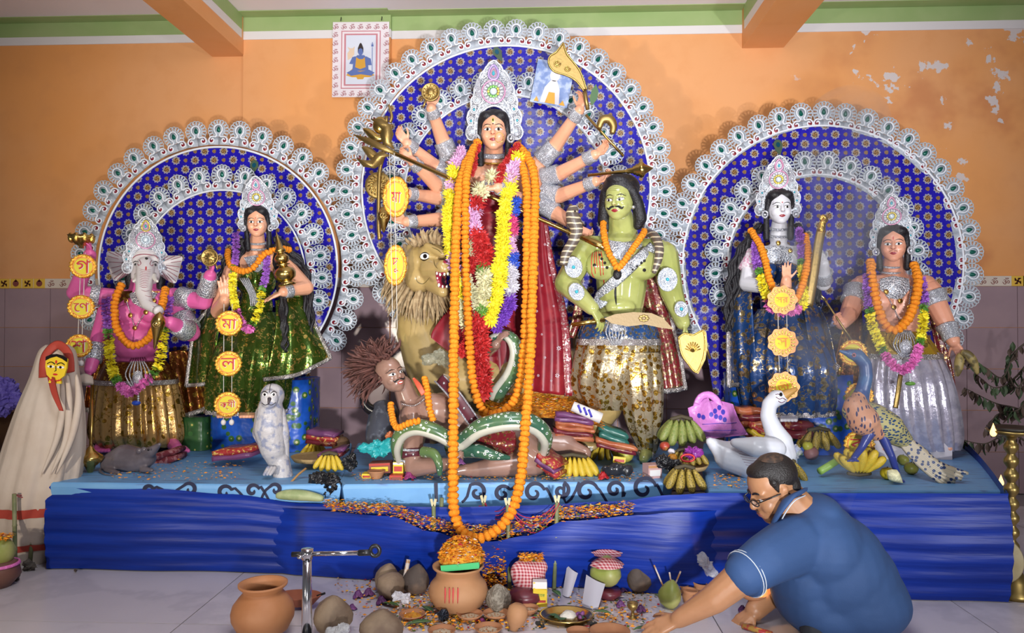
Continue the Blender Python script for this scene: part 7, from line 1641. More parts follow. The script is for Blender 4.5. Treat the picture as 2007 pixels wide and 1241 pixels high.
for i,(x,y)in enumerate(((1402,806),(1410,800),(1417,808),(1412,818),(1420,822),(1404,816),(1395,812),(1372,816),(1380,818))):part('blue_print',decal(MB(),bb_,BGF,[((x-1410+4*math.cos(a))*bgk,(820-y+5*math.sin(a))*bgk)for a in[2*PI*k/7 for k in range(7)]],.002,2),mat('blue_ink',(.05,.04,.40),.5),pb_)
for y in(832,846):part('print_line',pline(MB(),bb_,BGF,[((1378-1410)*bgk,(820-y)*bgk),((1410-1410)*bgk,(820-y+3)*bgk),((1442-1410)*bgk,(820-y+2)*bgk)],.0016,12),mat('blue_ink',None),pb_)
def tray(label,px,py,r,Y,mt=None):
    ro=root('woven_tray',label,'tray',P(px,py,Y));part('tray',MB().lathe([(0,0),(r*.85,0),(r,7),(r*1.03,7),(r*.9,-2),(0,-3)],Matrix.Translation(P(px,py,Y))@Matrix.Scale(m(1,Y),4),32),mt or mat('cane',(.36,.24,.10),.7,bump=(90,.7,.004)),ro);return ro
tray('round cane tray holding dark bananas at the edge of the right plinth',1340,916,46,3.27);tray('cane tray under the small bright bananas',620,900,48,3.34)
part('bangle',MB().tube([P(1348+13*math.cos(a),898+7*math.sin(a),3.17)for a in[2*PI*i/24 for i in range(24)]],m(2,3.2),6,closed=True),REDP,root('bangle','red bangle lying on the dark bananas in the woven tray','bangle',P(1348,905,3.17)))
def box_thing(name,label,px,py,w,h,cols,Y=None,rz=0.0,ry=0.0,d=.05,top=True,text=None):
    c=(PT(px,py)if top else PF(px,py))if Y is None else P(px,py,Y);ro=root(name,label,'box',c);W_,H_=m(w,c.y),m(h,c.y);R=Matrix.Rotation(rz,3,'Z')@Matrix.Rotation(ry,3,'Y');cc=c+Vector((0,d/2,H_/2));part('carton',MB().box(cc,(W_,d,H_),R),cols[0],ro,False)
    part('label_panel',MB().box(cc+R@Vector((0,-d/2,-H_*.1)),(W_*.8,.002,H_*.45),R),cols[1],ro,False)
    if len(cols)>2:part('label_strip',MB().box(cc+R@Vector((0,-d/2,H_*.36)),(W_*.98,.002,H_*.18),R),cols[2],ro,False)
    if text:
        Mx=Matrix.Translation(cc+R@Vector((0,-d/2-.002,-H_*.1)))@R.to_4x4()@Matrix(((1,0,0,0),(0,0,-1,0),(0,1,0,0),(0,0,0,1)));part('lettering',glyphs(text,W_*.6,Mx),text_m,ro,False)
    return ro
CY=mat('yellow_carton',(.70,.50,.02),.45);CRd=mat('red_carton',(.42,.03,.02),.45);CB=mat('maroon_carton',(.22,.05,.03),.5);CW=mat('white_carton',(.74,.72,.70),.45);CG=mat('green_ink',(.06,.26,.05),.5);text_m=CG
box_thing('matchbox','small yellow box at the left front of the middle plinth',718,938,18,9,[CY,CRd],Y=3.10)
box_thing('incense_box','red and yellow box lying left of the brown demon elbow',744,928,42,20,[CB,CY,CRd],Y=3.14,ry=-.05,d=.07)
box_thing('incense_box','yellow box standing beside the arm band of the brown demon',780,928,20,22,[CY,CRd,CW],Y=3.12)
box_thing('matchbox','brick red box in front of the standing yellow box',776,942,26,10,[CRd,CB],Y=3.08)
box_thing('incense_box','pink and white striped box at the right front corner of the middle plinth',1280,938,28,26,[mat('pink_carton',(.55,.34,.33),.5),CW,mat('orange_strip',(.5,.25,.1),.5)],rz=.3,d=.06)
box_thing('matchbox','yellow and red card leaning on the mango',1214,908,24,12,[CY,CRd],Y=3.22,ry=.1,d=.01)
cup=root('clay_cup','small clay cup with embers beside the boxes left of the demon','cup',PT(738,938));
TERRA=mat('terracotta',(.36,.15,.065),.75,var=(7,(.44,.21,.10),.35,.65));TERRA_L=mat('pale_terracotta',(.42,.20,.085),.7,var=(6,(.48,.25,.12),.35,.65),bump=(40,.15,.004));SOOT=mat('soot',(.02,.018,.016),.9)
part('cup',MB().lathe([(0,0),(10,0),(11,3),(17,14),(18,16),(15,15),(9,5),(0,4)],Matrix.Translation(PT(738,938))@Matrix.Scale(m(1,3.08),4),22),TERRA,cup)
rp=root('rolled_paper','rolled white printed paper with blue lettering on the petal heap','paper',P(1148,818,3.36));part('roll',MB().tube(pxs([(1122,796),(1178,820)],3.34),[m(10,3.34),m(11,3.34)],14),CW,rp)
for t in(.25,.45,.62):part('blue_mark',MB().tube(pxs([(1122+56*t-3,796+24*t-8),(1122+56*t+3,796+24*t+7)],3.34-.024),m(2.4,3.3),6),mat('blue_ink',None),rp)
def rose(label,px,py,r,c='violet',top=True,Y=None):
    p=(PT(px,py)if top else PF(px,py))if Y is None else P(px,py,Y);ro=root('wilted_flower',label,'flower',p);R=m(r,p.y);mt=PETAL_D[c]
    for k in range(9):
        a=k*2.4;f=.35+.065*k;part('petal',MB().ell(p+Vector((R*f*.7*math.cos(a),R*f*.7*math.sin(a),R*(.75-.05*k))),(R*.42,R*.10,R*.45),Matrix.Rotation(a+PI/2,3,'Z')@Matrix.Rotation(-.35-.07*k,3,'X'),8,6),mt,ro)
    return ro
PETAL_D=dict(violet=mat('wilted_purple',(.10,.025,.12),.6,var=(60,(.20,.06,.20),.4,.6)),red=mat('scarlet_petal',(.40,.01,.015),.5),magenta=mat('wilted_magenta',(.22,.02,.11),.6))
rose('purple wilted rose at the left front of the middle plinth',802,940,15,'magenta');rose('scarlet flower in front of the black stone',1182,940,14,'red');rose('mauve bloom under the hand of the brown demon',902,912,12,'violet',Y=3.0)
tw=root('twig','thin dry twig lying right of the owl','twig',PT(585,935));part('twig',MB().tube(pxs([(570,946,3.03),(585,930,3.06),(600,918,3.08)],3.05),m(2.4,3.05),6),mat('dry_twig',(.34,.18,.06),.7),tw)
FEA=mat('feather_green',(.05,.09,.05),.4);FEB=mat('feather_eye',(.01,.10,.16),.2,.4)
for lab,x,y,Y,a in(('peacock feather tip above the crown of the tallest goddess',975,104,3.995,.5),('peacock feather tip above the crown of the goddess in green',498,326,4.035,-.3),('peacock feather tip above the crown of the white-faced goddess',1525,286,4.075,.2)):
    ro=root('peacock_feather',lab,'feather',P(x,y+20,Y));Mf=FR(x,y,Y,a,m(1,Y));part('vane',MB().prism([(0,-20),(6,-8),(9,2),(6,10),(0,13),(-6,10),(-9,2),(-6,-8)],Mf,1),FEA,ro,False);part('eye_spot',MB().prism(ellipse(0,2,4,5,14),Mf@Matrix.Translation((0,0,1)),1),FEB,ro,False)
pc=root('picture_card','glossy blue picture of a seated figure pinned on the tall arch','picture',P(1078,210,3.9));Mp=FR(1083,164,3.90,math.radians(-11),m(1,3.9))
part('card',MB().prism([(-37,-43),(37,-43),(37,43),(-37,43)],Mp,1.5),mat('blue_card',(.16,.24,.48),.15,var=(24,(.40,.48,.66),.45,.65)),pc,False)
for nm,pts,mt in(('printed_shape',[(-18,-40),(-14,-10),(-4,6),(8,6),(16,-10),(20,-40)],mat('card_ivory',(.62,.60,.62),.2)),('printed_shape',ellipse(2,16,10,12,14),mat('card_ivory',None)),('printed_shape',[(-8,-40),(-4,-18),(8,-18),(12,-40)],FIGO),('printed_shape',[(-30,-40),(-26,-30),(-20,-40)],FIGO),('printed_shape',[(20,-40),(26,-30),(32,-40)],FIGO)):part(nm,MB().prism(pts,Mp@Matrix.Translation((0,0,1.6+.9*(mt is FIGO))),.4),mt,pc,False)
lf=root('leaf','green leaf tucked beside the hand that holds the large blade','leaf',P(1160,212,3.5));part('leaf',MB().prism([(0,0),(8,14),(9,30),(2,44),(-5,30),(-6,12)],FR(1160,208,3.50,math.radians(-8),m(1,3.5)),1.5),mat('leaf_green',(.05,.12,.04),.5),lf,False)
# ================================================================ things on the floor
def S(px,py,z=0.0):
    p=PZ(px,py,z);return Matrix.Translation(p)@Matrix.Scale(m(1,p.y),4),p
def clay_pot(label,px,py,r,h,rim,mouth,mt,extra=None):
    M,p=S(px,py);ro=root('clay_pot',label,'pot',p)
    prof=[(0,0),(r*.45,0),(r*.80,h*.13),(r*.98,h*.34),(r,h*.46),(r*.94,h*.60),(r*.76,h*.74),(mouth*1.0,h*.83),(mouth*.98,h*.87),(rim,h*.96),(rim*1.01,h),(rim*.93,h*1.0),(mouth*.86,h*.90),(mouth*.84,h*.82),(r*.7,h*.66),(r*.85,h*.42),(r*.5,h*.08),(0,h*.06)]
    part('pot_body',MB().lathe(prof,M,40),mt,ro);return ro,M,p
POT1=mat('terracotta_pot',(.40,.16,.06),.6,var=(5,(.48,.21,.09),.35,.65),bump=(60,.12,.004))
ro,M,p=clay_pot('empty terracotta pot on the bare floor at the left front',515,1246,61,104,47,38,POT1)
ro,M,p=clay_pot('terracotta pot with red streaks and a heap of flowers on top',898,1196,58,88,50,42,TERRA_L)
for x in(-18,-10,-3,6):part('red_streak',MB().tube([M@Vector((x,-54-2*k,62-9*k))for k in range(4)],[m(1.2,p.y),m(1.6,p.y),m(1.2,p.y),m(.6,p.y)],6),mat('vermilion',(.62,.06,.06),.6),ro)
tr_=root('plastic_tray','bright green plastic tray tilted on the flower-topped pot','tray',M@Vector((8,0,88)));Mt2=M@Matrix.Translation((8,-6,93))@Matrix.Rotation(-.10,4,'Y')
part('tray',MB().box((0,0,0),(72,60,7)).join(MB().box((0,-30,4),(74,3,9))),mat('green_plastic',(.06,.46,.16),.35),tr_,False);tr_.children[0].matrix_local=Matrix.Translation(-ORG[tr_])@Mt2@Matrix.Identity(4);tr_.children[0].data.transform(Matrix.Translation(ORG[tr_]))
fh=root('flower_heap','heap of marigold and red petals on the green tray over the pot','petals',M@Vector((6,0,97)))
hfn=lambda u,v:M@Vector((6+44*math.cos(v*PI/2)*math.cos(2*PI*u),34*math.cos(v*PI/2)*math.sin(2*PI*u),95+44*math.sin(v*PI/2)+3*math.sin(9*u*2*PI)*v*(1-v)))
part('heap',MB().grid(26,10,hfn,cu=True),mat('petal_ground',None),fh,kind='stuff')
petals('loose_petals','',lambda r:hfn(r.random(),r.random()**.8)+Vector((0,-.002,.004+r.random()*.006)),1300,(6,3,1.6,.8,.5),4.4,par=fh,sd=12)
petals('loose_petals','orange petals spilling down behind the flower-topped pot',lambda r:PF(945+45*r.random(),1165)+Vector((0,.02+.05*r.random(),.02+.16*(1-r.random()**.6))),700,(7,3,.6,.5,.6),4.2,sd=13)
def dish(label,px,py,r,h,mt=TERRA,fill=None,name='clay_dish'):
    M,p=S(px,py);ro=root(name,label,'dish',p);part('dish',MB().lathe([(0,0),(r*.5,0),(r*.9,h*.7),(r,h),(r*.94,h),(r*.8,h*.72),(r*.42,h*.22),(0,h*.2)],M,28),mt,ro)
    if fill:part('contents',MB().lathe([(0,h*.75),(r*.3,h*.72),(r*.62,h*.55),(r*.7,h*.5)],M,16,lambda a,z:1+.1*math.sin(5*a)),fill,ro)
    return ro
RICE=mat('rice_mix',(.58,.48,.34),.8,var=(120,(.4,.16,.05),.5,.6),bump=(140,1,.004))
dish('clay dish right in front of the flower-topped pot',921,1216,26,14,TERRA,RICE);dish('clay dish right of the dish before the pot',972,1214,26,14,TERRA,RICE);dish('clay dish beside the brass plate',1036,1204,20,14,TERRA,RICE)
dish('clay dish of rice at the bottom edge in front of the pot',957,1242,28,13,TERRA,RICE);dish('clay dish at the bottom edge left of the rice dish',866,1246,28,12,TERRA,RICE);dish('wide flat clay dish at the bottom edge left of the hand',1195,1248,40,12,TERRA);dish('small clay dish beside the wide flat one near the hand',1134,1246,24,10,TERRA);dish('clay dish of petals left of the black foil ball',808,1212,26,10,TERRA,mat('petal_ground',None))
ds=root('clay_tray','rust-coloured boat-shaped clay tray behind the empty pot','tray',PF(586,1192));Md,pd=S(586,1192);part('tray',MB().lathe([(0,4),(28,6),(44,20),(46,22),(44,23),(28,10),(0,8)],Md@Matrix.Diagonal((1,.6,1.2,1)),30),mat('rust_clay',(.34,.10,.05),.65),ds);part('wick',MB().tube([Md@Vector((36,0,24)),Md@Vector((52,0,30))],m(2.5,pd.y),6),SOOT,ds)
Mc,pc_=S(1006,1236);co_=root('clay_cup','pale clay cup lying upside down beside the brass plate','cup',pc_);part('cup',MB().lathe([(0,50),(12,49),(19,42),(21,30),(17,14),(10,6),(9,0),(0,0)],Mc@Matrix.Translation((0,0,2))@Matrix.Rotation(.25,4,'Y'),26),TERRA_L,co_)
bp=root('brass_plate','round brass plate with rice, leaves and petals','plate',PF(1110,1216));Mb,pb2=S(1110,1216);part('plate',MB().lathe([(0,2),(44,2),(50,10),(54,11),(53,13),(48,12),(42,5),(0,5)],Mb@Matrix.Diagonal((1,.82,1,1)),40),BRASS,bp)
part('rice',MB().lathe([(0,16),(8,15),(15,9),(18,4)],Mb@Matrix.Translation((4,6,0)),16,lambda a,z:1+.12*math.sin(4*a)),mat('white_rice',(.70,.66,.58),.8,bump=(150,1,.004)),bp)
for x,y,a in((-18,-4,.4),(-8,-12,2),(-24,8,1.2),(30,-4,0)):part('leaf',MB().prism([(0,-9),(6,0),(0,10),(-6,0)],Mb@Matrix.Translation((x,y,7))@Matrix.Rotation(a,4,'Z'),1),mat('leaf_green',None),bp,False)
for x,y,a in((24,6,0),(32,10,1),(26,-10,2)):part('petal',MB().ell(Mb@Vector((x,y,10)),(m(6,2.5),m(4,2.5),m(5,2.5)),Matrix.Rotation(a,3,'Z'),8,6),PETAL_D['violet'],bp)
HUSK=mat('dry_husk',(.24,.17,.11),.75,var=(7,(.14,.09,.06),.4,.62),bump=(30,.4,.01));HUSK_D=mat('dark_husk',(.07,.05,.04),.75,var=(9,(.15,.10,.07),.45,.62),bump=(30,.4,.01));HUSK_G=mat('green_husk',(.26,.30,.06),.45,var=(8,(.36,.36,.12),.4,.6));HAIRY=mat('hairy_husk',(.20,.17,.13),.9,var=(60,(.34,.30,.24),.45,.6),bump=(120,1,.01))
def coconut(label,px,py,w,h,mt,tilt=0.0,stalk=False,z=0.0):
    M,p=S(px,py,z);ro=root('coconut',label,'coconut',p);Mx=M@Matrix.Translation((0,0,h/2*.98))@Matrix.Rotation(tilt,4,'Y')@Matrix.Rotation(random.uniform(0,2),4,'Z')@Matrix.Diagonal((w/2,w/2*.9,h/2,1))
    part('husk',MB().lathe([(0,-1),(.4,-.93),(.76,-.66),(.98,-.25),(.96,.1),(.76,.5),(.44,.82),(.18,1.0),(0,1.06)],Mx,36,lambda a,z:1+.11*math.cos(3*a)+.02*math.sin(7*a+4*z)),mt,ro)
    part('stem_scar',MB().lathe([(0,1.02),(.12,1.01),(.18,.94)],Mx,10),SOOT if not stalk else BAN_T,ro);return ro
coconut('brown coconut standing right of the metal pole',650,1242,78,74,HUSK,.12);coconut('wide pale brown coconut at the bottom edge left of the leaf',748,1252,94,56,HUSK,.1);coconut('dark coconut leftmost in the cluster below the cloth',757,1160,48,56,HUSK,.3);coconut('coconut in front in the cluster left of the flower-topped pot',764,1176,58,54,HUSK,-.9)
coconut('coconut at the right of the cluster, touching the flower-topped pot',815,1164,58,58,HUSK_D,.2);coconut('coconut at the back of the cluster below the cloth',800,1140,46,42,HUSK_D);coconut('dark coconut half hidden behind the flower-topped pot',842,1136,40,36,HUSK_D);coconut('hairy grey coconut right of the flower-topped pot',976,1200,52,54,HAIRY)
coconut('smooth black coconut below the cloth',1252,1160,56,62,HUSK_D,.1);coconut('large dark-topped coconut right of the black one',1322,1152,84,60,HUSK_D,.15);coconut('green coconut with incense sticks beside the clay cups',1315,1192,48,54,HUSK_G,.1)
gc=coconut('green coconut wearing a red checked cap',1190,1148,66,58,HUSK_G,0,z=.045)
def _gam():
    t=NT('red_gingham');x,y,z=t.xyz();a=t.ramp(t.m('SINE',t.m('MULTIPLY',t.m('ADD',x,t.m('MULTIPLY',y,.6)),520)),-.2,.2);b_=t.ramp(t.m('SINE',t.m('MULTIPLY',t.m('ADD',z,t.m('MULTIPLY',y,.5)),520)),-.2,.2)
    return t.set(color=t.mix(t.m('MULTIPLY',t.m('ADD',a,b_),.5),(.34,.015,.03),(.70,.46,.46)),rough=.8)
GAM=_gam()
Mg,pg=S(1190,1148,.045);cp_=root('checked_cloth','red checked cloth tied over the green coconut','cloth',Mg@Vector((0,0,44)));part('cloth',MB().grid(40,8,lambda u,v:Mg@Vector(((10+22*(1-v)+2.5*math.sin(8*2*PI*u)*(1-v))*math.cos(2*PI*u),(10+20*(1-v))*math.sin(2*PI*u),40+24*v-9*v*v)),cu=True),GAM,cp_);part('cloth_top',MB().grid(30,5,lambda u,v:Mg@Vector(((9+20*v+3*math.sin(7*2*PI*u)*v)*math.cos(2*PI*u),(9+18*v)*math.sin(2*PI*u),55+7*v)),cu=True),GAM,cp_)
mp=root('clay_pot','small maroon pot under the green coconut','pot',PF(1194,1172));part('pot',MB().lathe([(0,0),(18,0),(24,10),(22,16),(0,18)],S(1194,1172)[0],26),mat('maroon_glaze',(.12,.02,.03),.35),mp)
gb=root('cloth_bundle','red checked cloth bundle heaped with petals right of the pot','cloth',PF(1036,1170));Mq,pq=S(1036,1170);b=MB();b.ell(Mq@Vector((0,0,40)),tuple(m(k,pq.y)for k in(34,28,34)));b.ell(Mq@Vector((-12,-8,50)),tuple(m(k,pq.y)for k in(24,20,24)));b.ell(Mq@Vector((20,0,58)),tuple(m(k,pq.y)for k in(18,16,16)));part('bundle',blob(b,.006,3),GAM,gb)
petals('loose_petals','',lambda r:Mq@Vector((-20+48*r.random(),-22+30*r.random(),74+10*r.random())),300,(8,3,.3,.3,.3),4,par=gb,sd=15)
cp2=root('clay_pot','dark maroon pot under the red checked bundle','pot',PF(1030,1185));part('pot',MB().lathe([(0,0),(20,0),(32,14),(30,26),(0,30)],S(1030,1185)[0],24),mat('maroon_glaze',None),cp2)
bx=box_thing('perfume_box','upright yellow box with white lid and green lettering before the checked bundle',1058,1190,27,48,[CY,CRd,CW],top=False,rz=.08,d=.03);Mbx,pbx=S(1058,1190);part('white_lid',MB().box(Mbx@Vector((0,8,42)),(m(27.5,pbx.y),.032,m(13,pbx.y))),CW,bx,False);part('yellow_band',MB().box(Mbx@Vector((0,-1.5,24)),(m(26,pbx.y),.004,m(20,pbx.y))),CY,bx,False)
Mgx=FR(0,0,1);Mgx.translation=Mbx@Vector((0,-4.4,24));part('lettering',glyphs('আতর',m(19,pbx.y),Mgx),CG,bx,False)
for i,(x,y,r,h,lab)in enumerate(((1350,1182,16,26,'small clay cup nearest the green coconut'),(1368,1168,15,26,'clay cup behind the nearest one'),(1386,1152,15,24,'topmost clay cup of the little pile below the clear bag'),(1342,1166,12,20,'clay cup at the left of the little pile'),(1376,1192,13,22,'clay cup at the front right of the little pile'))):
    M_,p_=S(x,y);o=root('clay_cup',lab,'cup',p_);part('cup',MB().lathe([(0,0),(r*.6,0),(r*.9,h*.5),(r*.8,h*.75),(r,h),(r*.88,h),(r*.65,h*.7),(0,h*.4)],M_@Matrix.Rotation(random.uniform(-.15,.15),4,'Y'),22),TERRA,o)
Ml,pl_=S(1477,1212);cl_=root('clay_lamp','clay pedestal lamp with a small flame beside the kneeling man','lamp',pl_);part('lamp_body',MB().lathe([(0,0),(14,0),(15,4),(7,9),(6,26),(9,34),(24,42),(26,48),(23,48),(10,42),(0,40)],Ml,28),TERRA,cl_)
FLM=NT('flame');FLAME=FLM.set(color=(1,.55,.15),emit=(1.0,.62,.22),estr=2.4)
def flame(par,px,py,Y,h=14,name='flame'):
    part(name,MB().lathe([(0,0),(h*.12,h*.04),(h*.2,h*.14),(h*.23,h*.26),(h*.2,h*.42),(h*.13,h*.62),(h*.06,h*.82),(0,h)],Matrix.Translation(P(px,py,Y))@Matrix.Scale(m(1,Y),4),12),FLAME,par)
    d=bpy.data.lights.new('flame_light','POINT');d.energy=.5;d.color=(1,.55,.2);d.shadow_soft_size=.01;o=bpy.data.objects.new('flame_light',d);COL.objects.link(o);o.location=P(px,py-h*.5,Y);o.parent=None
flame(cl_,1489,1156,pl_.y-.02,15)
fruit('garlic','white garlic bulb behind the clay pedestal lamp',1502,1176,9,PETAL['white'],top=False);fruit('garlic','small onion on the floor at the foot of the cloth, near the lamp stand',1828,1160,10,mat('onion_skin',(.40,.24,.18),.5),top=False)
bg_=bananas('yellow bananas half hidden behind the arm of the man',1412,1160,34,34,6,'ripe',Y=PF(1412,1152).y)
bag('plastic_bag','clear plastic bag on the floor below the middle of the cloth',[(1376,1096,14),(1388,1112,15),(1396,1122,12)],2.72,CLEARP,seed=21);bag('plastic_bag','crumpled clear bag at the bottom edge by the brown coconut',[(650,1240,14),(672,1236,16)],2.28,CLEARP,seed=22);bag('plastic_bag','white plastic scrap in front of the coconut cluster',[(776,1168,12),(796,1174,13)],2.58,mat('white_plastic',(.66,.65,.70),.3,alpha=.75,bump=(30,1,.02)),seed=23);bag('foil_ball','crumpled black foil ball left of the dish before the pot',[(868,1206,14)],2.50,mat('black_foil',(.03,.035,.05),.3,.6,bump=(40,1,.02)),seed=24)
st_=root('wrapped_stick','pale wrapped stick standing in the coconut cluster','stick',PF(787,1168));part('stick',MB().tube([PF(787,1168)+Vector((0,0,.004)),PF(787,1168)+Vector((.02,.03,.125))],.008,10),mat('wrapped_white',(.56,.48,.42),.6,var=(40,(.4,.2,.08),.5,.6)),st_)
for i,(x,y,r,c,lab)in enumerate(((702,1172,14,'violet','leftmost wilted purple flower on the floor'),(722,1168,14,'violet','wilted purple flower beside the leftmost one'),(748,1184,15,'violet','wilted purple flower in front of the coconut cluster'),(690,1196,11,'violet','small wilted purple flower nearest the brown coconut'),(945,1224,11,'magenta','magenta flower between the clay dishes'),(1216,1190,12,'violet','wilted purple flower before the maroon pot'),(1256,1200,13,'violet','wilted purple flower left of the green coconut with sticks'),(1300,1222,12,'violet','wilted purple flower nearest the hand of the man'),(1455,1200,12,'violet','wilted purple flower under the elbow of the man'),(986,1140,12,'violet','wilted purple flower behind the hairy coconut'),(1222,1160,11,'violet','wilted purple flower right of the red checked cap'))):rose(lab,x,y,r,c,top=False)
def leaf_thing(label,px,py,a,L=20,w=7):
    M_,p_=S(px,py);o=root('leaf',label,'leaf',p_);part('blade',MB().grid(7,9,lambda u,v:M_@(Matrix.Rotation(a,4,'Z')@Vector(((u-.5)*2*w*math.sin(PI*min(1,.04+v*.96))**.8,L*(v-.5)*2,4+3*math.sin(v*3)+3*abs(u-.5))))),mat('leaf_green',None),o);part('midrib',MB().tube([M_@(Matrix.Rotation(a,4,'Z')@Vector((0,L*(v-.5)*2,4.6+3*math.sin(v*3))))for v in(0,.25,.5,.75,1)],m(.7,p_.y),5),mat('midrib',(.16,.24,.08),.6),o)
leaf_thing('long green leaf left of the black foil ball',822,1226,1.9,26,10);leaf_thing('green leaf under the coconut cluster',765,1190,1.2);leaf_thing('green leaf below the flower-topped pot',838,1200,.7);leaf_thing('green leaf behind the hairy coconut',1010,1168,2.2);leaf_thing('green leaf at the foot of the checked bundle',1090,1168,.5,16);leaf_thing('green leaf right of the brass plate',1180,1206,1.4,18);leaf_thing('green leaf near the hand of the man',1258,1238,1.9,18)
for lab,pts in(('folded white paper cone right of the brass plate',[(1140,1190),(1172,1196),(1192,1150),(1162,1128)]),('small white folded paper behind the brass plate',[(1102,1168),(1118,1172),(1120,1142),(1102,1128)])):
    q=[PF(pts[0][0],pts[0][1]),PF(pts[1][0],pts[1][1])];h_=.07;mb=MB();A_,B_=q;C_=B_+Vector((.03,.05,h_));D_=A_+Vector((.02,.06,h_*1.3));mb.grid(8,8,lambda u,v:A_.lerp(B_,u).lerp(D_.lerp(C_,u),v)+Vector((0,-.012*math.sin(PI*u),.004)));k_=len(mb.v);mb.grid(8,8,lambda u,v:A_.lerp(B_,u).lerp(D_.lerp(C_,u),v)+Vector((0,-.012*math.sin(PI*u)+.0015,.004)));thing('folded_paper',mb,mat('paper',(.40,.38,.43),.6),lab,'paper')
bc=root('brass_cup','tiny brass goblet on the floor between the purple flowers','cup',PF(1240,1212));part('cup',MB().lathe([(0,0),(9,0),(9,2),(3,5),(3,14),(9,20),(11,30),(9,30),(0,22)],S(1240,1212)[0],20),BRASS_D,bc)
for i,(x,y,r,lab)in enumerate(((1058,1230,11,'black charcoal lump in front of the brass plate'),(1163,1232,13,'black charcoal lump right of the brass plate'),(150,1120,7,'small dark lump on the floor left of the cloth'))):bag('charcoal',lab,[(x,y-r*.5,r*.7)],PF(x,y).y,SOOT if i<2 else HUSK_D,seed=30+i,vox=.003)
ip_=root('incense_packet','printed incense packet on the floor in front of the man','packet',PF(1484,1240));part('packet',MB().tube([PF(1456,1232)+Vector((0,0,.008)),PF(1512,1248)+Vector((0,0,.008))],[(m(5,2.4),m(8,2.4))]*2,8,squash=(0,0,1)),mat('packet_print',(.5,.3,.06),.4,var=(60,(.5,.04,.05),.45,.55)),ip_)
isx=root('incense_sticks','bunch of dark incense sticks standing behind the green coconut','incense',PF(1315,1160));
for k in range(5):part('incense_stick',MB().tube([PF(1313+1.5*k,1160),PF(1313+1.5*k,1160)+Vector(((k-2)*.004,0,.165))],.0014,5),SOOT,isx)
for(x0,y0,x1,y1)in((1300,1150,1282,1108),(1316,1146,1312,1122),(1322,1148,1334,1120)):part('pale_stick',MB().tube([P(x0,y0,2.66),P(x1,y1,2.66)],.003,6),mat('wrapped_white',None),isx)
BAM=mat('green_bamboo',(.14,.17,.07),.5,var=(10,(.24,.24,.12),.4,.6));THR=mat('red_thread',(.45,.02,.05),.8);SPL=mat('split_bamboo',(.55,.50,.30),.7)
def bamboo(label,x0,y0,x1,y1,split=True,Y0=None,Y1=None):
    a=PF(x0,y0);b_=P(x1,y1,Y1 or a.y);ro=root('bamboo_rod',label,'rod',a,'bamboo rods');part('rod',MB().tube([a.lerp(b_,t)for t in(0,.3,.31,.32,.6,.61,.62,1)],[m(r,a.y)for r in(4,4,5,4,4,5,4,4)],10),BAM,ro)
    if split:
        for dx in(-5,4):part('split_tip',MB().box(b_+Vector((m(dx*.6,a.y),0,m(6,a.y))),(m(5,a.y),.003,m(16,a.y)),Matrix.Rotation(dx*.05,3,'Y')),SPL,ro,False)
    return b_
t1=bamboo('leftmost bamboo rod beside the flower-topped pot',852,1140,850,992);bamboo('leaning bamboo rod second from the left by the pot',858,1132,866,976,False);t2=bamboo('bamboo rod behind the pot where the red thread is tied',958,1130,948,985,True);t3=bamboo('bamboo rod right of the hairy coconut',999,1156,995,990);t4=bamboo('split bamboo rod beside the red checked bundle',1086,1158,1092,985);bamboo('bamboo rod just behind the split one',1094,1150,1096,990,False)
t5=bamboo('leftmost bamboo rod in the corner by the draped plant',30,1128,28,968,False);t6=bamboo('leaning bamboo rod right of the leftmost one in the corner',58,1112,72,954,False)
def thread(label,a,b_,sag,n=3):
    ro=root('red_thread',label,'thread',(a+b_)/2-Vector((0,0,sag)),'red threads')
    for k in range(n):part('thread',MB().tube([a.lerp(b_,t)+Vector((.004*k,-.004*k,-(sag*(.6+.3*k))*4*t*(1-t)))for t in[i/16 for i in range(17)]],.0016,5),THR,ro)
thread('red thread sagging between the rod behind the pot and the next rod',t2,t3,.05);thread('red thread sagging between the two rods right of the pot',t3,t4,.09);thread('red thread between the two corner rods by the draped plant',t5,t6,.03,2)
hk=root('red_thread','tangle of red thread hanging from the rod behind the pot','thread',P(945,1050,2.66));rnd=random.Random(4)
for k in range(7):part('thread',MB().tube(smooth_path([t2+Vector((rnd.uniform(-.02,.02),-.012,-.01)),t2+Vector((rnd.uniform(-.05,.02),-.02,-.08)),t2+Vector((rnd.uniform(-.03,.05),-.02,-.16)),t2+Vector((rnd.uniform(-.02,.03),-.015,-.06))],20),.0018,5),THR,hk)
M_,p_=S(-4,1150);lp=root('clay_pot','pink-banded pot with a green coconut at the left edge','pot',p_);part('pot',MB().lathe([(0,0),(22,0),(40,22),(36,44),(26,52),(0,50)],M_,28),mat('brown_pot',(.16,.07,.05),.5),lp);part('pink_band',MB().lathe([(37.5,42),(34,48),(37,48),(39,43),(37.5,42)],M_,28),PETAL['pink'],lp);part('green_coconut',MB().ell(M_@Vector((4,0,70)),tuple(m(k,p_.y)for k in(28,24,30))),HUSK_G,lp);petals('loose_petals','',lambda r:M_@Vector((-20+48*r.random(),-20+30*r.random(),96+10*r.random())),220,(8,3,2,.3,.3),4,par=lp,sd=17)
for x,y,r,lab in((28,1138,17,'clay lump holding the leftmost corner rod'),(58,1118,18,'grey clay lump holding the leaning corner rod')):bag('clay_lump',lab,[(x,y-8,r*.8)],PF(x,y).y,mat('wet_clay',(.10,.085,.07),.8),seed=x)
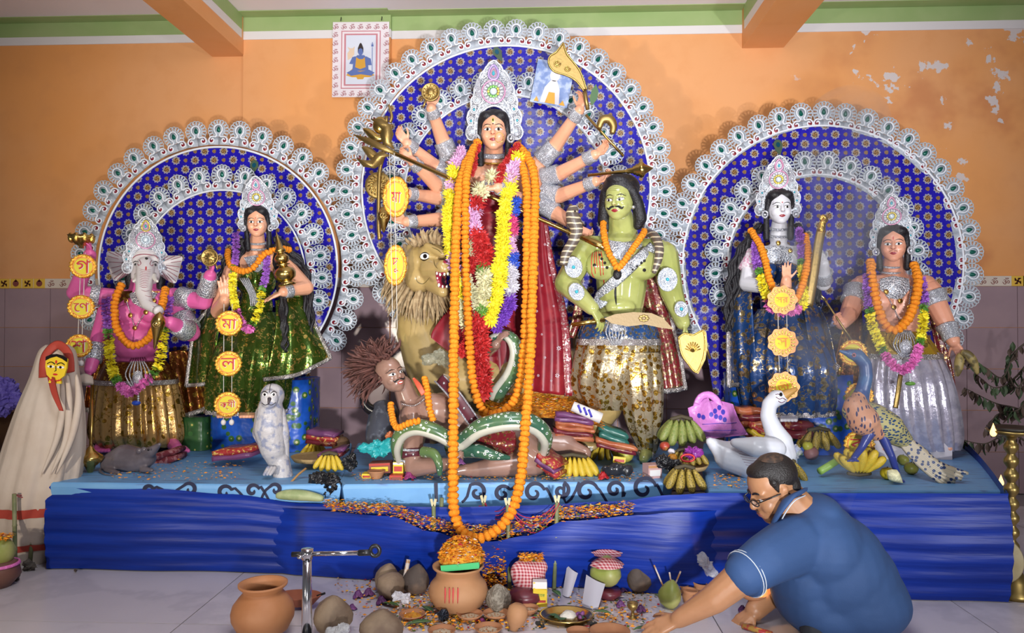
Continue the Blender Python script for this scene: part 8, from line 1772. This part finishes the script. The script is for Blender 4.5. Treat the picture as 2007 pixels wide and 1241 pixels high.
bag('cloth_heap','violet cloth heap at the left edge behind the draped plant',[(4,770,34),(20,782,24),(0,790,30)],3.75,mat('violet_cloth',(.12,.09,.42),.6,bump=(12,.6,.02)),seed=40,vox=.012);thing('cabinet_block',slab(P(-80,800,3.9).x,P(34,800,3.9).x,3.62,4.1,0,P(0,806,3.9).z),mat('dark_wood',(.05,.025,.015),.5,var=(5,(.10,.05,.02),.4,.6)),'dark brown wooden block under the violet cloth at the left edge','block',smooth=False)
# ================================================================ chrome stand with swivel arm
CHR=mat('chrome',(.72,.72,.76),.12,1.0);BLKH=mat('black_hardware',(.012,.012,.014),.35);Yt_=2.22
ts=root('phone_stand','chrome stand pole with a horizontal arm and black clamp','stand',Vector((P(600,1241,Yt_).x,Yt_,0)));a=Vector((P(600,1241,Yt_).x,Yt_,0));bt=P(602,1094,Yt_)
part('pole',MB().tube([Vector((bt.x,Yt_,.005)),bt],[m(11,Yt_),m(8.5,Yt_)],18),CHR,ts);part('base_plate',MB().lathe([(0,0),(.10,0),(.10,.008),(.02,.014),(0,.014)],Matrix.Translation(Vector((bt.x,Yt_,.0))),28),BLKH,ts);part('joint',MB().tube([P(602,1096,Yt_),P(602,1076,Yt_)],[m(11,Yt_),m(12,Yt_)],16),CHR,ts)
part('rod',MB().tube([P(612,1086,Yt_),P(705,1084,Yt_)],m(4.5,Yt_),12),CHR,ts);part('rear_grip',MB().tube([P(572,1087,Yt_),P(600,1086,Yt_)],m(5,Yt_),12),BLKH,ts);part('front_grip',MB().tube([P(703,1084,Yt_),P(728,1083,Yt_)],m(6,Yt_),12),BLKH,ts);part('clamp',MB().tube([P(735+9*math.cos(t),1080+10*math.sin(t),Yt_)for t in[2*PI*i/20 for i in range(20)]],m(4,Yt_),8,closed=True),BLKH,ts);part('wing_nut',MB().ell(P(588,1092,Yt_-.02),(m(6,Yt_),.008,m(4,Yt_))),CHR,ts)
# ================================================================ brass oil lamp, fan and branch on the right
ML_,pL=S(1984,1168);ol=root('oil_lamp','tall turned brass oil lamp stand at the right edge','lamp',pL);prof=[(0,0),(36,0),(36,8),(30,14),(28,30),(20,40),(14,52)]
z=52
while z<292:prof+=[(7,z+2),(12.5,z+10),(13,z+15),(12,z+19),(7,z+26)];z+=27
prof+=[(8,296),(12,302),(30,306),(40,310),(42,314),(36,314),(20,309),(0,308)]
part('stand',MB().lathe(prof,ML_,28),mat('aged_brass',(.34,.24,.08),.35,.9),ol);part('oil_cup',MB().lathe([(0,314),(34,314),(40,322),(37,322),(28,317),(0,317)],ML_@Matrix.Translation((0,0,-2)),26),mat('dark_iron',(.03,.025,.02),.5,.5),ol);part('wick',MB().tube([P(1962,862,pL.y-.02),P(1950,852,pL.y-.02)],m(3,pL.y),8),SOOT,ol);flame(ol,1947,856,pL.y-.02,26)
M2,p2=S(1958,1000,.20);o2=root('oil_lamp','small burning lamp behind the corner of the right plinth','lamp',Vector((P(1962,960,3.6).x,3.6,0)));q2=P(1962,954,3.6);part('stand',MB().lathe([(0,0),(.05,0),(.05,.01),(.012,.03),(.012,q2.z-.02),(.03,q2.z-.005),(0,q2.z)],Matrix.Translation(Vector((q2.x,q2.y,0))),20),BRASS_D,o2);flame(o2,1962,953,3.6,22)
fn=root('hand_fan','round palm-leaf hand fan leaning behind the oil lamp stand','fan',PF(1955,1150));Mf_=FR(1962,1098,2.80,math.radians(-20),m(1,2.80),pitch=math.radians(-12));part('fan_disc',MB().lathe([(0,2),(40,2),(43,0),(40,-2),(0,-2)],Mf_,36),mat('palm_leaf',(.42,.34,.18),.7,var=(9,(.50,.42,.25),.4,.6)),fn);part('fan_handle',MB().tube([PF(1868,1158)+Vector((0,0,.01)),P(1950,1136,2.80)],[m(3,2.8),m(5,2.8)],10),SPL,fn)
for k in range(9):part('painted_dot',MB().prism(ellipse(-2+14*math.cos(2*PI*k/9),2+15*math.sin(2*PI*k/9),2,3,8),Mf_@Matrix.Translation((0,0,2)),.4),mat('ink_dark',(.05,.04,.05),.6),fn,False)
part('painted_heart',MB().prism(ellipse(-2,2,6,8,14),Mf_@Matrix.Translation((0,0,2)),.5),mat('vermilion',None),fn,False)
br=root('leafy_branch','bare branches with drooping dark leaves at the right edge','branch',P(2020,900,3.85));BRK=mat('thin_bark',(.07,.05,.035),.8);LEAFD=[mat('dark_leaf',(.045,.075,.03),.6),mat('brown_leaf',(.08,.05,.035),.7)]
LMS=[mesh_of('leaf',MB().grid(5,7,lambda u,v:Vector(((u-.5)*.8*math.sin(PI*min(1,.03+v*.97)),.12*math.sin(v*4)+.3*abs(u-.5),-v*1.6))),q_)for q_ in LEAFD]
rnd=random.Random(12)
for pts in([(2030,660),(1990,690),(1965,740),(1930,720),(1895,700)],[(2030,700),(1995,760),(1975,720),(1985,670)],[(2030,820),(1990,800),(1950,790),(1890,760)],[(2030,880),(1980,850),(1930,870),(1880,860)],[(2030,740),(2000,800),(1960,810),(1930,840)],[(2030,690),(1990,740),(1950,760),(1910,730)]):
    q=smooth_path(pxs([(x,y,3.85+rnd.uniform(-.1,.1))for x,y in pts],3.85),30);part('twig',MB().tube(q,[m(2.4-1.8*i/29,3.85)for i in range(30)],6),BRK,br)
    for i in range(3,30):inst('leaf',rnd.choice(LMS),br,Matrix.Translation(q[i])@Matrix.Rotation(rnd.uniform(0,6),4,'Z')@Matrix.Rotation(rnd.uniform(-.6,.6),4,'X')@Matrix.Scale(m(rnd.uniform(9,16),3.85),4))
# ================================================================ kneeling man
SKIN=mat('warm_brown_skin',(.40,.19,.09),.42,var=(12,(.45,.22,.11),.35,.7),sss=.05);SHIRT=mat('navy_knit',(.022,.062,.17),.75,var=(4,(.028,.075,.20),.35,.65),bump=(240,.25,.002));PIPE=mat('white_piping',(.55,.60,.66),.7);TROU=mat('dark_trousers',(.02,.022,.028),.8)
YM=2.46;HM=m(120,YM)
mn=root('person','man in a navy polo shirt and glasses kneeling forward, arm stretched over the floor','person',Vector((P(1690,1200,YM).x,YM,0)))
MM=FR(1534,1016,YM,0,HM,yaw=math.radians(-78),pitch=math.radians(22));b=head_mesh(MM,raw=True,jaw=1.05);R3=MM.to_3x3()
b.limb([MM@Vector((0,.30,-.12)),P(1562,1010,YM)],[m(42,YM),m(46,YM)],14)
for c,r in(((.335,.50,-.03),(.05,.11,.075)),((.35,.43,.0),(.04,.05,.05)),((.36,.56,-.05),(.035,.06,.06))):b.ell(MM@Vector(c),r,R3)
zf=lambda px,py,Y,mz:Vector((P(px,py,Y).x,Y,max(mz,P(px,py,Y).z)))
NA=[P(1540,1078,2.34),P(1462,1124,2.26),P(1400,1174,2.27),P(1330,1214,2.30)];b.limb(NA,[m(42,2.3),m(33,2.3),m(27,2.3),m(17,2.3)],14)
FA=[P(1560,1062,2.62),P(1530,1140,2.66),P(1480,1196,2.55)];b.limb(FA,[m(46,2.6),m(32,2.6),m(20,2.5)],14)
b.limb([P(1590,1080,YM),zf(1650,1160,YM,.2),zf(1690,1200,YM,.18)],[m(55,YM),m(60,YM),m(55,YM)],14)
hand(b,NA[-1],Vector((-.9,.1,-.42)),Vector((.1,.5,-.8)),m(88,2.3),.22,-1);hand(b,FA[-1],Vector((-.8,-.2,-.5)),Vector((0,.2,-1)),m(80,2.5),.3,1)
bm_=blob(b,.0048,3);bo_=part('body',bm_,SKIN,mn);bv=bvh_of(bm_)
def hp_(c):return MM@Vector(c)
for x in(-1,1):
    e=part('eye',MB().ell(hp_((x*.13,.478,.285)),(.05,.026,.03),R3,12,8),EYE_W,bo_);part('iris',MB().ell(hp_((x*.135,.474,.306)),(.02,.02,.012),R3,10,6),EYE_B,e)
    part('eyebrow',MB().tube([hp_((x*(.04+.17*t),.575+.03*math.sin(PI*t),.345-.07*t*t))for t in[i/6 for i in range(7)]],[HM*(.012+.006*math.sin(PI*i/6))for i in range(7)],6),BLACK_H,bo_)
part('lips',MB().ell(hp_((0,.232,.345)),(.075,.022,.022),R3,12,7),mat('lip_brown',(.26,.09,.07),.4),bo_);part('lips',MB().ell(hp_((0,.200,.335)),(.062,.020,.022),R3,12,7),mat('lip_brown',None),bo_)
part('moustache',MB().ell(hp_((0,.285,.355)),(.075,.014,.014),R3,12,6),mat('stubble',(.10,.06,.045),.8),bo_)
hb=MB();hb.ell(hp_((0,.715,-.125)),(.352,.335,.375),R3,22,16);hb.ell(hp_((0,.50,-.27)),(.29,.28,.19),R3,18,12);hb.ell(hp_((0,.865,.06)),(.26,.13,.22),R3,18,12)
for x in(-1,1):hb.limb([hp_((x*.31,.72,.06)),hp_((x*.325,.55,.04))],[HM*.06,HM*.025],8)
hbm=blob(hb,.005,3);ho_=part('hair',hbm,mat('man_black_hair',(.012,.009,.008),.42,bump=(200,.8,.004)),mn);bvh_h=bvh_of(hbm)
part('thin_patch',decal(MB(),bvh_h,Matrix.Translation(hp_((.05,.98,-.16)))@(R3.to_4x4()@Matrix.Rotation(-PI/2+.25,4,'X')),ellipse(0,0,.20,.17,18),.002,5),mat('thin_hair',(.09,.05,.03),.5,var=(60,(.03,.02,.015),.4,.6)),ho_)
gl=root('eyeglasses','dark-rimmed eyeglasses worn by the kneeling man','glasses',hp_((0,.47,.4)));GLM=mat('glasses_black',(.01,.01,.012),.3)
for x in(-1,1):
    part('rim',MB().tube([hp_((x*.14+.10*math.cos(t),.475+.052*math.sin(t),.415-.06*abs(x*.14+.10*math.cos(t))*2))for t in[2*PI*i/20 for i in range(20)]],HM*.010,6,closed=True),GLM,gl);part('temple',MB().tube([hp_((x*.245,.50,.39)),hp_((x*.335,.52,.10)),hp_((x*.36,.53,-.06)),hp_((x*.36,.44,-.12))],HM*.010,6),GLM,gl)
    part('lens',MB().lathe([(0,0),(.095,0)],MM@Matrix.Translation((x*.14,.47,.40))@Matrix.Diagonal((1,.52,1,1)),18),mat('lens_glass',(.9,.95,1),.05,alpha=.15),gl)
part('bridge',MB().tube([hp_((-.04,.49,.42)),hp_((0,.505,.43)),hp_((.04,.49,.42))],HM*.010,6),GLM,gl)
b=MB()
def tor(px,py,Y,rx,ry,rz,mz=0):c=zf(px,py,Y,mz);b.ell(c,(m(rx,Y),ry,m(rz,Y)),None,22,14)
tor(1586,1036,YM,54,.17,56);tor(1600,1066,YM,82,.205,86);tor(1632,1112,YM,98,.20,104);tor(1652,1158,YM,100,.19,100,.17);tor(1664,1190,YM,102,.19,80,.135);tor(1672,1205,YM,100,.19,70,.118)
tor(1560,1120,YM,56,.16,70);tor(1590,1176,YM,74,.16,76,.14);tor(1616,1200,YM,84,.17,64,.10);tor(1606,996,YM,36,.12,26)
b.limb([P(1562,1066,2.36),P(1504,1096,2.29),P(1462,1124,2.26)],[m(58,2.34),m(49,2.3),m(42,2.26)],16);b.limb([P(1580,1050,2.60),P(1552,1120,2.64)],[m(58,2.6),m(44,2.6)],14)
shm=blob(b,.0075,7);sho=part('polo_shirt',shm,SHIRT,mn);bvs=bvh_of(shm)
hem=(NA[1]-NA[0]).normalized();hc=P(1459,1127,2.26)
for k in(0,.010):part('sleeve_piping',MB().tube([hc-hem*(k+.004)+(hem.orthogonal().normalized()*math.cos(t)+hem.cross(hem.orthogonal().normalized())*math.sin(t))*m(46,2.26)for t in[2*PI*i/30 for i in range(30)]],.0016,6,closed=True),PIPE,sho)
part('sleeve_hem',MB().tube([hc-hem*.016,hc+hem*.002],[m(45.5,2.26),m(44,2.26)],28),SHIRT,sho)
cpts=[P(1516,1026,2.38),P(1528,1002,2.35),P(1546,978,2.35),P(1566,968,2.42),P(1572,966,2.50),P(1562,972,2.58),P(1540,990,2.60),P(1518,1018,2.56)];cq=smooth_path(cpts,40);part('collar',MB().tube(cq,[(m(5,YM),m(15,YM))]*40,8,squash=(-.7,0,.7)),SHIRT,sho);part('collar_piping',MB().tube([p+Vector((.014,-.010,-.004))for p in cq],.0022,6),PIPE,sho)
b=MB()
for Yh in(2.37,2.55):
    X_=lambda px:P(px,1200,Yh).x
    b.limb([Vector((X_(1700),Yh,.13)),Vector((X_(1600),Yh,.055))],[.07,.052],14);b.limb([Vector((X_(1600),Yh,.05)),Vector((X_(1700),Yh+.01,.045)),Vector((X_(1740),Yh+.01,.04))],[.05,.042,.03],12)
part('trousers',blob(b,.009,3),TROU,mn)
# ================================================================ incense smoke
def _smoke():
    mt=bpy.data.materials.new('incense_smoke');mt.use_nodes=True;t=mt.node_tree;t.nodes.clear();o=t.nodes.new('ShaderNodeOutputMaterial');v=t.nodes.new('ShaderNodeVolumePrincipled');t.links.new(v.outputs[0],o.inputs['Volume']);v.inputs['Color'].default_value=(.97,.97,1,1);v.inputs['Anisotropy'].default_value=.2
    c=t.nodes.new('ShaderNodeTexCoord');n=t.nodes.new('ShaderNodeTexNoise');n.inputs['Scale'].default_value=3.2;n.inputs['Detail'].default_value=3;n.inputs['Distortion'].default_value=1.2;t.links.new(c.outputs['Object'],n.inputs['Vector']);r=t.nodes.new('ShaderNodeMapRange');r.inputs[1].default_value=.42;r.inputs[2].default_value=.75;r.inputs[3].default_value=0.0;r.inputs[4].default_value=3.0;t.links.new(n.outputs[0],r.inputs[0]);t.links.new(r.outputs[0],v.inputs['Density']);return mt
b=MB();b.limb([P(1630,985,2.78),P(1640,880,2.84),P(1660,720,2.95),P(1640,560,3.05),P(1650,400,3.15),P(1660,250,3.25)],[m(r,3.0)for r in(36,60,95,105,110,90)],14)
thing('incense_smoke',blob(b,.03,3),_smoke(),'thin blue-grey incense smoke drifting up in front of the right statues','smoke',kind='stuff')
